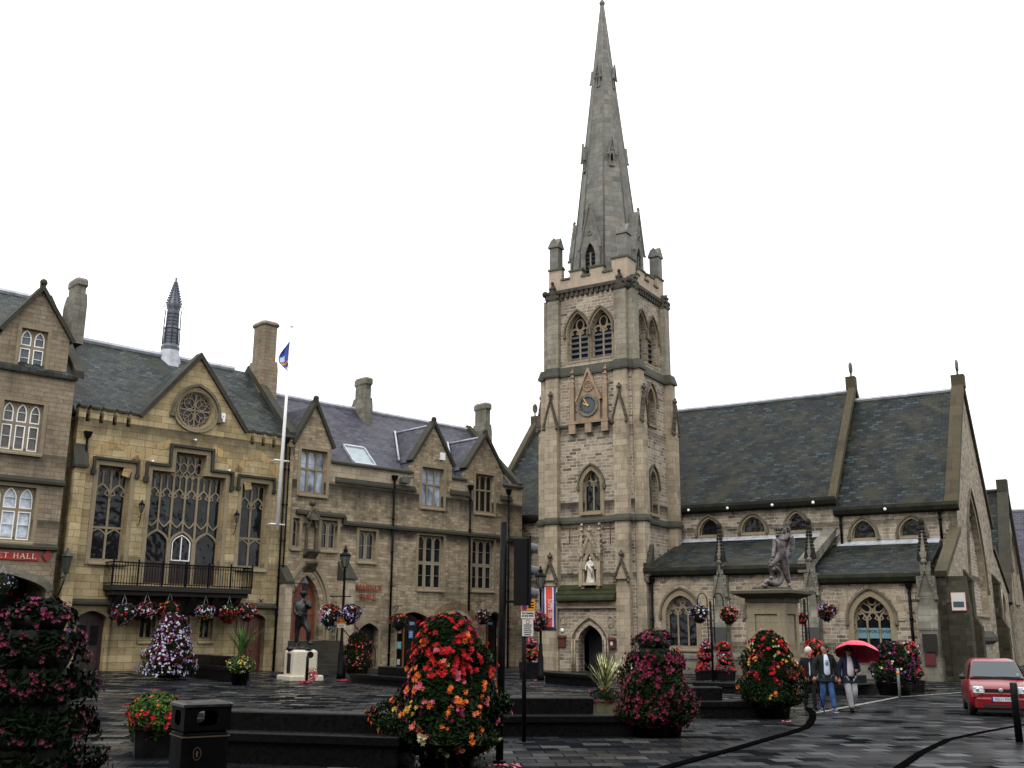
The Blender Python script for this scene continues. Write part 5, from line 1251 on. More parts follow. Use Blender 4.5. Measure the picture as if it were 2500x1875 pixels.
z_s=w3[2]-.3; m.prismX([(ya-.12,z_s),(ya-.12,z_s-.12),(ya,z_s-.16),(ya,z_s+.1)],xA0,xB1)
m.build('aisle_coping',DRG,CO)
# aisle buttresses with gablets and crocketed pinnacles
def pin_but(x,yf,w,zsh,ztop,zcap1=4.4,ang=0):
    T=Matrix.Translation((x,ya,0))@Matrix.Rotation(R(ang),4,'Z') ; m=MB(); m.m=T
    d=ya-yf; m.box(-w/2,w/2,-d,0,-.4,2.2); m.box(-w/2-.06,w/2+.06,-d-.08,0,-.4,1.0)
    m.prismX([(-d-.03,2.2),(-d-.03,2.3),(-d*.62,3.1),(0,3.1),(0,2.2)],-w/2-.02,w/2+.02)
    m.box(-w/2,w/2,-d*.6,0,3.0,zsh-.3)
    gablet(m,0,w*.45,-d*.62,zsh-1.2,1.2,.15)
    s=w*.25; zc_=zsh+.75; m.box(-s,s,-d*.55,-d*.55+2*s,zsh-.4,zc_)
    yy=-d*.55+s; m.prismZ([(-s,yy-s),(s,yy-s),(s,yy+s),(-s,yy+s)],zc_,ztop,[(-.05,yy-.05),(.05,yy-.05),(.05,yy+.05),(-.05,yy+.05)])
    o=m.build('buttress',DRG,CO)
    q=MB(); q.m=T
    n=7
    for t in range(n):
        f_=1-(t+.3)/n
        for (a,b) in((1,1),(-1,1),(1,-1),(-1,-1)): q.ball((a*s*(.65*f_+.2),yy+b*s*(.65*f_+.2),zc_+.1+(ztop-zc_-.2)*(t+.2)/n),.085,6,4)
    for k in range(4): q.prismY([((-1,1,-1,1)[k]*s-.1,zc_-.35),((-1,1,-1,1)[k]*s+.1,zc_-.35),((-1,1,-1,1)[k]*s,zc_+.15)],yy+(-1,-1,1,1)[k]*s-.1,yy+(-1,-1,1,1)[k]*s+.1)
    q.ball((0,yy,ztop+.08),.15,6,4,(1,1,1.3)); q.ball((0,yy,ztop-.18),.15,6,4)
    q.build('crockets',plain('black_lichen_stone',rgb('211f1a'),.9,0,.2,.5,6),o)
b1=C(zI,708,900,.3)[0]; b2=C(zI,1512,900,.3)[0]; b3=C(zJ,1005,900,.3)[0]
pin_but(b1,.15,.62,5.15,C(zI,700,300,.5)[1]-.1); pin_but(b2,.15,.62,5.15,C(zI,1497,262,.5)[1]-.1); pin_but(b3,.05,.8,4.9,C(zJ,985,240,.4)[1]-.1)
# buttress at the tower side of the aisle with leaning cap
m=MB(); m.prismX([(.55,4.9),(.55,5.6),(1.1,6.6),(1.1,4.9)],5.7,6.1); m.build('kneeler',COP,CO)
# downpipes
for (zm,X,Y0_,Y1_,yy) in((zI,358,200,440,yc),(zJ,306,185,425,yc),(zJ,1112,150,385,yc),(zI,118,785,1480,ya),(zJ,865,760,1300,ya)):
    x,z=C(zm,X,Y0_,yy-.15); x=C(zm,X+(4 if zm is zJ and yy==yc else (14 if zm is zJ else 0)),(Y0_+Y1_)/2,yy-.15)[0]; zlo=C(zm,X,Y1_,yy-.15)[1]
    pipe(CO,x,yy-.13,zlo if yy==yc else -.1,z-.15,r=.07)
m=MB()
for (zm,X,Y) in((zI,435,165),(zI,778,147),(zI,1172,120),(zI,1532,98),(zJ,83,88),(zJ,665,143)):
    x,z=C(zm,X,Y,yc-.5); m.ball((x,yc-.5,z),.085,8,6); m.cut()
m.build('eaves_floodlight',WHT,CO)
# east gable
yN=2*ry
HG=[]
g0,g1,gz0,gz1=er(zJ,1318,1492,38,985,xE); gw=(g1-g0)
gc=ry-1.1; gw=5.6
gz0=CS(zJ,1440,985,xE)[1]; gz1=CS(zJ,1350,40,xE)[1]
gz1=min(gz1,12.6)
h,o=window(CO,'pointed',gc-gw/2,gc+gw/2,gz0,gz1-5.0,gz1,y=0,lights=5,bar=.16,dep=.5,surround=.3,hood=1,lightarch=.9,name='east_window',glass=plain('leaded_brown_glass',rgb('2a2018'),.4)); place(o,xE); HG.append(h)
t=MB(); yy=.36
rnd=random.Random(3)
for (u,v,r_) in((0,4.0,.55),(-.7,2.9,.5),(.7,2.9,.5),(0,2.1,.5),(-1.35,1.7,.42),(1.35,1.7,.42),(-.65,1.1,.4),(.65,1.1,.4)):
    t.stroke([(gc+u+r_*math.cos(2*math.pi*k/10),gz1-5.3+v*.95+r_*1.2*math.sin(2*math.pi*k/10)) for k in range(10)],.12,yy,yy+.1,closed=True)
t.build('tracery',TRC,o)
pts=[(ya,-.4),(yN-ya,-.4),(yN-ya,zaC+.2),(yN-yc,ztC+.3),(yN-yc,zeC),(ry,zrC+.15),(yc,zeC),(yc,ztC+.3),(ya,zaC+.2)]
slits=[]
for (u,v) in((ry-.1,13.9),):
    hh=opening(u-.14,u+.14,v-.5,v+.2,v+.5,'pointed',4); HG.append(hh); slits.append(hh)
m=MB(); m.m=east(xE); m.wall(pts,HG,0,.5); m.edge(pts,0,.42); m.build('east_gable_wall',masonry('pale_rubble',s3('6a5f4f','8f8370','a39884','7d705e'),.4,.2,.018,(.25,.225,.18,1),.06,.3,(.04,.036,.028,1),.06,bump=1.0,vary=.9,rowvar=1,streak=.45),CO)
m=MB(); m.m=east(xE); m.wall(slits[0],(),.3); m.build('gable_slit',IRON,CO)
def verge(m,X,yL,zL,yR,zR,t=.34,w0=-.12,w1=.42):
    m.m=east(X); m.stroke([(yL,zL),(yR,zR)],t,w0,w1,off=0); m.m=None
m=MB(); m.m=east(xE); m.stroke([(yc-.3,zeC-.15),(ry,zrC+.35),(yN-yc+.3,zeC-.15)],.32,-.14,.5); m.stroke([(ya-.3,zaC+.05),(yc-.05,ztC+.5)],.28,-.12,.4); m.stroke([(yN-yc+.05,ztC+.5),(yN-ya+.3,zaC+.05)],.28,-.12,.4); m.box(ry-.3,ry+.3,-.2,.5,zrC+.1,zrC+.85); m.cut()
m.m=east(xN1+.1); m.stroke([(yc-.3,zeN-.1),(ry,zrN+.3),(yN-yc+.3,zeN-.1)],.3,0,.42); m.box(ry-.28,ry+.28,.0,.55,zrN+.1,zrN+.9); m.cut()
m.m=east(xN0+.4); m.stroke([(yc-.3,zeN-.1),(ry,zrN+.3),(yN-yc+.3,zeN-.1)],.3,0,.42); m.box(ry-.2,ry+.2,.0,.5,zrN+.1,zrN+.8); m.m=None
m.build('verge_coping',masonry('brown_coping',s3('332d23','4b4231','3f382a'),.9,.9,.008,(.02,.02,.015,1),.01,.6,(.02,.018,.012,1),.5,vary=.6),CO)
for X,zz in((xE-.15,zrC+.85),(xN1-.15,zrN+.9),(xN0+.15,zrN+.8)):
    f_=MB(); f_.m=Matrix.Translation((X,ry,zz)); f_.tube([(0,0,0),(0,0,.35)],.06,6); f_.stroke([(.0+.0,0)],.1,0,0)
    f_.m=Matrix.Translation((X,ry,zz))@Matrix.Rotation(R(90),4,'Z'); f_.stroke([(.22*math.cos(2*math.pi*k/14),.58+.27*math.sin(2*math.pi*k/14)) for k in range(14)],.1,-.06,.06,closed=True); f_.box(-.24,.24,-.05,.05,.58,.66); f_.box(-.04,.04,-.05,.05,.3,.92)
    f_.build('ring_cross_finial',DRG,CO)
# south east corner: dark stained buttress mass, porch door, boards
m=MB(); m.box(xB1,xE+.02,ya-.15,ya+.75,-.4,4.6); m.box(xE,xE+.9,ya-.3,ya+.6,-.4,3.4); m.prismX([(ya-.35,3.4),(ya+.65,3.4),(ya+.15,4.6)],xE,xE+.85); m.cut()
m.m=east(xE)
for (u,zt_) in((6.6,4.6),(yN-7.4,4.9)):
    m.box(u-.4,u+.4,-.6,0,-.4,2.4); m.prismX([( -.6,2.4),(-.3,3.0),(0,3.0),(0,2.4)],u-.4,u+.4); m.box(u-.4,u+.4,-.32,0,2.9,zt_); m.prismX([(-.36,zt_),(-.36,zt_+.1),(0,zt_+.6),(0,zt_)],u-.45,u+.45); m.cut()
m.m=None
m.build('east_buttress',masonry('soot_black_masonry',s3('1a1712','39342a','272319','4d4638'),.45,.22,.012,(.03,.027,.02,1),.03,.8,(.01,.01,.008,1),.2,vary=.8),CO)
m=MB(); m.m=east(xE)
for (u0,u1,za_) in((3.3,5.0,3.1),(yN-5.0,yN-3.2,4.6)):
    m.stroke([(u0,-.1)]+arc(u0,u1,za_-1.2,za_,'pointed',8)[::-1]+[(u1,-.1)],.2,-.12,.02); m.cut()
do=m.build('side_door_arch',DRS,CO)
m=MB(); m.m=east(xE)
for (u0,u1,za_) in((3.3,5.0,3.1),(yN-5.0,yN-3.2,4.6)): m.wall(opening(u0,u1,-.2,za_-1.2,za_),(),-.012); m.cut()
m.build('side_door',DOORD,do)
m=MB(); m.m=east(xE); m.prismX([(-.25,1.9),(-.25,1.7),(0,1.5),(0,2.2)],gc-gw/2-.8,gc+gw/2+.8)
for u in(3.9,yN-4): 
    for k in range(3): pass
m.build('window_sill_course',COP,CO)
# poster and boards on the corner buttress
x,z=C(zJ,1212,892,ya-.3); bo=MB().box(xE+.18,xE+.82,ya-.36,ya-.302,z-.42,z+.42).build('poster_board',plain('poster_red_edge',rgb('7c2a28'),.5),CO)
MB().box(xE+.21,xE+.79,ya-.366,ya-.36,z-.38,z+.39).build('poster_paper',plain('poster_paper_white',rgb('b4b2ab'),.6),bo); MB().box(xE+.27,xE+.72,ya-.372,ya-.366,z-.25,z+.0).build('poster_picture',plain('poster_photo',rgb('2c3a42'),.5),bo)
x0,x1,z0,z1=crect(zJ,972,1090,1150,1300,-.1); MB().bbox(x0,x1,-.14,-.03,z0,z1,.02).build('black_notice_board',plain('notice_black',rgb('15130f'),.4),CO)
x0,x1,z0,z1=crect(zJ,988,1078,1312,1408,-.1); MB().box(x0,x1,-.13,-.03,z0,z1).build('red_notice_board',plain('notice_red',rgb('4c1618'),.45),CO)
# dark vertical plaques between the windows (floodlight housings seen as dark boards)
for (a,b,yt,yb_) in((640,765,1195,1370),(1465,1590,1195,1370)):
    x0,x1,z0,z1=crect(zI,a,b,yt,yb_,-.0); MB().prismX([(-.05,z0),(.12,z1),(.14,z1),(.14,z0)],x0,x1).build('dark_louvred_box',plain('dark_green_box',rgb('1b1d17'),.6),CO)

# ================================================================ building behind the church, far right
BB=empty('slate_roofed_gabled_building',(*CH.o,0),CH.a,'stone building with slate roofs and a gable end behind the church at the right edge','building')
yb0=26.0; ybr=30.6; gx=20.3; zbr=CS(zH,2095,850,gx)[1]; 
gyR=2*ybr-yb0; zbe=4.2
m=MB(); m.box(6,gx,yb0,gyR,-.4,zbe)
pts=[(yb0,-.4),(gyR,-.4),(gyR,zbe),(ybr,zbr),(yb0,zbe)]
m.m=east(gx); m.wall(pts,(),0,.2); m.edge(pts,0,.5); m.m=None
m.build('wall',bpy.data.materials['pale_rubble'],BB)
MB().prismX([(yb0-.2,zbe-.1),(ybr,zbr-.1),(gyR+.2,zbe-.1)],2,gx-.3).build('roof',SLC,BB)
m=MB(); m.m=east(gx+.1); m.stroke([(yb0-.3,zbe-.2),(ybr,zbr+.15),(gyR+.3,zbe-.2)],.35,-.1,.6); m.box(ybr-.4,ybr+.4,-.1,.6,zbr-.1,zbr+.75); m.m=None; m.tube([(2,ybr,zbr),(gx-.4,ybr,zbr)],.14,6,smooth=False)
m.build('coping',COP,BB)
h,o=window(BB,'pointed',ybr-1.1,ybr+1.1,4.2,6.4,8.6,y=-.02,lights=3,bar=.14,dep=.3,surround=.25,hood=1,lightarch=.6); place(o,gx)
BB2=empty('slate_roofed_house',(*CH.o,0),CH.a,'building with purple grey slate roof beyond the gable, cut by the right edge','building')
MB().box(12,34,39,48,-.4,5.5).build('wall',LBS,BB2); MB().prismX([(38.7,5.4),(43.5,11.9),(48.3,5.4)],12,34).build('roof',SLP,BB2)
MB().tube([(12,43.5,11.95),(34,43.5,11.95)],.15,6,smooth=False).build('ridge_capping',LEAD,BB2)
# ================================================================== planting
def leafmat(name,c1,c2,rough=.45):
    m,nt,b=newmat(name); tc=nd(nt,'ShaderNodeTexCoord'); n=nd(nt,'ShaderNodeTexNoise',i_Scale=7.0,i_Detail=3.0); lk(nt,tc.outputs['Object'],n.inputs['Vector'])
    r=nd(nt,'ShaderNodeMapRange',i_1=.35,i_2=.65); lk(nt,n.outputs[0],r.inputs[0]); lk(nt,mixc(nt,r.outputs[0],c1,c2),b.inputs['Base Color']); b.inputs['Roughness'].default_value=rough; b.inputs['Specular IOR Level'].default_value=.06
    return m
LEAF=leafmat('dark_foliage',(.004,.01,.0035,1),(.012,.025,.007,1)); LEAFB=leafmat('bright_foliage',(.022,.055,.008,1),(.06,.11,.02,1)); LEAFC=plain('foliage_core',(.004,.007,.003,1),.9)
FC={'deep_crimson':(.055,.002,.014,1),'dark_magenta':(.14,.004,.04,1),'magenta':(.2,.008,.06,1),'red':(.42,.012,.015,1),'pink':(.5,.12,.16,1),'orange':(.55,.13,.02,1),'yellow':(.5,.32,.05,1),'white':(.5,.5,.58,1),'purple':(.08,.016,.1,1),'lilac':(.3,.22,.42,1),'crimson':(.1,.003,.018,1),'salmon':(.58,.17,.11,1),'cream':(.5,.44,.26,1)}
FM={}
def fmat(c):
    if c not in FM: FM[c]=plain('petal_'+c,FC[c],.55,0,.25,.3,20)
    return FM[c]
POT=plain('black_planter',(.004,.004,.004,1),.45,0,.15,.3,6)
def leaf(m,p,n,s,rnd,asp=.55):
    t=Vector((rnd.uniform(-1,1),rnd.uniform(-1,1),rnd.uniform(-1,.6))); t=(t-n*t.dot(n)*.6); 
    if t.length<.01: return
    t.normalize(); w=t.cross(n); 
    if w.length<.01: return
    w.normalize(); n2=w.cross(t); k=s*.18
    m.add([p-t*s*.5,p+w*s*asp*.5+n2*k,p+t*s*.55-n2*k*.6,p-w*s*asp*.5+n2*k],[(0,1,2),(0,2,3)])
def bloom(m,p,n,s,rnd,pet=5,layers=1):
    n=(n+Vector((rnd.uniform(-.35,.35),rnd.uniform(-.35,.35),rnd.uniform(-.2,.35)))).normalized(); u=n.orthogonal().normalized(); w=n.cross(u); a0=rnd.random()*6.3
    for L in range(layers):
        ss=s*(1-.3*L); off=n*(s*.16*L); vs=[p+off-n*s*.12]
        for k in range(pet*2):
            a=a0+L*.5+math.pi*k/pet; r=ss*(1.0 if k%2==0 else .55)*rnd.uniform(.85,1.12); vs.append(p+off+u*math.cos(a)*r+w*math.sin(a)*r+n*(s*.22*rnd.random()+.1*s))
        m.add(vs,[(0,1+k,1+(k+1)%(pet*2)) for k in range(pet*2)])
def foliage(root,prof,leaves,lsize,flowers,rnd,lump=.12,gaps=(),core=.72,leafm=None,fsize=.05,pet=5,layers=1,trail=0,lobes=(),shade=None,sx=1.0,dens=1.35):
    """prof [(z,r)] bottom to top. flowers: {colour:(n, zlo, zhi)} heights as fractions."""
    zs=[p[0] for p in prof]; z0,z1=zs[0],zs[-1]; ph=[rnd.uniform(0,6.3) for _ in range(6)]
    def rad(z,a):
        for i in range(len(prof)-1):
            if prof[i][0]<=z<=prof[i+1][0]:
                t=(z-prof[i][0])/(prof[i+1][0]-prof[i][0]+1e-9); r=prof[i][1]*(1-t)+prof[i+1][1]*t; break
        else: r=prof[-1][1]
        r*=1+lump*(math.sin(3*a+ph[0]+z*3)+.7*math.sin(5*a+ph[1]-z*5)+.6*math.sin(z*9+ph[2]+a))
        for (la,lz,lw,lr) in lobes:
            d=abs((a-la+math.pi)%(2*math.pi)-math.pi); r+=lr*math.exp(-(d/.5)**2-((z-lz)/lw)**2)
        return r
    def pt(z,a,k):
        r=rad(z,a)*k; return Vector((r*math.cos(a)*sx,r*math.sin(a),z))
    W=[]; 
    for i in range(len(prof)-1): W.append((prof[i][1]+prof[i+1][1]+.05)*(math.hypot(prof[i+1][0]-prof[i][0],prof[i+1][1]-prof[i][1])))
    def rz():
        i=rnd.choices(range(len(W)),W)[0]; t=rnd.random(); return prof[i][0]*(1-t)+prof[i+1][0]*t,i
    def nrm(z,a,i):
        dz=prof[i+1][0]-prof[i][0]; dr=prof[i+1][1]-prof[i][1]; v=Vector((math.cos(a)*dz,math.sin(a)*dz,-dr)); return v.normalized() if v.length>1e-6 else Vector((0,0,1))
    m=MB(); n=0
    while n<leaves:
        z,i=rz(); n+=1
        if any(g0<z<g1 for g0,g1 in gaps) and rnd.random()<.9: continue
        a=rnd.random()*2*math.pi; k=rnd.uniform(.82,1.06) if rnd.random()<.8 else rnd.uniform(.6,.95); leaf(m,pt(z,a,k),nrm(z,a,i),lsize*rnd.uniform(.6,1.4),rnd)
    for _ in range(trail):
        a=rnd.random()*6.28; p=pt(z0+.1*(z1-z0)*rnd.random(),a,1.0); L=rnd.uniform(.15,.5)*(z1-z0)*.3
        for q in range(6): leaf(m,p+Vector((rnd.uniform(-.03,.03),rnd.uniform(-.03,.03),-L*q/6)),Vector((math.cos(a),math.sin(a),0)),lsize*rnd.uniform(.5,1),rnd)
    tag(m.build('foliage',leafm or LEAF,root,uv=False),kind='stuff')
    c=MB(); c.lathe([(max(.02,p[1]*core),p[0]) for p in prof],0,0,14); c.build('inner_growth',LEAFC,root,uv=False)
    fsize*=.82
    for col_,(n,lo,hi) in flowers.items():
        n=int(n*dens)
        f=MB()
        for _ in range(n):
            for _t in range(30):
                z,i=rz()
                if lo<=(z-z0)/(z1-z0)<=hi and not(any(g0<z<g1 for g0,g1 in gaps) and rnd.random()<.93): break
            a=rnd.random()*2*math.pi; P_=pt(z,a,rnd.uniform(1.0,1.1)); N_=nrm(z,a,i)
            for q in range(rnd.choice((1,2,2,3,4))):
                d=Vector((rnd.gauss(0,1),rnd.gauss(0,1),rnd.gauss(0,1)))*fsize*.8*(q>0); bloom(f,P_+d,N_,fsize*rnd.uniform(.6,1.15),rnd,pet,layers)
        tag(f.build(col_+'_blooms',fmat(col_),root,uv=False),kind='stuff')
def pot(root,r0,r1,h,z0=0,mat=None,sq=False,name='planter'):
    m=MB()
    if sq: m.prismZ([(-r0,-r0),(r0,-r0),(r0,r0),(-r0,r0)],z0,z0+h,[(-r1,-r1),(r1,-r1),(r1,r1),(-r1,r1)]); m.box(-r1-.02,r1+.02,-r1-.02,r1+.02,z0+h-.05,z0+h)
    else: m.lathe([(r0,z0),(r1,z0+h*.9),(r1+.03,z0+h*.92),(r1+.03,z0+h),(r1-.04,z0+h)],0,0,20)
    return m.build(name,mat or POT,root)
def gp(px,py): 
    p=G(px,py); z=gz(p.x,p.y)
    if z>.02: p=G(px,py,z)
    return p
def hz(px,py,p): return PT(px,py,p.y).z-p.z      # height above the base point
def hw(px,p,py=1600): return abs(PT(px,py,p.y).x-p.x)
TG='flower towers standing in the square'
# 1 big petunia tower, left
p=Vector((PT(84,1600,9.7).x,9.7,0)); t=empty('flower_tower',p,0,'purple and crimson petunia tower with black tier bowls, cut by the left edge','flower tower',TG)
zt=hz(84,1462,p); rnd=random.Random(11); zz=lambda y:hz(150,y,p)
pot(t,.42,.52,.6)
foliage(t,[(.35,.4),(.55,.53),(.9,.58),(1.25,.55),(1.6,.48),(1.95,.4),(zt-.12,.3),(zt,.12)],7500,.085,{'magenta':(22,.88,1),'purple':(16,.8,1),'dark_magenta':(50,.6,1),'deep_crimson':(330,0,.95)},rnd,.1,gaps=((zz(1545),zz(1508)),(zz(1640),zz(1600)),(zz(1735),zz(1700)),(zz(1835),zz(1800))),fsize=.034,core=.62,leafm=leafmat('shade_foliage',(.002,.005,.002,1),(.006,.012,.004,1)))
m=MB()
for (ya,yb_,r) in((1545,1505,.27),(1642,1600,.33),(1738,1700,.36),(1838,1800,.4)): m.lathe([(r*.8,zz(ya)),(r,zz(yb_)),(r*.9,zz(yb_)+.01)],0,0,20); m.cut()
m.build('tier_bowl',POT,t)
# 2 begonia tower
p=gp(1091,1868); t=empty('flower_tower',p,0,'big begonia tower of red, orange, pink and yellow blooms beside the traffic pole','flower tower',TG); rnd=random.Random(5)
zt=hz(1100,1500,p); H_=lambda y:hz(1090,y,p); Wd=lambda x:hw(x,p)
pot(t,.42,.52,.55)
foliage(t,[(H_(1840),.46),(H_(1800),.82),(H_(1750),.84),(H_(1700),.7),(H_(1640),.6),(H_(1580),.5),(H_(1530),.38),(H_(1508),.25),(zt,.1)],9000,.1,{'red':(170,.55,1),'orange':(60,.15,.85),'pink':(34,.0,1),'salmon':(40,0,1),'yellow':(18,.1,.75),'crimson':(80,.25,1),'cream':(6,.0,.5)},rnd,.13,dens=.9,fsize=.07,pet=6,layers=2,lobes=((math.pi,H_(1740),.25,.42),(0,H_(1700),.3,.1)),core=.7,trail=30)
# 3 magenta tower
p=gp(1604,1797); t=empty('flower_tower',p,0,'magenta geranium tower with a dark bowl near its top, right of the spiky striped plant','flower tower',TG); rnd=random.Random(8)
zt=hz(1604,1540,p); H_=lambda y:hz(1604,y,p)
pot(t,.48,.58,.5)
foliage(t,[(H_(1770),.5),(H_(1745),.74),(H_(1700),.7),(H_(1650),.6),(H_(1600),.5),(H_(1560),.4),(zt,.18)],6500,.09,{'magenta':(60,.55,1),'crimson':(420,0,1),'red':(8,.3,.9),'dark_magenta':(120,0,1)},rnd,.13,dens=1.0,gaps=((H_(1592),H_(1566)),),fsize=.055,core=.66,trail=12)
m=MB(); m.lathe([(.26,H_(1592)),(.38,H_(1563)),(.34,H_(1562))],0,0,20); m.tube([(-.02,0,H_(1560)),(-.02,0,H_(1540))],.035,6); m.build('tier_bowl',POT,t)
# 4 orange red yellow tower
p=gp(1884,1753); t=empty('flower_tower',p,0,'begonia tower with red, orange and pale yellow blooms in front of the statue pedestal','flower tower',TG); rnd=random.Random(15)
zt=hz(1884,1541,p); H_=lambda y:hz(1884,y,p)
pot(t,.42,.52,.5)
foliage(t,[(H_(1725),.5),(H_(1705),.76),(H_(1670),.8),(H_(1630),.66),(H_(1590),.52),(H_(1560),.38),(zt,.14)],6000,.095,{'red':(80,.35,1),'orange':(40,0,.7),'yellow':(32,.0,1),'cream':(24,.6,1),'crimson':(60,.3,.95),'salmon':(12,.6,1)},rnd,.13,dens=.9,fsize=.06,pet=6,layers=2,core=.7,trail=12)
# 5 purple tower right
p=gp(2185,1697); t=empty('flower_tower',p,0,'purple and pale pink petunia tower right of the people, in front of the church corner','flower tower',TG); rnd=random.Random(21)
zt=hz(2185,1566,p); H_=lambda y:hz(2185,y,p)
pot(t,.5,.6,.45)
foliage(t,[(.35,.52),(.6,.72),(.95,.66),(1.35,.52),(1.65,.38),(zt,.16)],4500,.1,{'purple':(90,0,1),'lilac':(14,0,1),'dark_magenta':(120,0,1),'cream':(10,0,.9)},rnd,.1,dens=.9,fsize=.055,core=.66)
# 6 white flowered tower by the town hall
p=gp(412,1655); t=empty('flower_tower',p,0,'white and crimson petunia tower below the town hall balcony','flower tower',TG); rnd=random.Random(31)
zt=hz(424,1497,p); 
pot(t,.4,.5,.4)
foliage(t,[(.15,.88),(.5,.88),(1.1,.76),(1.7,.6),(2.3,.44),(zt-.15,.36),(zt,.12)],4500,.1,{'white':(210,0,1),'lilac':(170,0,.9),'crimson':(170,.1,1),'dark_magenta':(120,.2,1)},rnd,.08,fsize=.055,core=.66,lobes=((math.pi*1.02,.4,.5,.3),))
# 7 small red one behind the lamp post
p=gp(872,1655); t=empty('flower_tower',p,0,'dark leafy tower dotted with small red and pink blooms beside the lamp post','flower tower',TG); rnd=random.Random(41)
zt=hz(880,1543,p)
pot(t,.3,.4,.35)
foliage(t,[(.2,.4),(.5,.62),(1.0,.62),(1.4,.52),(zt-.2,.42),(zt,.2)],4000,.09,{'red':(45,0,1),'pink':(60,.2,1),'crimson':(55,0,1),'yellow':(12,0,.4)},rnd,.08,fsize=.04,core=.7)
# hanging baskets
HG_='flower baskets hung round the square'
def basket(pos,r,cols,label,seed,chain=.45,squash=1.0,leafm=None,n=1.0):
    t=empty('hanging_basket',pos,0,label,'hanging basket',HG_); rnd=random.Random(seed)
    foliage(t,[(-r*1.2*squash,r*.25),(-r*.8*squash,r*.75),(-r*.2,r*1.05),(r*.3,r*.95),(r*.6,r*.6),(r*.75,r*.2)],int(900*n),.085,{c:(k,lo,hi) for c,(k,lo,hi) in cols.items()},rnd,.14,fsize=.05,core=.7,leafm=leafm,trail=10)
    m=MB(); 
    for k in range(3):
        a=k*2.09+.3; m.tube([(r*.5*math.cos(a),r*.5*math.sin(a),r*.2),(0,0,r*.6+chain)],.008,4)
    m.build('chains',plain('chain_grey',rgb('8a8a88'),.4,.5),t)
    return t
def thw(zm,X,Y,y0): x,z=TH.P(*zm(X,Y),y0); return TH.wld(x,y0,z)
def chw(zm,X,Y,y0): x,z=CH.P(*zm(X,Y),y0); return CH.wld(x,y0,z)
yb_=-.85
basket(thw(zA,950,1400,yb_),.46,{'lilac':(30,0,1),'white':(25,0,1),'red':(18,.2,.8),'magenta':(14,0,1),'yellow':(6,0,.2)},'leftmost basket under the balcony, dark leaves with small lilac and white blooms',51)
basket(thw(zA,1125,1380,yb_),.46,{'magenta':(60,.2,1),'pink':(25,.2,1),'white':(22,0,.7)},'second basket from the left under the balcony, mostly magenta blooms over white',52)
basket(thw(zA,1302,1368,yb_),.4,{'red':(30,.2,1),'orange':(20,.2,1),'white':(22,.1,.8)},'third basket from the left under the balcony, sparse red, orange and white blooms',53)
basket(thw(zA,1580,1390,yb_),.38,{'white':(45,.1,.9),'pink':(14,.6,1),'lilac':(18,.2,.8),'yellow':(26,0,.3)},'basket under the balcony with white blooms above a yellow clump',54)
basket(thw(zA,1762,1402,yb_),.42,{'red':(62,0,.8),'crimson':(25,0,.7),'cream':(22,.7,1)},'red flowered basket under the balcony with cream blooms on top',55)
basket(thw(zA,1905,1388,yb_),.42,{'red':(40,0,.9),'white':(34,.2,1),'pink':(34,.1,.9)},'rightmost basket under the balcony, red, pink and white blooms',56)
basket(thw(zA,8,1185,-1.0),.5,{'white':(14,.2,1),'lilac':(12,.2,1),'red':(14,0,.6)},'basket cut by the left edge, hanging before the dark archway',57)
basket(thw(zC,1185,1148,-.7),.45,{'orange':(14,.5,1),'red':(16,.4,1),'lilac':(20,0,.6)},'dark leafy basket on the market hall wall left of the shopfront',58)
basket(thw(zC,1828,1110,-.7),.42,{'white':(20,.2,1),'pink':(22,.1,.9),'lilac':(12,0,1)},'white and pink basket on the market hall wall above the begonia tower',59)
m=MB()
for X,Y in((1165,1050),(1806,1010)):
    x,z=TH.P(*zC(X,Y),-.3); m.tube([(x,0,z),(x,-.7,z+.08),(x+.05,-.72,z+.0)],.02,5); m.tube([(x,0,z-.4),(x,-.45,z+.02)],.015,5); m.cut()
m.build('basket_bracket',IRON,MH)
# spiky plants
def spiky(p,h,n,w,cmat,root,rnd,z0,arch=.5,wid=.03):
    m=MB()
    for _ in range(n):
        a=rnd.random()*6.28; L=h*rnd.uniform(.65,1.1); lean=rnd.uniform(.12,1.0)*arch; P0=Vector((rnd.uniform(-.06,.06),rnd.uniform(-.06,.06),z0)); d=Vector((math.cos(a),math.sin(a),0)); s=Vector((-d.y,d.x,0)); vs=[];K=6
        for k in range(K+1):
            t=k/K; c=P0+d*(lean*L*(t**1.5))+Vector((0,0,L*(t-.38*lean*t*t))); ww=wid*(1-t)**.6*(.5+t if t<.5 else 1); vs+=[c-s*ww,c+s*ww+Vector((0,0,ww*.5))]
        m.add(vs,[(2*k,2*k+1,2*k+3,2*k+2) for k in range(K)])
    return tag(m.build('leaves',cmat,root,uv=False),kind='stuff')
def stripe():
    m,nt,b=newmat('striped_blade'); tc=nd(nt,'ShaderNodeTexCoord'); n=nd(nt,'ShaderNodeTexNoise',i_Scale=9.0,i_Detail=2.0); lk(nt,tc.outputs['Object'],n.inputs['Vector'])
    r=nd(nt,'ShaderNodeMapRange',i_1=.42,i_2=.58); lk(nt,n.outputs[0],r.inputs[0]); lk(nt,mixc(nt,r.outputs[0],rgb('4d5a2a'),rgb('b9b684')),b.inputs['Base Color']); b.inputs['Roughness'].default_value=.45; return m
p=gp(1478,1749); t=empty('potted_plant',p,.2,'striped green and cream spiky plant in a square concrete pot','potted plant'); rnd=random.Random(3)
pot(t,.26,.28,.42,mat=plain('mossy_concrete',rgb('4a4a34'),.85,0,.2,.4,4),sq=True)
spiky(p,1.25,85,0,stripe(),t,rnd,.42,.85,.035)
foliage(t,[(.3,.3),(.45,.42),(.6,.3),(.66,.1)],500,.08,{'orange':(14,0,1),'purple':(10,0,1),'red':(10,0,1)},rnd,fsize=.045)
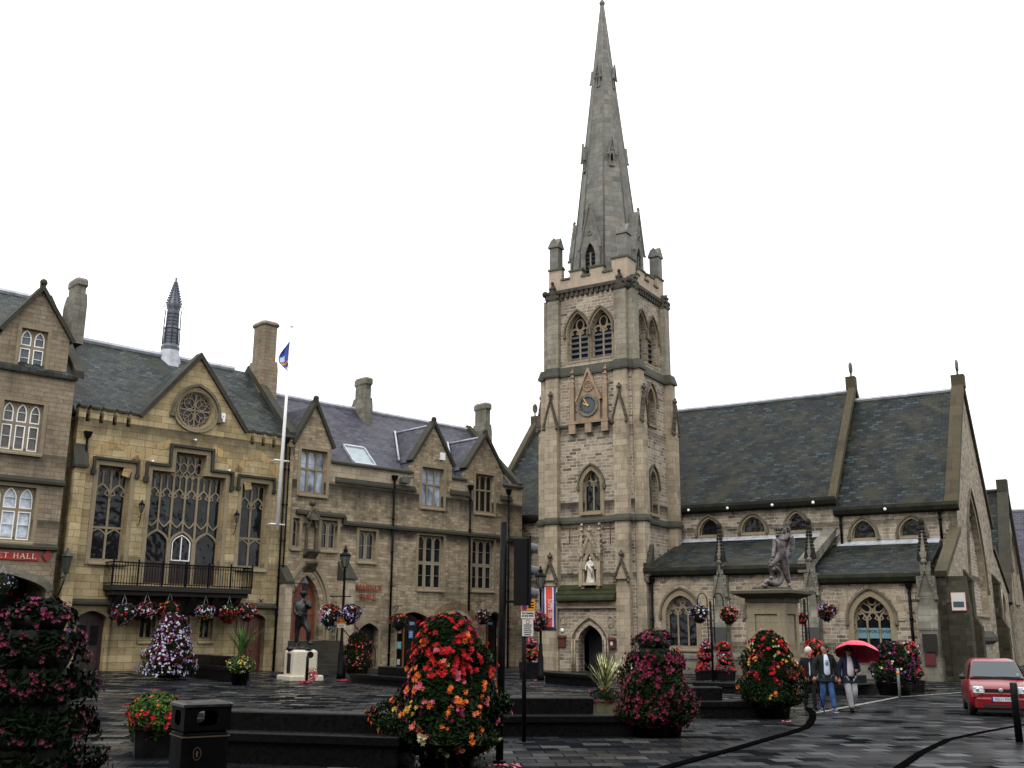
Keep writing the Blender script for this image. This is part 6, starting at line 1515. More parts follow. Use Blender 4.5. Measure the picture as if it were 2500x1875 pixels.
p=gp(584,1671); t=empty('potted_plant',p,.1,'thin leaved green cordyline above yellow trailing flowers in a black pot','potted plant'); rnd=random.Random(4)
pot(t,.28,.36,.62); spiky(p,1.3,90,0,leafmat('cordyline_green',(.03,.08,.015,1),(.1,.16,.05,1)),t,rnd,.95,.6,.03)
foliage(t,[(.45,.35),(.65,.5),(.9,.42),(1.02,.15)],700,.08,{'yellow':(30,0,1),'white':(14,0,1),'cream':(10,0,1),'red':(6,.5,1)},rnd,fsize=.045,leafm=LEAFB,trail=20)
p=gp(373,1846); t=empty('potted_plant',p,.4,'leafy green pot of red begonias behind the litter bin','potted plant'); rnd=random.Random(6)
pot(t,.3,.34,.5,sq=True); foliage(t,[(.3,.3),(.5,.48),(.75,.45),(.92,.3),(1.0,.1)],1500,.085,{'red':(26,.3,1),'pink':(12,.6,1),'crimson':(16,0,.5),'orange':(8,.3,.9)},rnd,fsize=.055,leafm=LEAFB,layers=2,trail=16)
# planters with tiers of petunia balls on a pole
def tier_stand(px,py,balls,label,seed,pw=.42,ph=.42):
    p=gp(px,py); t=empty('tiered_planter',p,.1,label,'tiered planter','tiered petunia planters'); rnd=random.Random(seed)
    pot(t,pw*.9,pw,ph,sq=True); m=MB(); top=hz(px,balls[0][1],p)
    m.tube([(0,0,ph),(0,0,top)],.03,6); m.build('pole',IRON,t)
    for (x,y,r,cols) in balls:
        q=PT(x,y,p.y)-p; b=MB(); b.lathe([(r*.4,q.z-r*.75),(r*.95,q.z-r*.1),(r*.9,q.z)],q.x,0,14); bo=b.build('bowl',POT,t)
        m=MB()
        for _ in range(220):
            a=rnd.random()*6.28; e=rnd.uniform(-.25,1.5); n=Vector((math.cos(a)*math.cos(e),math.sin(a)*math.cos(e),math.sin(e))); leaf(m,Vector((q.x,0,q.z))+n*r*rnd.uniform(.8,1.05),n,.08,rnd)
        tag(m.build('foliage',LEAF,bo,uv=False),kind='stuff')
        for c,k in cols.items():
            m=MB()
            for _ in range(k):
                a=rnd.random()*6.28; e=rnd.uniform(-.3,1.4); n=Vector((math.cos(a)*math.cos(e),math.sin(a)*math.cos(e),math.sin(e))); bloom(m,Vector((q.x,0,q.z))+n*r*1.06,n,.055,rnd)
            tag(m.build(c+'_blooms',fmat(c),bo,uv=False),kind='stuff')
tier_stand(1726,1660,[(1726,1583,.3,{'magenta':50,'red':40,'white':22}),(1722,1604,.34,{'red':80,'magenta':30}),(1718,1634,.36,{'red':90,'crimson':30})],'left of two stacked red petunia planters by the hook stand, white on its top ball',61)
tier_stand(1768,1661,[(1767,1584,.3,{'red':70,'salmon':25}),(1769,1609,.36,{'red':50,'magenta':40,'white':12}),(1772,1635,.42,{'red':90,'magenta':30})],'right of two stacked red petunia planters by the hook stand, wider at the bottom',62)
tier_stand(1990,1690,[(1989,1585,.34,{'red':90,'salmon':22}),(1998,1607,.36,{'red':80,'orange':25})],'stacked red petunia planter behind the white haired man',63)
tier_stand(2226,1690,[(2221,1591,.34,{'red':50,'white':40,'crimson':20}),(2231,1615,.26,{'crimson':50,'magenta':20}),(2238,1645,.26,{'red':45,'magenta':20})],'stacked red and white petunia planter right of the purple flower tower',64,.35)
tier_stand(1292,1657,[(1295,1574,.28,{'magenta':50,'pink':25}),(1298,1599,.34,{'red':70,'orange':30}),(1304,1625,.24,{'magenta':35,'white':20})],'stacked petunia planter in a tall black box behind the sign post',65,.42,.7)

# ================================================================== street furniture
def bench(a,b,z,base_y,label,back=None,bd=.55,seat=.5,name='stone_bench'):
    """a,b: px of the seat's front top edge; back: (px_left, px_right, zback)"""
    A=G(*a,z); B=G(*b,z); d=(B-A); L=d.length; ang=math.atan2(d.y,d.x)
    t=empty(name,(A.x,A.y,gz(A.x,A.y)),ang,label,'bench','black granite benches in the square')
    m=MB(); n=max(1,round(L/2.2)); s=MB()
    for i in range(n):
        s.bbox(L*i/n+.006,L*(i+1)/n-.006,0,seat+.02,z-.13,z,.015); s.cut()
    s.build('seat_slab',GRAN,t)
    m.box(.06,L-.05,.07,seat+(bd if back else 0)-.05,-.3,z-.13)
    m.build('base',GRAN,t)
    if back:
        u0=back[0]*L; u1=back[1]*L; q=MB(); n=max(1,round((u1-u0)/2.4))
        for i in range(n): q.bbox(u0+(u1-u0)*i/n+.006,u0+(u1-u0)*(i+1)/n-.006,seat+.03,seat+bd,-.1,back[2],.02); q.cut()
        q.build('back_block',GRAN,t)
    return t
bench((500,1786),(975,1800),.47,0,'black granite bench with raised back block beside the litter bin, nearest the camera',(0,.83,.75))
bench((1160,1747),(1553,1747),.41,0,'long black granite bench between the sign post and the magenta flower tower',(0,.76,.72))
bench((1705,1712),(1855,1712),.41,0,'black granite bench between the magenta and orange flower towers',(0,.5,.71))
bench((388,1630),(545,1643),.42,0,'dark bench with raised back beside the white petunia tower',(.3,1,.78),.6)
bench((853,1645),(992,1655),.34,0,'dark low bench in front of the market hall shopfront',(.3,1,.66),.6)
bench((1325,1640),(1443,1648),.45,0,'dark stone bench in front of the church porch',None)
bench((2060,1672),(2150,1668),.35,0,'dark bench behind the man with the umbrella',(0,1,.62),.5)
bench((1690,1665),(1800,1668),.35,0,'dark bench beneath the twin petunia planters',None)
# litter bin
p=PT(487,1800,13.0); t=empty('litter_bin',(p.x,13.0,0),R(33),'black square litter bin with openings under its lid and a gold band','litter bin')
w=.28; zt=PT(487,1716,13.0).z; zb=zt-.3
m=MB(); m.bbox(-w,w,-w,w,.04,zb,.04); m.box(-w+.02,w-.02,-w+.02,w-.02,0,.05); m.build('body',plain('bin_black',(.0025,.0025,.003,1),.5,0,.02,.2,5),t)
m=MB()
for k in range(4):
    m.m=Matrix.Rotation(k*math.pi/2,4,'Z'); hole=[(.13*math.copysign(abs(math.cos(a))**.6,math.cos(a)),(zb+zt)/2-.01+.09*math.copysign(abs(math.sin(a))**.6,math.sin(a))) for a in [2*math.pi*i/16 for i in range(16)]]
    m.wall([(-w,zb),(w,zb),(w,zt-.03),(-w,zt-.03)],[hole],-w,.02,back=-w+.02)
m.m=None; m.build('hood',bpy.data.materials['bin_black'],t)
m=MB(); m.bbox(-w-.015,w+.015,-w-.015,w+.015,zt-.03,zt+.02,.02); m.build('lid',plain('bin_lid',(.012,.012,.013,1),.3,0,.35,.3,9),t)
m=MB(); gold2=plain('gold_band',rgb('3a2d10'),.6); 
m.box(-w-.004,w+.004,-w-.004,w+.004,zb-.075,zb-.06); m.build('gold_band',gold2,t)
m=MB(); m.stroke([(-.1+.045*math.cos(2*math.pi*k/20),.62+.07*math.sin(2*math.pi*k/20)) for k in range(20)],.007,-w-.004,-w+.001,closed=True); m.stroke([(-.1,.585),(-.1,.65)],.02,-w-.004,-w+.001); m.stroke([(-.12,.62),(-.08,.64)],.008,-w-.005,-w+.001); m.build('crest',gold2,t)
# lamp posts
def lamp(px,py,pyt,label,arms=None,signs=()):
    p=gp(px,py); zt=hz(px,pyt,p); t=empty('lamp_post',p,0,label,'lamp post','old fashioned lamp posts')
    m=MB(); m.lathe([(.16,0),(.16,.25),(.13,.3),(.12,1.0),(.09,1.1),(.075,1.5),(.06,1.55),(.05,zt-1.1),(.07,zt-1.05),(.04,zt-.95)],0,0,12); m.build('post',IRON,t)
    m=MB(); zl=zt-.95; m.lathe([(.09,zl),(.11,zl+.03)],0,0,6,False); m.lathe([(.24,zl+.5),(.27,zl+.54),(.2,zl+.62),(.1,zl+.68),(.1,zl+.8),(.03,zl+.86),(.05,zl+.9),(.01,zl+.98)],0,0,6,False)
    for k in range(6): a=k*math.pi/3; m.tube([(.11*math.cos(a),.11*math.sin(a),zl+.03),(.23*math.cos(a),.23*math.sin(a),zl+.5)],.014,4)
    lo=m.build('lantern',IRON,t); MB().lathe([(.1,zl+.03),(.21,zl+.5)],0,0,6,False).build('glass',plain('lamp_glass',rgb('565850'),.15),lo)
    if arms: m=MB(); m.tube([(arms[0],0,arms[2]),(arms[1],0,arms[2])],.025,6); m.build('crossbar',IRON,t)
    return p,t,zt
p,t,zt=lamp(830,1657,1333,'black lamp post with baskets on its crossbar and an amber sign, before the market hall')
xl=PT(805,1456,p.y).x-p.x; xr=PT(858,1456,p.y).x-p.x; za=hz(835,1456,p)
MB().tube([(xl,0,za),(xr,0,za)],.028,6).build('crossbar',IRON,t)
def plate(par,p,x0,x1,y0,y1,mat,name='sign_plate',dy=-.08,rows=(),rm=None):
    a=PT(x0,(y0+y1)/2,p.y+dy); b=PT(x1,(y0+y1)/2,p.y+dy); zb=PT((x0+x1)/2,y1,p.y+dy).z; zt=PT((x0+x1)/2,y0,p.y+dy).z
    A=a.x-p.x; B=b.x-p.x; o=MB().box(A,B,dy,dy+.012,zb-p.z,zt-p.z).build(name,mat,par)
    if rows:
        m=MB()
        for (u0,u1,v,h) in rows: m.box(A+(B-A)*u0,A+(B-A)*u1,dy-.003,dy,zb-p.z+(zt-zb)*(v-h/2),zb-p.z+(zt-zb)*(v+h/2))
        m.build('small_print',rm or IRON,o)
    return o,A,B,zb-p.z,zt-p.z
YEL=plain('amber_sign',rgb('c07a10'),.45); SGW=plain('sign_white',rgb('b9b9b5'),.45); BLUE=plain('roundel_blue',rgb('20306a'),.4); REDS=plain('roundel_red',rgb('9a1a1a'),.4)
def roundel(par,x,z,r,y):
    o=MB().prismY([(x+r*math.cos(2*math.pi*k/16),z+r*math.sin(2*math.pi*k/16)) for k in range(16)],y-.004,y).build('roundel',REDS,par); MB().prismY([(x+r*.72*math.cos(2*math.pi*k/16),z+r*.72*math.sin(2*math.pi*k/16)) for k in range(16)],y-.007,y-.004).build('roundel_face',BLUE,o)
o,A,B,z0,z1=plate(t,p,823,844,1509,1524,YEL,rows=((.45,.9,.35,.1),(.45,.9,.55,.1),(.1,.9,.85,.12))); roundel(o,A+(B-A)*.27,(z0+z1)/2-.02,(z1-z0)*.24,-.08)
plate(t,p,823,844,1524.5,1532,SGW,rows=((.15,.85,.7,.15),(.2,.8,.35,.15)))
basket(PT(806,1495,p.y),.46,{'red':(40,.5,1),'pink':(30,.4,1),'white':(60,0,.8),'lilac':(20,0,.6)},'left basket on the lamp post crossbar, red above trailing white blooms',71,squash=1.3)
basket(PT(856,1494,p.y),.44,{'purple':(45,.1,.9),'lilac':(45,.1,1),'white':(40,0,.9),'red':(14,.6,1)},'right basket on the lamp post crossbar, purple and white blooms',72)
p2_,t2,zt2=lamp(1320,1661,1383,'lamp post half hidden behind the traffic signal, carrying the striped banner')
q=PT(1340,1430,p2_.y); m=MB()
for yy in(1432,1537): z_=hz(1325,yy,p2_); m.tube([(0,0,z_),(PT(1360,1430,p2_.y).x-p2_.x,0,z_)],.018,6); m.cut()
m.build('banner_arm',IRON,t2)
# banner
x0,x1=PT(1324,1480,p2_.y).x,PT(1357,1480,p2_.y).x; zt_,zb_=PT(1340,1433,p2_.y).z,PT(1340,1531,p2_.y).z
b=empty('banner',((x0+x1)/2,p2_.y-.02,zb_),0,'navy, white and red vertical banner reading SOMME 1916 hanging from the lamp post','banner')
W=(x1-x0)/2; Hh=zt_-zb_
def strip(a,c,mat,y,name): 
    m=MB(); n=12; vs=[]
    for i in range(n+1):
        z=Hh*i/n; yy=y+.03*math.sin(i*.7); vs+=[(a*W,yy,z),(c*W,yy,z),(c*W,yy+.006,z),(a*W,yy+.006,z)]
    fs=[]
    for i in range(n):
        k=4*i
        for j in range(4): fs.append((k+j,k+(j+1)%4,k+4+(j+1)%4,k+4+j))
    m.add(vs,fs); return m.build(name,mat,b,recalc=True)
strip(-1,1,plain('banner_navy',rgb('1b2a66'),.7),0,'cloth'); strip(-.66,.66,plain('banner_white',rgb('c8c8c8'),.7),-.008,'white_band'); strip(-.5,.5,plain('banner_red',rgb('b03a24'),.7),-.016,'red_band')
text_mesh('SOMME 1916',.3,.002,plain('banner_letters',rgb('d0c8c4'),.7),'lettering',b,Matrix.Translation((.05,-.06,Hh*.46))@Matrix.Rotation(R(90),4,'Y'),xscale=.48)
m=MB(); m.box(-.15,-.135,-.056,-.05,Hh*.25,Hh*.6); m.build('small_print',bpy.data.materials['banner_letters'],b)
m=MB().box(-W,W,-.01,.01,-.16,0).build('hem',plain('banner_hem',rgb('10142a'),.7),b)
basket(PT(1314,1512,p2_.y-.3),.4,{'pink':(40,.3,1),'magenta':(30,.2,1),'lilac':(30,0,.6),'red':(16,0,.3)},'pink and lilac basket beside the striped banner',73)
# traffic signal pole
p=gp(1219,1862); t=empty('traffic_signal',p,0,'tall black traffic pole with a three lamp signal head seen from the side','traffic light')
tx=PT(1231,1275,p.y)-p; m=MB(); m.tube([(0,0,0),(tx.x*.5,0,tx.z*.5),(tx.x,0,tx.z)],.062,12); m.build('pole',IRON,t)
MB().lathe([(.11,0),(.11,.03),(.06,.05)],0,0,12).build('base_plate',IRON,t)
hx0,hx1=PT(1254,1400,p.y).x-p.x,PT(1299,1400,p.y).x-p.x; hz0,hz1=hz(1275,1478,p),hz(1275,1314,p)
m=MB(); m.bbox(hx0,hx1-.06,-.17,.17,hz0,hz1,.02); m.box(hx1-.06,hx1-.02,-.2,.2,hz0-.04,hz1+.03); m.build('signal_head',plain('signal_black',(.004,.004,.005,1),.6,0,.15),t)
for k in range(3):
    zc=hz1-(hz1-hz0)*(k+.55)/3; m=MB(); n=12; vs=[]; r=.125
    for j in range(n+1):
        a=math.pi*(-.08+1.16*j/n); L=.14-.03*abs(math.cos(a))
        for (rr,) in((r,),(r-.008,)): vs+=[(hx1-.02,rr*math.cos(a),zc+rr*math.sin(a)),(hx1-.02+L,rr*math.cos(a)*.95,zc-.02+rr*math.sin(a)*.9)]
    fs=[]
    for j in range(n):
        k4=4*j; fs+=[(k4,k4+1,k4+5,k4+4),(k4+2,k4+6,k4+7,k4+3),(k4+1,k4+3,k4+7,k4+5)]
    m.add(vs,fs,True); m.build('visor',plain('visor_grey',(.02,.02,.03,1),.35,0,.5),t,recalc=True)
    MB().prismX([(.11*math.cos(2*math.pi*j/16),zc+.11*math.sin(2*math.pi*j/16)) for j in range(16)],hx1-.021,hx1-.01).build('lens',plain(('lens_red','lens_amber','lens_green')[k],((.1,.005,.005,1),(.1,.04,.004,1),(.004,.06,.03,1))[k],.2),t)
m=MB()
for zz_ in(hz1-.06,hz0+.06): m.tube([(tx.x*.8,0,zz_),(hx0+.03,0,zz_)],.02,6); m.cut()
m.build('bracket',IRON,t)
# sign post
p=gp(1279,1813); t=empty('sign_post',p,0,'dark sign post with an amber plate and two white plates beneath the traffic signal','sign post')
m=MB(); m.tube([(0,0,0),(0,0,hz(1283,1462,p))],.042,12); m.build('post',IRON,t); MB().lathe([(.22,0),(.22,.012),(.05,.02)],0,0,16).build('base_plate',IRON,t)
o,A,B,z0,z1=plate(t,p,1272,1306,1464,1491,YEL,rows=((.5,.92,.75,.1),(.5,.92,.5,.1),(.5,.92,.28,.1))); roundel(o,A+(B-A)*.25,z0+(z1-z0)*.3,(z1-z0)*.27,-.08)
o,A,B,z0,z1=plate(t,p,1272,1305,1492.5,1510,SGW); 
text_mesh('No loading\nat any time',(z1-z0)*.36,.001,IRON,'lettering',o,Matrix.Translation(((A+B)/2,-.083,(z0+z1)/2+.01)),bold=.002)
o,A,B,z0,z1=plate(t,p,1275,1302,1512,1553,SGW,rows=[(.12+.04*(k%2),.88-.05*(k%3),.66-.115*k,.05) for k in range(6)])
MB().stroke([((A+B)/2+.035*math.cos(2*math.pi*k/16),z0+(z1-z0)*.85+.035*math.sin(2*math.pi*k/16)) for k in range(16)],.012,-.084,-.08,closed=True).build('roundel',REDS,o)
# hook stands
def hookstand(px,py,pyt,label,hooks):
    p=gp(px,py); zt=hz(px,pyt,p); t=empty('hook_stand',p,0,label,'hook stand','iron stands with curled hooks')
    m=MB(); m.tube([(0,0,0),(0,0,zt-.35)],.05,10); m.build('post',IRON,t)
    for s in hooks:
        m=MB(); pts=[(s*.14,0,zt-2.1),(s*.14,0,zt-.32)]
        for k in range(9): a=math.pi*k/8; pts.append((s*(.14+.42*(1-math.cos(a))/2*1.0+0.0),0,zt-.32+.32*math.sin(a)))
        pts.append((s*.56,0,zt-.55)); m.tube(pts,.022,6); m.build('hook',IRON,t)
    m=MB()
    for k in range(5): z=zt-.55-.3*k; m.box(-.14,.14,-.015,.015,z-.012,z+.012); m.cut()
    m.build('rung',IRON,t); return p
p=hookstand(1741.5,1664,1448,'iron hook stand before the church wall left of the statue pedestal, baskets on both hooks',(-1,1))
basket(PT(1707,1494,p.y),.38,{'lilac':(30,.2,1),'white':(16,.3,1),'magenta':(22,0,.6),'cream':(6,.5,1)},'left basket on the hook stand, green with lilac and magenta blooms',74,.3)
basket(PT(1779,1497,p.y),.38,{'red':(45,0,1),'pink':(22,.2,1),'salmon':(20,.5,1)},'right basket on the hook stand, red and pink blooms',75,.3)
p=hookstand(1975,1668,1442,'iron hook stand partly behind the statue pedestal, one basket on its right hook',(-1,1))
basket(PT(2017,1490,p.y),.36,{'purple':(20,.2,.9),'lilac':(30,.1,.9),'red':(34,0,1),'cream':(12,.7,1)},'lilac and red basket right of the statue pedestal',76,.3)
basket(PT(1958,1507,p.y),.22,{'red':(26,0,1),'pink':(14,0,1)},'small red basket just visible at the right side of the pedestal',77,.3)
# bollards
def bollard(px,py,r,h,mat,label,band=None,disc=False):
    p=gp(px,py); t=empty('bollard',p,0,label,'bollard'); m=MB(); m.lathe([(r,0),(r,h-.02),(r*.8,h),(.01,h+.005)],0,0,12); m.build('post',mat,t)
    if band: MB().lathe([(r+.004,h-.18),(r+.004,h-.1)],0,0,12).build('reflective_band',band,t)
    if disc: MB().prismY([(.1+.13*math.cos(2*math.pi*k/18),h+.06+.13*math.sin(2*math.pi*k/18)) for k in range(18)],-.03,.03).build('disc',mat,t)
    return p
bollard(2197,1704,.045,.93,plain('galvanised_grey',rgb('7d8584'),.4,.3,.5,.2,6),'slim grey metal bollard with a yellow band in front of the purple tower',YEL)
bollard(2489,1812,.07,1.12,plain('bollard_black',(.004,.004,.0045,1),.4,0,.15),'black bollard at the right edge in front of the red car')
p=bollard(748,1667,.06,1.02,bpy.data.materials['bollard_black'],'black bollard with a round disc in front of the soldier statue',disc=True)
bollard(839,1660,.07,1.0,bpy.data.materials['bollard_black'],'black bollard right beside the lamp post base')
# wreaths and petals
def wreath(px,py,r,lean,label):
    p=gp(px,py); t=empty('poppy_wreath',p,0,label,'wreath'); rnd=random.Random(int(px)); m=MB(); l=MB(); T=Matrix.Rotation(R(lean),4,'X')
    for k in range(170):
        a=2*math.pi*rnd.random(); rr=r*rnd.uniform(.2,1); q=T@Vector((rr*math.cos(a),rnd.uniform(-.03,.0),rr*math.sin(a))); bloom(m,q+Vector((0,0,r*math.cos(R(lean))+.03)),T@Vector((0,-1,0)),.032,rnd,6)
        leaf(l,q+Vector((0,.02,r*math.cos(R(lean))+.03)),T@Vector((0,-1,0)),.05,rnd)
    tag(m.build('poppies',plain('poppy_red',(.3,.01,.03,1),.6),t,uv=False),kind='stuff'); tag(l.build('leaves',LEAF,t,uv=False),kind='stuff')
wreath(759,1666,.27,-12,'upright round poppy wreath leaning on the statue plinth'); wreath(742,1670,.25,-84,'poppy wreath lying flat before the soldier statue'); wreath(838,1665,.22,-84,'poppy wreath lying flat beside the lamp post')
rnd=random.Random(77); m=MB()
for (cx_,cy_,n,s) in((1250,1872,16,22),(1225,1878,8,30),(1920,1765,5,10),(800,1660,6,15),(345,1642,8,20),(1312,1662,5,8),(1200,1790,3,30),(1470,1742,3,5)):
    for _ in range(n):
        q=gp(cx_+rnd.gauss(0,s),cy_+rnd.gauss(0,s*.15)); bloom(m,q+Vector((0,0,.025)),Vector((0,0,1)),.04,rnd)
tag(m.build('fallen_petals',fmat('pink'),None,uv=False),'scattered pink and red petals fallen on the wet paving','petals',kind='stuff')
# flagpole and flag
A=TH.P(*zA(2135,768),-.55); B=TH.P(712,800,-.55)
A_,B_=TH.wld(A[0],-.55,A[1]),TH.wld(B[0],-.55,B[1]); t=empty('flagpole',A_,0,'tall white flagpole bracketed to the town hall wall','flagpole')
d=B_-A_; MB().tube([(0,0,0),tuple(d*.5),tuple(d)],[.1,.085,.05],10).build('pole',WHT,t); MB().ball(tuple(d+Vector((0,0,.08))),.09).build('finial',WHT,t)
for zfrac,Y in((.06,725),(.36,228)):
    m=MB(); q=TH.P(*zA(2120,Y),-.55); c=A_.lerp(B_,(q[1]-A[1])/(B[1]-A[1]))-A_; n=TH.wld(0,1)-TH.wld(0,0); s=TH.wld(1,0)-TH.wld(0,0)
    m.tube([tuple(c-s*.42),tuple(c+s*.42)],.04,6); m.tube([tuple(c-s*.3),tuple(c-s*.3+n*.55)],.03,6); m.tube([tuple(c+s*.3),tuple(c+s*.3+n*.55)],.03,6); m.build('wall_bracket',WHT,t)
p0=TH.P(*zD(582,232),-.55); p1=TH.P(*zD(568,440),-.55); F0=TH.wld(p0[0],-.55,p0[1]); 
f=empty('flag',F0,0,'limp blue flag with white emblem and orange band on the white flagpole','flag')
Hf=p0[1]-p1[1]; n=28; cols_=('blue','white','orange')
dd=d.normalized()
def fx_(u,v):  # v down, u across the folds
    w=(.12+.55*math.sin(math.pi*min(1,v*1.1))**1.3)*(1-.35*v); 
    return dd*(-v*Hf)+Vector((-w*u*1.0,.09*math.sin(u*9+v*4),-.25*u*math.sin(math.pi*v)))
def flagpart(u0,u1,v0,v1,mat,name,off=0):
    m=MB(); nu,nv=10,max(3,int((v1-v0)*26)); vs=[]
    for j in range(nv+1):
        for i in range(nu+1): vs.append(fx_(u0+(u1-u0)*i/nu,v0+(v1-v0)*j/nv)+Vector((0,-off,0)))
    k=len(vs); vs+=[v+Vector((0,.006,0)) for v in vs]
    q=[(j*(nu+1)+i,j*(nu+1)+i+1,(j+1)*(nu+1)+i+1,(j+1)*(nu+1)+i) for j in range(nv) for i in range(nu)]
    m.add(vs,q+[tuple(x+k for x in f_[::-1]) for f_ in q],True); return m.build(name,mat,f,recalc=False)
flagpart(0,1,0,1,plain('flag_blue',rgb('3a4f94'),.7,0,.2,.3,4),'cloth'); flagpart(.45,.9,.4,.56,plain('flag_white',rgb('b9c2d8'),.7),'emblem',.012); flagpart(0,1,.60,.68,plain('flag_orange',rgb('c07a2a'),.7),'orange_band',.01)
flagpart(.4,.8,.78,.86,bpy.data.materials['flag_white'],'lower_emblem',.012)
# ================================================================== figures
def skinmesh(V,E,root=0,sub=2,smooth=True):
    """V: list of (pos,(rx,ry)); returns an evaluated mesh"""
    me=bpy.data.meshes.new('s'); me.from_pydata([tuple(v[0]) for v in V],E,[]); o=bpy.data.objects.new('s',me); col.objects.link(o)
    o.modifiers.new('k','SKIN'); 
    if not me.skin_vertices: bpy.context.view_layer.objects.active=o; 
    sv=me.skin_vertices[0].data if me.skin_vertices else None
    for i,v in enumerate(V):
        r=v[1]; sv[i].radius=(r,r) if isinstance(r,(int,float)) else r; sv[i].use_root=(i==root)
    sm_=o.modifiers.new('u','SUBSURF'); sm_.levels=sub; sm_.render_levels=sub
    bpy.context.view_layer.update(); out=ev(o); bpy.data.objects.remove(o); bpy.data.meshes.remove(me)
    return out
def join(name,meshes,mat,parent,extra=None):
    bm=bmesh.new()
    for me in meshes: bm.from_mesh(me)
    for f in bm.faces: f.smooth=True
    me=bpy.data.meshes.new(name); bm.to_mesh(me); bm.free(); me.materials.append(mat)
    if extra:
        q=bpy.data.meshes.new('x'); q.from_pydata([tuple(v) for v in extra.v],[],extra.f); b=bmesh.new(); b.from_mesh(me); b.from_mesh(q); 
        for f in b.faces: f.smooth=True
        b.to_mesh(me); b.free()
    o=bpy.data.objects.new(name,me); col.objects.link(o); o.parent=parent; return o
def chain(pts):  # [(pos,r)...] -> verts, edges
    return pts,[(i,i+1) for i in range(len(pts)-1)]
def V3(*a): return Vector(a)
def head_extra(hc,r,yaw=0,tilt=0):
    """skull, face, nose, ears, eyes sockets built as one lump set round centre hc, facing -y turned by yaw"""
    m=MB(); T=Matrix.Translation(hc)@Matrix.Rotation(yaw,4,'Z')@Matrix.Rotation(tilt,4,'X'); m.m=T
    m.ball((0,.01,.02),r,14,10,(.8,.98,1.08)); m.ball((0,-r*.3,-r*.42),r*.62,12,8,(.86,.85,.95))
    m.add([(-.013,-r*.93,0),(.013,-r*.93,0),(.018,-r*.98,-.035),(-.018,-r*.98,-.035),(0,-r*1.18,-.03),(0,-r*.92,.02)],[(0,1,5),(0,4,3),(1,2,4),(3,4,2),(0,5,4),(1,4,5)])
    for s in(-1,1): m.ball((s*r*.8,.01,0),r*.22,8,6,(.4,.8,1.3)); m.ball((s*r*.36,-r*.78,r*.12),r*.13,6,4)
    m.add([(-.028,-r*.86,-r*.58),(.028,-r*.86,-r*.58),(.022,-r*.93,-r*.64),(-.022,-r*.93,-r*.64)],[(0,1,2,3)])
    return m,T
def hand(m,wr,dirv,side,curl=.5,s=1.0):
    """palm and five bent fingers as tapering tubes at the wrist wr, pointing along dirv; side = +-1 thumb side"""
    d=dirv.normalized(); u=d.cross(Vector((0,1,0))); u=u.normalized() if u.length>.1 else Vector((1,0,0)); n=u.cross(d)
    m.tube([wr,wr+d*.045*s,wr+d*.085*s],[.024*s,.037*s,.034*s],8)
    for k in range(4):
        L=(.062,.074,.07,.055)[k]*s; b=wr+d*.08*s+u*(k-1.5)*.019*s; c=b+d*L*.5+n*curl*L*.25; e=c+d*L*.5*(1-curl)+n*curl*L*.6
        m.tube([b,c,e],[.0095*s,.0088*s,.007*s],6)
    b=wr+d*.03*s+u*side*.03*s; m.tube([b,b+d*.03*s+u*side*.025*s,b+d*.06*s+u*side*.02*s+n*.01],[.012*s,.011*s,.008*s],6)
def person(px,py,ht,label,sk,J,parts,yaw=0,hair=None,headyaw=0,headtilt=0,cap=None):
    p=gp(px,py); t=empty('person',p,yaw,label,'person'); k=ht/1.75
    S=lambda v:Vector(v)*k
    skin=plain('skin_'+str(int(px)),sk,.55,0,.3)
    j={a:S(b) for a,b in J.items()}
    V=[(j['pelvis'],(.15*k,.1*k)),(j['chest'],(.17*k,.11*k)),(j['neckb'],(.075*k,.07*k)),(j['neck'],(.055*k,.058*k)),(j['head'],(.065*k,.075*k))]; E=[(0,1),(1,2),(2,3),(3,4)]
    def limb(root,pts):
        i0=root
        for (q,r) in pts: V.append((j[q],r*k)); E.append((i0,len(V)-1)); i0=len(V)-1
    for s in 'LR':
        limb(1,[('sh'+s,.06),('el'+s,.042),('wr'+s,.028)]); limb(0,[('hip'+s,.085),('kn'+s,.058),('an'+s,.04)])
    me=skinmesh(V,E)
    hx,T=head_extra(j['head'],.115*k,headyaw,headtilt)
    hm=MB(); 
    for s in 'LR': hand(hx if False else hm,j['wr'+s],j['wr'+s]-j['el'+s]*.0-j['el'+s] if False else (j['wr'+s]-j['el'+s]),(-1 if s=='R' else 1),.55,k)
    hx.m=None
    for v in hm.v: pass
    b=len(hx.v); hx.v+=hm.v; hx.f+=[[b+i for i in f] for f in hm.f]; hx.sm+=hm.sm
    body=join('body',[me],skin,t,hx); bpy.data.meshes.remove(me)
    if hair:
        m=MB(); m.m=T; r=.115*k
        m.ball((0,.022,.04),r*1.04,14,9,(.86,.98,1.0)); m.ball((0,.05,-.02),r*.9,10,8,(.88,.8,1.0))
        if cap: m.m=T; 
        o=m.build('cap' if cap else 'hair',hair,t,uv=False)
        if cap: MB_=MB(); MB_.m=T; MB_.lathe([(.02,.055),(.13*k,.045),(.12*k,.035)],0,-.07,12); MB_.build('peak',hair,o,uv=False)
    # clothes
    def cloth(name,vs,es,mat,root=0,sub=2): 
        m_=skinmesh([(S(q) if not isinstance(q,str) else j[q],(r[0]*k,r[1]*k) if isinstance(r,tuple) else r*k) for q,r in vs],es,root,sub); o=join(name,[m_],mat,t); bpy.data.meshes.remove(m_); return o
    parts(t,j,k,cloth)
    return t,p,j
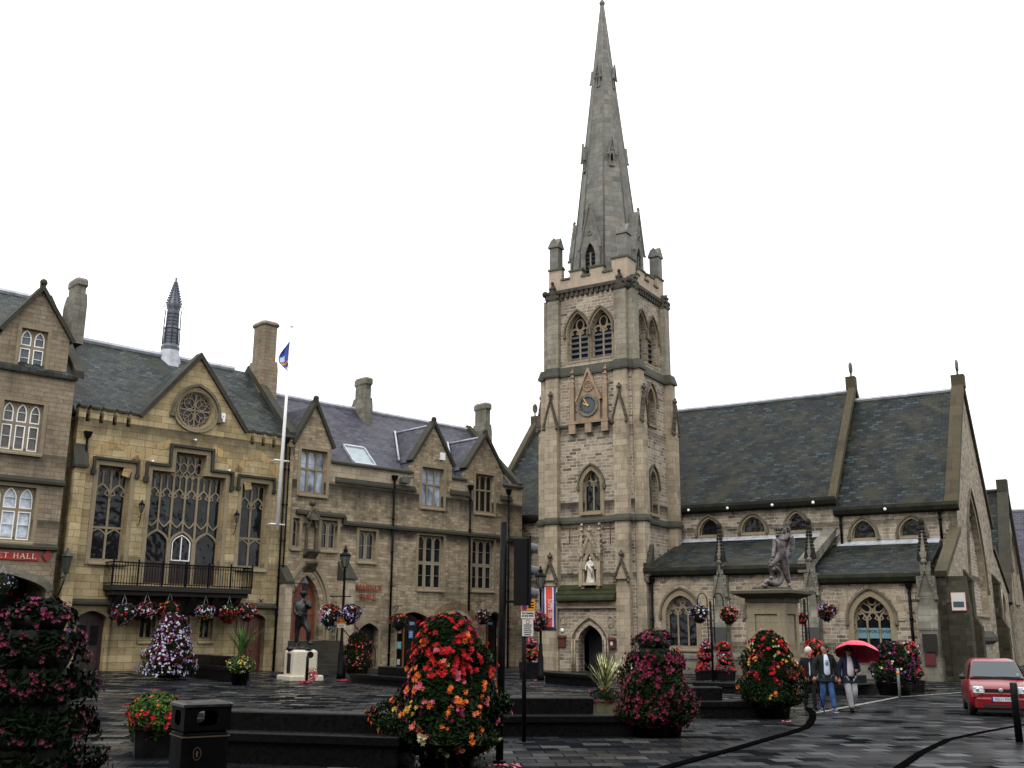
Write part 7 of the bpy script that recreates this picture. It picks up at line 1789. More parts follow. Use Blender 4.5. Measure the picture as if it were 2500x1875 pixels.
def baseJ(stride=0.1,spread=.11,lean=0,**kw):
    J=dict(pelvis=(0,0,.96),chest=(0,-.02-lean*.5,1.28),neckb=(0,-lean*.8,1.45),neck=(0,-.015-lean,1.52),head=(0,-.03-lean*1.3,1.635),
     hipL=(.09,0,.9),knL=(.1,-stride*.6,.49),anL=(spread,-stride,.09),hipR=(-.09,0,.9),knR=(-.1,-stride*.1+.02,.49),anR=(-spread,stride*.7,.1),
     shL=(.18,-lean*.6,1.42),elL=(.25,.0-lean*.5,1.14),wrL=(.24,-.08,.9),shR=(-.18,-lean*.6,1.42),elR=(-.25,.0-lean*.5,1.14),wrR=(-.24,-.08,.9))
    J.update(kw); return J
def trousers(mat,w=1.0):
    def f(t,j,k,cloth):
        vs=[('pelvis',(.15,.1)),('hipL',.098*w),('knL',.083*w),('anL',.07*w),('hipR',.098*w),('knR',.085*w),('anR',.07*w)]
        return cloth('trousers',vs,[(0,1),(1,2),(2,3),(0,4),(4,5),(5,6)],mat)
    return f
def shoes(t,j,k,mat,sole=None):
    for s in 'LR':
        a=j['an'+s]; m=MB(); m.ball((a.x,a.y-.07*k,a.z-.045*k),.055*k,10,6,(.85,2.3,.85)); m.ball((a.x,a.y+.01,a.z-.02),.055*k,8,6,(.9,1.2,1.2)); o=m.build('shoe',mat,t,uv=False)
        if sole: MB().box(a.x-.045*k,a.x+.045*k,a.y-.19*k,a.y+.07*k,a.z-.1*k,a.z-.075*k).build('sole',sole,o)
def jacket(mat,openw,shirt,tail=.72,bulk=1.0,inner='shirt'):
    def f(t,j,k,cloth):
        ch=j['chest']; vs=[((0,-.005,.98),(.195*bulk,.145*bulk)),('chest',(.205*bulk,.13*bulk)),('neckb',(.12,.09)),('shL',.085*bulk),('elL',.07*bulk),(tuple(j['elL'].lerp(j['wrL'],.93)/k),.055*bulk),('shR',.085*bulk),('elR',.07*bulk),(tuple(j['elR'].lerp(j['wrR'],.93)/k),.055*bulk),((0,.0,tail),(.2*bulk,.14*bulk))]
        es=[(0,1),(1,2),(1,3),(3,4),(4,5),(1,6),(6,7),(7,8),(0,9)]
        o=cloth('jacket',vs,es,mat)
        if openw:
            s=cloth(inner,[((0,-.03,.93),(openw*1.1,.13*bulk)),((0,-.045,1.02),(openw*1.15,.14*bulk)),((0,-.06,1.16),(openw*1.12,.135*bulk)),((0,-.055,1.32),(openw,.12*bulk)),((0,-.045,1.45),(openw*.7,.08)),((0,-.03,1.49),(openw*.55,.06))],[(0,1),(1,2),(2,3),(3,4),(4,5)],shirt)
        return o
    return f
navy=plain('navy_cloth',rgb('15182a'),.85,0,.2,.3,12); blk=plain('black_cloth',(.007,.007,.009,1),.85,0,.2,.3,12); olive=plain('dark_green_cloth',rgb('151c18'),.85,0,.2,.3,12)
whitec=plain('white_tee',rgb('b4bccb'),.85,0,.2,.12,10); denim=plain('blue_denim',rgb('2f4a70'),.85,0,.2,.35,9); creamc=plain('pale_trousers',rgb('8b8a8e'),.85,0,.2,.25,9); pinkc=plain('pale_shirt',rgb('a8a2a8'),.85,0,.2,.12,9)
# man 1: white hair, black coat
def c1(t,j,k,cloth):
    trousers(blk,.85)(t,j,k,cloth); jacket(blk,.035,whitec,.74,1.0,'collar')(t,j,k,cloth); shoes(t,j,k,IRON)
p1=gp(1979,1732); h1=PT(1979,1588,p1.y).z
person(1979,1732,h1*1.04,'white haired man in a black coat walking left of the other two, head bowed',(.42,.2,.15,1),baseJ(.16,.1,.07,wrL=(.13,-.16,.92),elL=(.26,.0,1.12),wrR=(-.12,-.16,.9),elR=(-.26,0,1.12)),c1,hair=plain('white_hair',rgb('b4aca6'),.8,0,.2,.2,20),headyaw=R(12),headtilt=R(14))
# man 2: white tee, jeans, stick
def c2(t,j,k,cloth):
    trousers(denim,1.0)(t,j,k,cloth); jacket(olive,.105,whitec,.82,1.08,'tee_shirt')(t,j,k,cloth); shoes(t,j,k,plain('trainer_blue',rgb('384a66'),.6),plain('sole_white',rgb('bdbdbd'),.6))
    m=MB()
    for q in range(4): m.stroke([(-.055+.01*(q%2),1.33*k-.035*q),(.05-.012*(q%3),1.335*k-.033*q)],.013,-.203*k,-.19*k); 
    m.build('shirt_print',plain('print_blue',rgb('39418a'),.7),t)
p2=gp(2022,1738); h2=PT(2022,1577,p2.y).z
T2,P2,J2=person(2022,1738,h2*1.02,'dark haired man in a white printed tee shirt and jeans with a walking stick',(.34,.17,.11,1),baseJ(.2,.12,0,wrR=(-.34,-.1,.88),elR=(-.33,.02,1.13),wrL=(.26,-.05,.9),elL=(.29,.02,1.14)),c2,hair=plain('black_hair',(.012,.009,.008,1),.7,0,.3),headyaw=R(-50),headtilt=R(8))
# walking stick
w=P2+J2['wrR']+Vector((-.005,-.05,-.05)); q=gp(2013,1733); q.y=w.y-.05; q.x=PT(2013,1733,q.y).x
st=empty('walking_stick',(q.x,q.y,0),0,'black walking stick held beside the man in jeans','walking stick'); tp=w-Vector((q.x,q.y,0))
MB().tube([(0,0,0),tuple(tp)],.013,8).build('shaft',IRON,st); MB().tube([tuple(tp+Vector((.05,-.02,-.01))),tuple(tp+Vector((.0,0,.015))),tuple(tp+Vector((-.06,.02,0)))],[.014,.018,.014],8).build('handle',plain('red_brown_handle',rgb('5a1a14'),.4),st)
# man 3: umbrella
def c3(t,j,k,cloth):
    trousers(creamc,1.08)(t,j,k,cloth); jacket(navy,.11,pinkc,.84,1.04)(t,j,k,cloth); shoes(t,j,k,IRON)
    m=MB(); m.tube([(-.09*k,-.15*k,.93*k),(0,-.172*k,.93*k),(.09*k,-.15*k,.93*k)],.016,6); m.build('belt',IRON,t)
p3=gp(2080,1739); h3=PT(2080,1582,p3.y).z
T3,P3,J3=person(2080,1739,h3*1.02,'man in a navy jacket, pale shirt and cream trousers walking under the red umbrella',(.3,.15,.11,1),baseJ(.24,.1,0,anL=(.06,.22,.12),knL=(.1,-.06,.5),anR=(-.03,-.1,.09),knR=(-.07,-.1,.49),wrL=(.14,-.25,1.12),elL=(.26,-.04,1.12),elR=(-.28,.02,1.13),wrR=(-.3,-.06,.88)),c3,hair=plain('dark_cap',(.012,.01,.012,1),.8),cap=True,headtilt=R(12))
c=P3+J3['wrL']+Vector((0,-.04,.06)); top=PT(2092,1564,c.y+.1); ux=(top-c)
um=empty('umbrella',(c.x,c.y,c.z),0,'open red umbrella held behind the head of the man in pale trousers','umbrella')
ax=(ux.normalized()+Vector((.1,.28,0))).normalized(); zq=ax; xq=Vector((0,-1,0)).cross(zq).normalized(); yq=zq.cross(xq); UM=Matrix((xq,yq,zq)).transposed().to_4x4(); L=ux.length*.98
tip=ax*L
MB().tube([tuple(-ax*.12),tuple(tip)],.008,6).build('shaft',IRON,um); MB().tube([tuple(-ax*.14),tuple(-ax*.02)],.016,8).build('handle',IRON,um); MB().tube([tuple(tip),tuple(tip+ax*.05)],[.01,.004],6).build('ferrule',IRON,um)
m=MB(); nr,na=7,64; rU=.6; vs=[]
for i in range(nr+1):
    for a in range(na):
        an=2*math.pi*a/na; t_=i/nr; sc_=1-.06*abs(math.sin(4*an))**.8*t_; r=rU*math.sin(t_*1.25)/math.sin(1.25)*sc_; z=-.30*(1-math.cos(t_*1.25))/(1-math.cos(1.25))-.02*abs(math.sin(4*an))*t_*0
        vs.append(tip+UM.to_3x3()@Vector((r*math.cos(an),r*math.sin(an),z)))
n0=len(vs); vs2=vs+[v-ax*.004 for v in vs]; q=[(i*na+a,i*na+(a+1)%na,(i+1)*na+(a+1)%na,(i+1)*na+a) for i in range(nr) for a in range(na)]
m.add(vs2,[f_[::-1] for f_ in q]+[tuple(x+n0 for x in f_) for f_ in q],True); m.build('canopy',plain('red_nylon',rgb('c01a3c'),.42,0,.5,.1,3),um,uv=False)
for k in range(8):
    an=2*math.pi*k/8; pts=[tip-ax*.008+UM.to_3x3()@Vector((rU*math.sin(t_*1.25)/math.sin(1.25)*math.cos(an),rU*math.sin(t_*1.25)/math.sin(1.25)*math.sin(an),-.30*(1-math.cos(t_*1.25))/(1-math.cos(1.25)))) for t_ in(0.05,.4,.7,1.0)]
    MB().tube(pts,.004,4).build('rib',IRON,um)
# ------------------------------------------------------------------ soldier statue
zS=Z(680,1400,5.53); p=gp(732,1661); rot=R(35)
pl=empty('statue_plinth',p,rot,'pale square stone plinth with a black plaque under the soldier statue','plinth')
zt=hz(738,1586,p); wS=.5
m=MB(); m.bbox(-.74,.74,-.74,.74,-.3,.22,.04); m.build('foot_step',PALE,pl); m=MB(); m.bbox(-wS-.04,wS+.04,-wS-.04,wS+.04,.2,zt,.09); m.build('block',PALE,pl)
m=MB(); m.m=Matrix.Rotation(R(-90),4,'Z'); m.box(-.16,.2,-wS-.055,-wS-.035,.3,zt-.15); m.build('plaque',plain('black_plaque',(.012,.012,.012,1),.35),pl)
pb=p+Vector((0,0,zt)); so_=empty('soldier_statue',pb,0,'dark bronze soldier in greatcoat and cap standing on the pale plinth','statue')
def SP(X,Y,dy=0.0): return PT(*zS(X,Y),p.y+dy)-pb
k=1
V=[(SP(300,640),(.27,.2)),(SP(305,500),(.29,.2)),(SP(330,400),(.27,.18)),(SP(330,345),(.09,.09)),(SP(338,310),(.085,.095)),
   (SP(235,410),.12),(SP(220,520,-.1),.1),(SP(275,570,-.3),.07),
   (SP(410,410),.12),(SP(425,470,-.15),.1),(SP(365,400,-.32),.07),
   (SP(255,700),.15),(SP(250,800),.11),(SP(240,940),.085),
   (SP(350,660,-.05),.15),(SP(410,770,-.2),.115),(SP(400,920,-.15),.085)]
E=[(0,1),(1,2),(2,3),(3,4),(2,5),(5,6),(6,7),(2,8),(8,9),(9,10),(0,11),(11,12),(12,13),(0,14),(14,15),(15,16)]
me=skinmesh(V,E); hx,T=head_extra(SP(338,290),.14,R(15)); hx.m=None
hx.tube([SP(245,945)+V3(.05,.06,0),SP(245,968)+V3(0,-.12,0),SP(262,980)+V3(.0,-.26,0)],[.09,.08,.05],8); hx.tube([SP(400,915,-.15),SP(425,945,-.2),SP(470,945,-.3)],[.09,.09,.05],8)
hand(hx,SP(275,570,-.3),SP(300,575,-.3)-SP(275,570,-.3),1,.8,1.25); hand(hx,SP(365,400,-.32),SP(350,380,-.35)-SP(365,400,-.32),-1,.8,1.25)
join('figure',[me],BRZ,so_,hx)
m=MB(); m.m=T; m.lathe([(.02,.14),(.16,.13),(.17,.08),(.145,.04),(.15,.02)],0,0,14); m.lathe([(.02,.035),(.17,.03),(.16,.015)],0,-.08,12); m.build('cap',BRZ,so_,uv=False)
m=MB()
cs=[(SP(225,630),SP(380,620)),(SP(215,560),SP(395,560))]
c_=skinmesh([(SP(305,470),(.3,.22)),(SP(300,560),(.28,.22)),(SP(300,625),(.33,.25))],[(0,1),(1,2)]); join('coat_skirt',[c_],BRZ,so_)
m=MB(); m.box(-.02,.0,0,.01,0,.01) if False else None
m.tube([SP(235,560,-.2),SP(300,545,-.24),SP(385,550,-.18)],.04,6); m.build('belt',BRZ,so_)
m=MB(); rnd=random.Random(9)
for q_ in range(14): m.ball((rnd.uniform(-.38,.4),rnd.uniform(-.3,.3),rnd.uniform(.0,.08)),rnd.uniform(.12,.2),7,5,(1.2,1.1,.6))
m.build('rock_base',BRZ,so_)
# ------------------------------------------------------------------ statue with dolphin on the tall pedestal
zN=Z(1820,1270,9.22); p=Vector((PT(1893,1600,37.5).x,37.5,0)); pe=empty('statue_pedestal',p,R(-36),'tall stone pedestal with a wide dark cornice and sunk panels in front of the church','pedestal')
hN=lambda Y:PT(1893,1200+Y/3.607,37.5).z
w=.68; m=MB(); m.bbox(-w-.2,w+.2,-w-.2,w+.2,-.2,.5,.04); m.bbox(-w-.1,w+.1,-w-.1,w+.1,.5,.8,.03); m.build('base',PEDS,pe)
m=MB(); z1=hN(975)
for k_ in range(4):
    m.m=Matrix.Rotation(k_*math.pi/2,4,'Z'); m.wall([(-w,.78),(w,.78),(w,z1),(-w,z1)],[[(-w*.62,1.1),(w*.62,1.1),(w*.62,hN(1080)),(-w*.62,hN(1080))]],-w,.07); m.wall([(-w*.62,1.1),(w*.62,1.1),(w*.62,hN(1080)),(-w*.62,hN(1080))],(),-w+.07)
m.m=None; m.build('shaft',PEDS,pe)
m=MB(); z2=hN(905); sq=lambda r:[(-r,-r),(r,-r),(r,r),(-r,r)]
m.prismZ(sq(w+.06),z1-.02,z1+.12); m.prismZ(sq(w+.08),z1+.12,z2,sq(w+.42)); m.prismZ(sq(w+.45),z2,z2+.1); m.prismZ(sq(w+.4),z2+.1,z2+.16,sq(w+.1)); m.build('cornice',masonry('dark_cornice_stone',s3('38362b','4e4a3c','413e31'),2,2,.002,(.02,.02,.015,1),0,.6,(.02,.02,.012,1),.5,vary=.4),pe)
m=MB(); z3=hN(845); m.bbox(-.6,.62,-.45,.45,z2+.12,z3,.04); m.build('statue_slab',COP,pe)
nb_=p+Vector((0,0,z3)); ne=empty('sea_god_statue',nb_,0,'weathered lead statue of a crowned bearded figure with raised trident, one foot on a dolphin','statue')
def NP(X,Y,dy=0.0): return PT(*zN(X,Y),p.y+dy)-nb_
V=[(NP(790,790),(.24,.19)),(NP(790,660),(.2,.16)),(NP(780,500),(.29,.2)),(NP(775,400),(.22,.14)),(NP(765,355),(.09,.09)),(NP(752,310),(.1,.11)),
   (NP(675,480),.12),(NP(645,680,-.12),.075),(NP(612,850,-.3),.05),
   (NP(890,430),.12),(NP(985,300,.05),.08),(NP(950,130,-.05),.05),
   (NP(740,850),.16),(NP(585,965,-.25),.115),(NP(600,1270,-.15),.065),
   (NP(850,880),.17),(NP(915,1180,.05),.11),(NP(985,1430,.1),.065)]
E=[(0,1),(1,2),(2,3),(3,4),(4,5),(2,6),(6,7),(7,8),(3,9),(9,10),(10,11),(0,12),(12,13),(13,14),(0,15),(15,16),(16,17)]
V=[(q,(r[0]*1.18,r[1]*1.18) if isinstance(r,tuple) else r*1.2) for q,r in V]
me=skinmesh(V,E); hx,T=head_extra(NP(750,290),.125,R(-60)); hx.m=None
hx.tube([NP(600,1270,-.15),NP(585,1300,-.2),NP(540,1312,-.25)],[.075,.07,.04],8); hx.tube([NP(985,1430,.1),NP(990,1470,.05),NP(1010,1482,-.1)],[.075,.07,.04],8)
hand(hx,NP(612,850,-.3),NP(600,880,-.3)-NP(612,850,-.3),1,.5,1.2); hand(hx,NP(950,130,-.05),NP(935,95,-.05)-NP(950,130,-.05),1,.9,1.2)
for q_ in range(14):
    a=q_*.7; hx.ball(NP(700+8*math.cos(a*3)+q_*4,345+10*math.sin(a*2),-.08+.02*(q_%4)),.045,6,4)
join('figure',[me],LEADS,ne,hx)
m=MB(); m.m=T; m.lathe([(.11,.07),(.13,.12),(.12,.14)],0,0,14)
for q_ in range(9): a=2*math.pi*q_/9; m.tube([(.12*math.cos(a),.12*math.sin(a),.12),(.17*math.cos(a),.17*math.sin(a),.24)],[.035,.008],5)
m.build('crown',LEADS,ne,uv=False)
m=MB(); m.tube([NP(845,290,-.15),NP(950,95,-.08)],.022,6)
d_=(NP(950,95,-.08)-NP(845,290,-.15)).normalized(); s_=Vector((.9,0,-.45))
for q_ in(-1,0,1): m.tube([NP(945,105,-.08),NP(945,105,-.08)+s_*q_*.07+d_*.08,NP(945,105,-.08)+s_*q_*.06+d_*.2],[.016,.016,.006],5)
m.build('trident',LEADS,ne)
V=[(NP(1000,330,.1),(.08,.12)),(NP(1030,470,.1),(.09,.16)),(NP(1020,600,.08),(.1,.16)),(NP(1000,690,.05),(.1,.18)),(NP(920,760,-.02),(.12,.22)),(NP(820,800,-.05),(.13,.22)),(NP(750,760,-.05),(.1,.2))]
me=skinmesh(V,[(i,i+1) for i in range(6)]); 
ex=MB()
for q_ in range(9): f0=q_/8; ex.tube([NP(995+30*f0,340+330*f0,-.02),NP(1035-8*f0+14*math.sin(q_*2),420+330*f0*.85,-.1)],[.03,.045],6)
join('drapery',[me],LEADS,ne,ex)
V=[(NP(420,1440,-.3),(.06,.07)),(NP(490,1390,-.3),(.15,.15)),(NP(600,1430,-.2),(.15,.15)),(NP(730,1430,-.05),(.15,.15)),(NP(800,1330,.0),(.14,.14)),(NP(780,1180,-.05),(.11,.11)),(NP(700,1070,-.15),(.08,.08)),(NP(610,1050,-.25),(.06,.1))]
me=skinmesh(V,[(i,i+1) for i in range(7)]); ex=MB(); ex.tube([NP(480,1470,-.32),NP(420,1485,-.34),NP(375,1455,-.34)],[.08,.06,.03],7); ex.ball(NP(510,1375,-.46),.055); ex.tube([NP(610,1050,-.25),NP(560,1020,-.3),NP(530,1050,-.3)],[.07,.06,.02],6); ex.tube([NP(620,1060,-.25),NP(640,1120,-.28),NP(620,1150,-.3)],[.07,.07,.02],6)
join('dolphin',[me],LEADS,ne,ex)
# ------------------------------------------------------------------ saint in the tower niche
xs_=(nx0+nx1)/2; q=CH.wld(xs_,Y0-.22,nz0); sa=empty('saint_statue',q,CH.a,'small pale robed figure standing in the canopied niche over the church door','statue')
hh=crect(zG,737,822,475,712,Y0-.25); Hs=(hh[3]-hh[2]); m=MB(); 
n=24; prof=[(0,.27,.2),(.08,.25,.18),(.3,.2,.16),(.5,.19,.15),(.62,.17,.13),(.74,.2,.13),(.8,.18,.12),(.84,.07,.07),(.87,.06,.07)]
vs=[]
for (f_,a,b) in prof:
    for k_ in range(n): an=2*math.pi*k_/n; rr=1+.08*math.sin(an*7)*(1-f_); vs.append((a*rr*math.cos(an),b*rr*math.sin(an),f_*Hs))
m.add(vs,[(i*n+k_,i*n+(k_+1)%n,(i+1)*n+(k_+1)%n,(i+1)*n+k_) for i in range(len(prof)-1) for k_ in range(n)],True)
m.ball((0,-.01,Hs*.925),.1,10,8,(.85,.95,1.15)); m.tube([(-.17,0,Hs*.78),(-.24,-.1,Hs*.6),(-.2,-.2,Hs*.45)],[.07,.06,.04],8); m.tube([(.17,0,Hs*.78),(.2,-.12,Hs*.62),(.02,-.22,Hs*.64)],[.07,.06,.04],8)
m.build('figure',MARB,sa,uv=False); MB().tube([(-.1,-.2,Hs*.72),(.12,-.22,Hs*.5),(.18,-.18,Hs*.2)],[.06,.08,.04],6).build('mantle_fold',MARB,sa,uv=False)
# ------------------------------------------------------------------ red car
zQ=Z(2320,1560,7.54); p=G(2450,1751); ca=empty('parked_car',p,R(-20),'small red hatchback facing the camera at the right edge','car'); ca.scale=(.96,.96,.92)
RED=plain('red_car_paint',(.15,.004,.007,1),.28,0,.5,.0); RED.node_tree.nodes['Principled BSDF'].inputs['Coat Weight'].default_value=.12
BLKP=plain('black_trim',(.01,.01,.011,1),.5,0,.4)
hwc=.79
def sec(y,w,z0,zt,tw):   # ring of points, symmetric
    h=[(0,z0),(w*.82,z0),(w*.97,z0+.08),(w,z0+.22),(w,zt*.55+z0*.45),(w*.985,zt-.12),(w*.93,zt-.035),(tw,zt),(0,zt+.012)]
    return [(x,y,z) for x,z in h]+[(-x,y,z) for x,z in h[-2:0:-1]]
secs=[sec(-.0,.62,.3,.6,.5),sec(.03,.72,.24,.72,.6),sec(.12,.765,.2,.8,.66),sec(.3,.785,.18,.86,.68),sec(.6,.79,.18,.93,.68),sec(.9,.79,.18,.985,.68),sec(1.2,.79,.18,.99,.7),sec(3.2,.79,.18,.99,.7),sec(3.5,.76,.22,.95,.66),sec(3.56,.7,.3,.9,.6)]
def loft(secs):
    m=MB(); n=len(secs[0]); vs=[v for s in secs for v in s]
    m.add(vs,[(i*n+k,i*n+(k+1)%n,(i+1)*n+(k+1)%n,(i+1)*n+k) for i in range(len(secs)-1) for k in range(n)],True); m.add(secs[0],[tuple(range(n))]); m.add(secs[-1],[tuple(range(n))[::-1]]); return m
bo=loft(secs).build('body',RED,ca,uv=False,recalc=True)
def csec(y,wb,zb,wt,zt): return [(-wb,y,zb),(wb,y,zb),(wt+.02,y,zt-.09),(wt-.05,y,zt-.02),(wt-.15,y,zt),(-wt+.15,y,zt),(-wt+.05,y,zt-.02),(-wt-.02,y,zt-.09)]
cab=[csec(.86,.73,.97,.72,1.0),csec(1.46,.74,.97,.57,1.46),csec(1.66,.74,.97,.57,1.51),csec(2.4,.74,.97,.57,1.525),csec(3.1,.73,.97,.56,1.49),csec(3.3,.72,.97,.55,1.42),csec(3.52,.7,.95,.66,1.0)]
loft(cab).build('cabin',RED,ca,uv=False,recalc=True)
GW=plain('windscreen_glass',(.035,.045,.05,1),.1,0,.35)
m=MB(); m.add([(-.67,.90,1.015),(.67,.90,1.015),(.535,1.43,1.425),(-.535,1.43,1.425)],[(0,1,2,3)]); m.v=[v+Vector((0,-.03,.025)) for v in m.v]; ws=m.build('windscreen',GW,ca,recalc=True)
m=MB(); 
for s in(-1,1): m.add([(s*.735,1.0,1.02),(s*.735,3.1,1.02),(s*.62,3.0,1.36),(s*.62,1.55,1.39)],[(0,1,2,3) if s>0 else (3,2,1,0)]); m.v=[v for v in m.v]; m.cut()
m.build('side_window',GLS,ca)
m=MB(); m.stroke([(0,0)],.1,0,0); m.box(-.68,.68,.80,.9,.985,1.015); m.tube([(-.1,.86,1.03),(-.55,.9,1.05)],.012,5); m.tube([(.45,.86,1.03),(0,.9,1.05)],.012,5); m.build('wiper_cowl',BLKP,ca)
m=MB(); m.box(-.4,.4,-.018,.06,.665,.745)
for q_ in range(3): m.box(-.4,.4,-.025,-.018,.675+.025*q_,.683+.025*q_)
m.build('grille',BLKP,ca)
HL_=plain('headlight_glass',rgb('b5bcc4'),.12,0,.6,.4,14)
for s in(-1,1):
    m=MB(); m.m=Matrix.Translation((s*.55,.02,.72))@Matrix.Rotation(R(s*14),4,'Z'); m.bbox(-.13,.13,-.045,.1,-.09,.09,.03); hl=m.build('headlight',HL_,ca)
    m=MB(); m.m=Matrix.Translation((s*.55,-.028,.72))@Matrix.Rotation(R(90),4,'X'); m.lathe([(.055,0),(.03,.004)],0,0,12); m.build('bulb_reflector',plain('reflector',rgb('d0d4d8'),.15,.8),hl)
m=MB(); m.bbox(-.66,.66,-.06,.12,.24,.52,.05); m.build('bumper',RED,ca)
m=MB(); m.box(-.46,.46,-.065,-.05,.25,.33); m.box(-.62,-.36,-.064,-.05,.44,.47) ; m.box(.36,.62,-.064,-.05,.44,.47); m.build('air_intake',BLKP,ca)
o=MB().box(-.26,.26,-.075,-.062,.42,.53).build('number_plate',plain('plate_white',rgb('b4bcc4'),.4),ca); MB().box(-.26,-.21,-.078,-.075,.42,.53).build('blue_band',BLUE,o)
text_mesh('ND11 FXF',.105,.001,IRON,'plate_lettering',o,Matrix.Translation((.025,-.078,.473)),xscale=.85)
m=MB(); m.m=Matrix.Translation((0,-.02,.71))@Matrix.Rotation(R(90),4,'X'); m.lathe([(.055,0),(.055,.012),(.045,.018),(.01,.018)],0,0,18); m.build('badge',plain('badge_silver',rgb('a9adb2'),.3,.6),ca)
for s in(-1,1):
    m=MB(); m.ball((s*.86,.98,1.02),.09,10,8,(1,.6,.85)); m.tube([(s*.72,1.0,.99),(s*.84,.98,1.0)],.03,6); m.build('wing_mirror',BLKP,ca)
    for y_ in(.62,2.95):
        m=MB(); m.m=Matrix.Translation((s*.7,y_,.29))@Matrix.Rotation(R(90),4,'Y'); m.lathe([(.19,-.09),(.27,-.09),(.29,-.06),(.29,.06),(.27,.09),(.19,.09)],0,0,24); wo=m.build('wheel',plain('tyre_rubber',(.01,.01,.01,1),.8),ca)
        m=MB(); m.m=Matrix.Translation((s*.7,y_,.29))@Matrix.Rotation(R(90),4,'Y'); m.lathe([(.01,-.07),(.19,-.08),(.19,.08),(.01,.07)],0,0,20); m.build('rim',plain('rim_silver',rgb('6e7276'),.4,.5),wo)
m=MB(); m.box(-.6,.6,.0,3.4,.12,.3); m.build('underside',BLKP,ca)
m=MB(); m.box(.5,.58,.905,.91,1.06,1.14); m.v=[v+Vector((0,.015,0)) for v in m.v]; m.build('tax_disc',plain('paper_disc',rgb('7fa0a8'),.5),ws)
# ================================================================== the rest of the square, behind and beside the camera
def terrace_house(x,y,w,d,h,rz,label,mat,seed):
    t=empty('terraced_house',(x,y,0),rz,label,'house','houses round the rest of the square'); m=MB(); hs=[]; n=3; fl=int(h//3.4)
    for i in range(n):
        for k in range(1,fl): xc=-w/2+w*(i+.5)/n; z=3.6+(k-1)*3.2; hs.append([(xc-.5,z),(xc+.5,z),(xc+.5,z+1.8),(xc-.5,z+1.8)])
    hs.append([(-w/2+.6,.6),(w/2-2.0,.6),(w/2-2.0,2.9),(-w/2+.6,2.9)]); hs.append([(w/2-1.5,-.1),(w/2-.5,-.1),(w/2-.5,2.5),(w/2-1.5,2.5)])
    m.wall([(-w/2,-.3),(w/2,-.3),(w/2,h),(-w/2,h)],hs,0,.25); m.box(-w/2,w/2,.4,d,-.3,h-.05); m.add([(-w/2,0,-.3),(-w/2,.4,-.3),(-w/2,.4,h),(-w/2,0,h)],[(0,3,2,1)]); m.add([(w/2,0,-.3),(w/2,.4,-.3),(w/2,.4,h),(w/2,0,h)],[(0,1,2,3)]); m.build('wall',mat,t)
    MB().prismX([(-.3,h-.1),(d/2,h+2.8),(d+.3,h-.1)],-w/2,w/2).build('roof',SLT,t)
    for hh in hs:
        o=MB().stroke(hh,.09,.1,.2,closed=True,off=.045)
        if hh[2][1]-hh[1][1]<2: zc=(hh[0][1]+hh[2][1])/2; o.box(hh[0][0],hh[1][0],.12,.18,zc-.03,zc+.03)
        o=o.build('window' if hh[0][1]>0 else 'door',WHT,t); MB().wall(hh,(),.2).build('pane',GLS if hh[0][1]>0 else DOORR,o)
    m=MB(); m.box(-w/2-.3,-w/2+.5,d/2-.5,d/2+.5,h,h+4.2); 
    ch=m.build('chimney_stack',mat,t)
    return t
kk=0
for i,(lab,mat) in enumerate((('brown stone terraced house behind the camera, left end',LBS),('yellow stone terraced house behind the camera, second from left',ASH),('brown stone house behind the camera, third from left',RUB),('grey dressed stone house behind the camera, in the middle',DRG),('yellow stone terraced house behind the camera, fifth from left',ASH),('brown stone terraced house behind the camera, right end',LBS))):
    terrace_house(27-10*i,-9-1.2*(i%2)*.2,9.9,9,11.5+1.3*((i*2)%3),math.pi,lab,mat,i)
for i,(lab,mat) in enumerate((('stone house on the right side of the square, nearest the camera line',RUB),('pale stone house on the right side of the square, second',DRS),('brown stone house on the right side, nearest the church',LBS))):
    terrace_house(33+2.5*i,-1+10*i,9.9,9,11.0+1.5*(i%2),R(-90-14),lab,mat,i+9)
for i,(lab,mat) in enumerate((('brown stone house on the left side of the square, nearest the camera',LBS),('yellow stone house on the left side of the square, next to the archway building',ASH))):
    terrace_house(-25-.5*i,3+10.5*i,9.9,9,11.5+1.0*i,R(90),lab,mat,i+19)
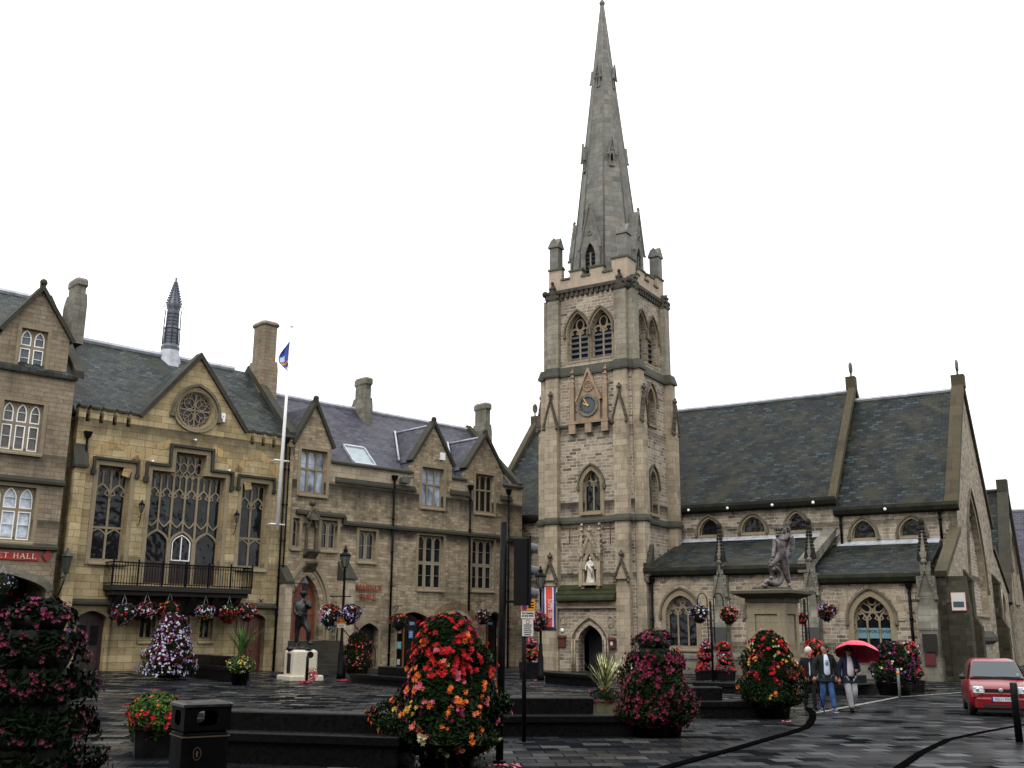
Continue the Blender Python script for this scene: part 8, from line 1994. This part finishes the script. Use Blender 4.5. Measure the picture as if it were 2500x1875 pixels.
# ================================================================== ground, sky, light, camera
def paving():
    m,nt,b=newmat('wet_setts'); tc=nd(nt,'ShaderNodeTexCoord'); obj=tc.outputs['Object']
    mp=nd(nt,'ShaderNodeMapping'); mp.inputs['Rotation'].default_value=(0,0,R(-4)); lk(nt,obj,mp.inputs[0])
    br=nd(nt,'ShaderNodeTexBrick',offset=.5,i_Scale=1.0); br.inputs['Brick Width'].default_value=.55; br.inputs['Row Height'].default_value=.42; br.inputs['Mortar Size'].default_value=.014
    br.inputs['Color1'].default_value=(0,0,0,1); br.inputs['Color2'].default_value=(1,1,1,1); br.inputs['Mortar'].default_value=(0,0,0,1); br.inputs['Mortar Smooth'].default_value=.2
    lk(nt,mp.outputs[0],br.inputs['Vector'])
    rp=ramp(nt,br.outputs[0],[(0,(.005,.006,.0075,1)),(.5,(.010,.0115,.0135,1)),(.75,(.022,.023,.024,1)),(.9,(.045,.045,.043,1)),(1,(.09,.088,.082,1))])
    n=nd(nt,'ShaderNodeTexNoise',i_Scale=.5,i_Detail=6.0,i_Roughness=.6); lk(nt,obj,n.inputs['Vector'])
    n2=nd(nt,'ShaderNodeTexNoise',i_Scale=30.0,i_Detail=4.0); lk(nt,obj,n2.inputs['Vector'])
    g=nd(nt,'ShaderNodeMapRange',i_1=.3,i_2=.7,i_3=.6,i_4=1.3); lk(nt,n.outputs[0],g.inputs[0])
    sg=nd(nt,'ShaderNodeVectorMath',operation='SCALE'); lk(nt,rp.outputs[0],sg.inputs[0]); lk(nt,g.outputs[0],sg.inputs['Scale'])
    c=mixc(nt,br.outputs['Fac'],sg.outputs[0],(.006,.006,.006,1)); lk(nt,c,b.inputs['Base Color'])
    ad=nd(nt,'ShaderNodeMath',operation='MULTIPLY_ADD'); lk(nt,br.outputs[0],ad.inputs[0]); ad.inputs[1].default_value=-.5; lk(nt,n.outputs[0],ad.inputs[2])
    rr=nd(nt,'ShaderNodeMapRange',i_1=.0,i_2=.55,i_3=.14,i_4=.6); lk(nt,ad.outputs[0],rr.inputs[0]); lk(nt,rr.outputs[0],b.inputs['Roughness'])
    n4=nd(nt,'ShaderNodeTexNoise',i_Scale=.22,i_Detail=4.0); lk(nt,obj,n4.inputs['Vector'])
    s1=nd(nt,'ShaderNodeMath',operation='MULTIPLY_ADD'); lk(nt,br.outputs[0],s1.inputs[0]); s1.inputs[1].default_value=.6; lk(nt,n4.outputs[0],s1.inputs[2])
    sp_=nd(nt,'ShaderNodeMapRange',i_1=.6,i_2=1.4,i_3=.0,i_4=.26); lk(nt,s1.outputs[0],sp_.inputs[0]); lk(nt,sp_.outputs[0],b.inputs['Specular IOR Level'])
    h=nd(nt,'ShaderNodeMath',operation='MULTIPLY_ADD'); lk(nt,n2.outputs[0],h.inputs[0]); h.inputs[1].default_value=.35
    iv=nd(nt,'ShaderNodeMath',operation='MULTIPLY_ADD'); lk(nt,br.outputs['Fac'],iv.inputs[0]); iv.inputs[1].default_value=-1.0; lk(nt,br.outputs[0],iv.inputs[2]); lk(nt,iv.outputs[0],h.inputs[2])
    bp=nd(nt,'ShaderNodeBump',i_Strength=.5,i_Distance=.012); lk(nt,h.outputs[0],bp.inputs['Height']); lk(nt,bp.outputs[0],b.inputs['Normal'])
    return m
PAV=paving()
def road():
    m,nt,b=newmat('wet_road_setts'); tc=nd(nt,'ShaderNodeTexCoord'); obj=tc.outputs['Object']
    mp=nd(nt,'ShaderNodeMapping'); mp.inputs['Rotation'].default_value=(0,0,R(-8)); lk(nt,obj,mp.inputs[0])
    br=nd(nt,'ShaderNodeTexBrick',offset=.5,i_Scale=1.0); br.inputs['Brick Width'].default_value=.5; br.inputs['Row Height'].default_value=.42; br.inputs['Mortar Size'].default_value=.012
    br.inputs['Color1'].default_value=(0,0,0,1); br.inputs['Color2'].default_value=(1,1,1,1); br.inputs['Mortar'].default_value=(0,0,0,1); lk(nt,mp.outputs[0],br.inputs['Vector'])
    rp=ramp(nt,br.outputs[0],[(0,(.005,.006,.007,1)),(.6,(.014,.016,.018,1)),(.85,(.03,.033,.036,1)),(1,(.06,.064,.067,1))])
    n=nd(nt,'ShaderNodeTexNoise',i_Scale=.4,i_Detail=6.0); lk(nt,obj,n.inputs['Vector'])
    n2=nd(nt,'ShaderNodeTexNoise',i_Scale=40.0,i_Detail=3.0); lk(nt,obj,n2.inputs['Vector'])
    c=mixc(nt,br.outputs['Fac'],rp.outputs[0],(.006,.006,.006,1)); lk(nt,c,b.inputs['Base Color'])
    rr=nd(nt,'ShaderNodeMapRange',i_1=.3,i_2=.7,i_3=.2,i_4=.42); lk(nt,n.outputs[0],rr.inputs[0]); lk(nt,rr.outputs[0],b.inputs['Roughness'])
    s1=nd(nt,'ShaderNodeMath',operation='MULTIPLY_ADD'); lk(nt,br.outputs[0],s1.inputs[0]); s1.inputs[1].default_value=.5; lk(nt,n.outputs[0],s1.inputs[2])
    sp_=nd(nt,'ShaderNodeMapRange',i_1=.5,i_2=1.2,i_3=.0,i_4=.16); lk(nt,s1.outputs[0],sp_.inputs[0]); lk(nt,sp_.outputs[0],b.inputs['Specular IOR Level'])
    h=nd(nt,'ShaderNodeMath',operation='MULTIPLY_ADD'); lk(nt,n2.outputs[0],h.inputs[0]); h.inputs[1].default_value=.4
    iv=nd(nt,'ShaderNodeMath',operation='MULTIPLY_ADD'); lk(nt,br.outputs['Fac'],iv.inputs[0]); iv.inputs[1].default_value=-1.0; lk(nt,br.outputs[0],iv.inputs[2]); lk(nt,iv.outputs[0],h.inputs[2])
    bp=nd(nt,'ShaderNodeBump',i_Strength=.5,i_Distance=.01); lk(nt,h.outputs[0],bp.inputs['Height']); lk(nt,bp.outputs[0],b.inputs['Normal'])
    return m
xs=[-900,-300,-120,-60]+[-40+2*i for i in range(36)]+[60,150,400,900]; ys=[-200,-60,-15,0]+[4+2*i for i in range(36)]+[90,160,400,1500]
V=[(x,y,gz(x,y)-(0 if abs(x)<200 and y<200 else 0)) for y in ys for x in xs]; nx=len(xs)
F=[(j*nx+i,j*nx+i+1,(j+1)*nx+i+1,(j+1)*nx+i) for j in range(len(ys)-1) for i in range(nx-1)]
g=MB(); g.add(V,F,True); go=g.build('ground',PAV); tag(go,kind='structure')
# road: polygon right of the dark drain line
edge1=[(1635,1875),(1929,1791),(1965,1779),(1976,1770),(1984,1755),(1986,1738),(2195,1700),(2360,1687),(2500,1678)]
E1=[G(*p) for p in edge1]
far=[Vector((60,45,0)),Vector((60,-10,0)),Vector((E1[0].x-1.5,-10,0)),Vector((E1[0].x-1.2,8,0))]
r=MB(); r.add([(p.x,p.y,.004) for p in far[::-1]] ,[]) if False else None
pts=[(p.x,p.y) for p in E1]+[(p.x,p.y) for p in far]
from mathutils.geometry import tessellate_polygon
tri=tessellate_polygon([[Vector((x,y,0)) for x,y in pts]])
Vv=[(x,y,.004) for x,y in pts]; ff=[]
for t in tri:
    a,b_,c_=[Vector(Vv[i]) for i in t]; ff.append(list(t) if (b_-a).cross(c_-a).z>0 else list(t)[::-1])
r=MB(); r.add(Vv,ff); ro=r.build('road',road()); tag(ro,kind='structure')
def ribbon(pxs,w,z,name,mat,h=.0,kind='structure',wf=None):
    P_=[G(*p) for p in pxs]; 
    # smooth
    Q=[]
    for i in range(len(P_)-1):
        for k in range(4): Q.append(P_[i].lerp(P_[i+1],k/4))
    Q.append(P_[-1]); L=[];Rg=[]
    for i,p in enumerate(Q):
        d=(Q[min(i+1,len(Q)-1)]-Q[max(i-1,0)]).normalized(); n=Vector((-d.y,d.x,0)); ww=w
        L.append(p+n*ww/2); Rg.append(p-n*ww/2)
    m=MB(); vs=[]
    for a,b in zip(L,Rg): vs+= [(a.x,a.y,z),(b.x,b.y,z)]
    fs=[]
    for i in range(len(Q)-1):
        f=[2*i,2*i+1,2*i+3,2*i+2]; fs.append(f)
    m.add(vs,fs)
    if h:
        vs2=[(x,y,0) for x,y,_ in vs]; n=len(vs); m.add(vs+vs2,[[2*i,2*i+2,2*i+2+n,2*i+n] for i in range(len(Q)-1)]+[[2*i+1,2*i+1+n,2*i+3+n,2*i+3] for i in range(len(Q)-1)])
    o=m.build(name,mat,recalc=True); tag(o,kind=kind); return o
ribbon([(1560,1900),(1635,1874),(1780,1834),(1929,1791),(1965,1779),(1976,1770),(1984,1755),(1984,1742),(1972,1730)],.17,.03,'kerb',plain('wet_black_kerb',(.002,.002,.002,1),.6,0,.0),h=1)
ribbon([(1986,1742),(2195,1702),(2360,1690),(2500,1681)],.16,.008,'road_edge_line',plain('pale_wet_stone',rgb('77776f'),.35,0,.5,.3,3))
ribbon([(2170,1900),(2196,1875),(2250,1838),(2317,1806),(2400,1788),(2484,1773),(2560,1760)],.17,.009,'kerb_strip',plain('wet_black_strip',(.002,.002,.002,1),.5,0,.0))
PAV2=bpy.data.materials['wet_road_setts'].copy(); PAV2.name='darker_road_setts'
# road surface inside the curve
pts=[G(*p) for p in((2215,1880),(2265,1845),(2325,1815),(2405,1795),(2490,1780),(2580,1768))]+[Vector((22,12,0)),Vector((9,9,0))]
m=MB(); m.add([(p.x,p.y,.006) for p in pts],[list(range(len(pts)))]); o=m.build('asphalt',PAV2,recalc=True); tag(o,kind='structure')

# world
w=bpy.data.worlds.new('World'); sc.world=w; w.use_nodes=True; nt=w.node_tree; bg=nt.nodes['Background']
sky=nd(nt,'ShaderNodeTexSky',sky_type='NISHITA',sun_disc=False,sun_elevation=R(48),sun_rotation=R(200),air_density=1.2,dust_density=4.0,ozone_density=1.0)
tcw=nd(nt,'ShaderNodeTexCoord'); sx_=nd(nt,'ShaderNodeSeparateXYZ'); lk(nt,tcw.outputs['Generated'],sx_.inputs[0])
gr=nd(nt,'ShaderNodeMapRange',i_1=0.0,i_2=1.0,i_3=11.0,i_4=24.0); lk(nt,sx_.outputs[2],gr.inputs[0])
cn=nd(nt,'ShaderNodeTexNoise',i_Scale=2.2,i_Detail=5.0); lk(nt,tcw.outputs['Generated'],cn.inputs['Vector']); cm=nd(nt,'ShaderNodeMapRange',i_1=.3,i_2=.7,i_3=.97,i_4=1.1); lk(nt,cn.outputs[0],cm.inputs[0])
gm=nd(nt,'ShaderNodeMath',operation='MULTIPLY'); lk(nt,gr.outputs[0],gm.inputs[0]); lk(nt,cm.outputs[0],gm.inputs[1])
cs_=nd(nt,'ShaderNodeVectorMath',operation='SCALE'); cs_.inputs[0].default_value=(1,1.01,1.03); lk(nt,gm.outputs[0],cs_.inputs['Scale'])
cl=mixc(nt,.94,sky.outputs[0],cs_.outputs[0]); lk(nt,cl,bg.inputs[0]); bg.inputs[1].default_value=.1
sl=bpy.data.lights.new('overcast_sun','SUN'); sl.energy=1.2; sl.angle=R(14); sl.color=(1,.96,.9)
so_=bpy.data.objects.new('sun_lamp',sl); col.objects.link(so_); so_.rotation_euler=(R(42),0,R(-20))
# camera
r2=Vector((cr,-sr*sp,sr*cp)); u2=Vector((-sr,-cr*sp,cr*cp)); f2=Vector((0,cp,sp))
cam=bpy.data.cameras.new('camera'); cam.lens=36*F_/2500; cam.sensor_width=36; cam.clip_end=5000; cam.clip_start=.1
co=bpy.data.objects.new('camera',cam); col.objects.link(co)
co.matrix_world=Matrix(((r2.x,u2.x,-f2.x,0),(r2.y,u2.y,-f2.y,0),(r2.z,u2.z,-f2.z,HC),(0,0,0,1)))
sc.camera=co
sc.view_settings.view_transform='Standard'; sc.view_settings.look='None'; sc.view_settings.exposure=.2; sc.view_settings.gamma=1
sc.cycles.max_bounces=6; sc.cycles.diffuse_bounces=3; sc.cycles.glossy_bounces=3; sc.cycles.caustics_reflective=False; sc.cycles.caustics_refractive=False
bpy.context.view_layer.update()
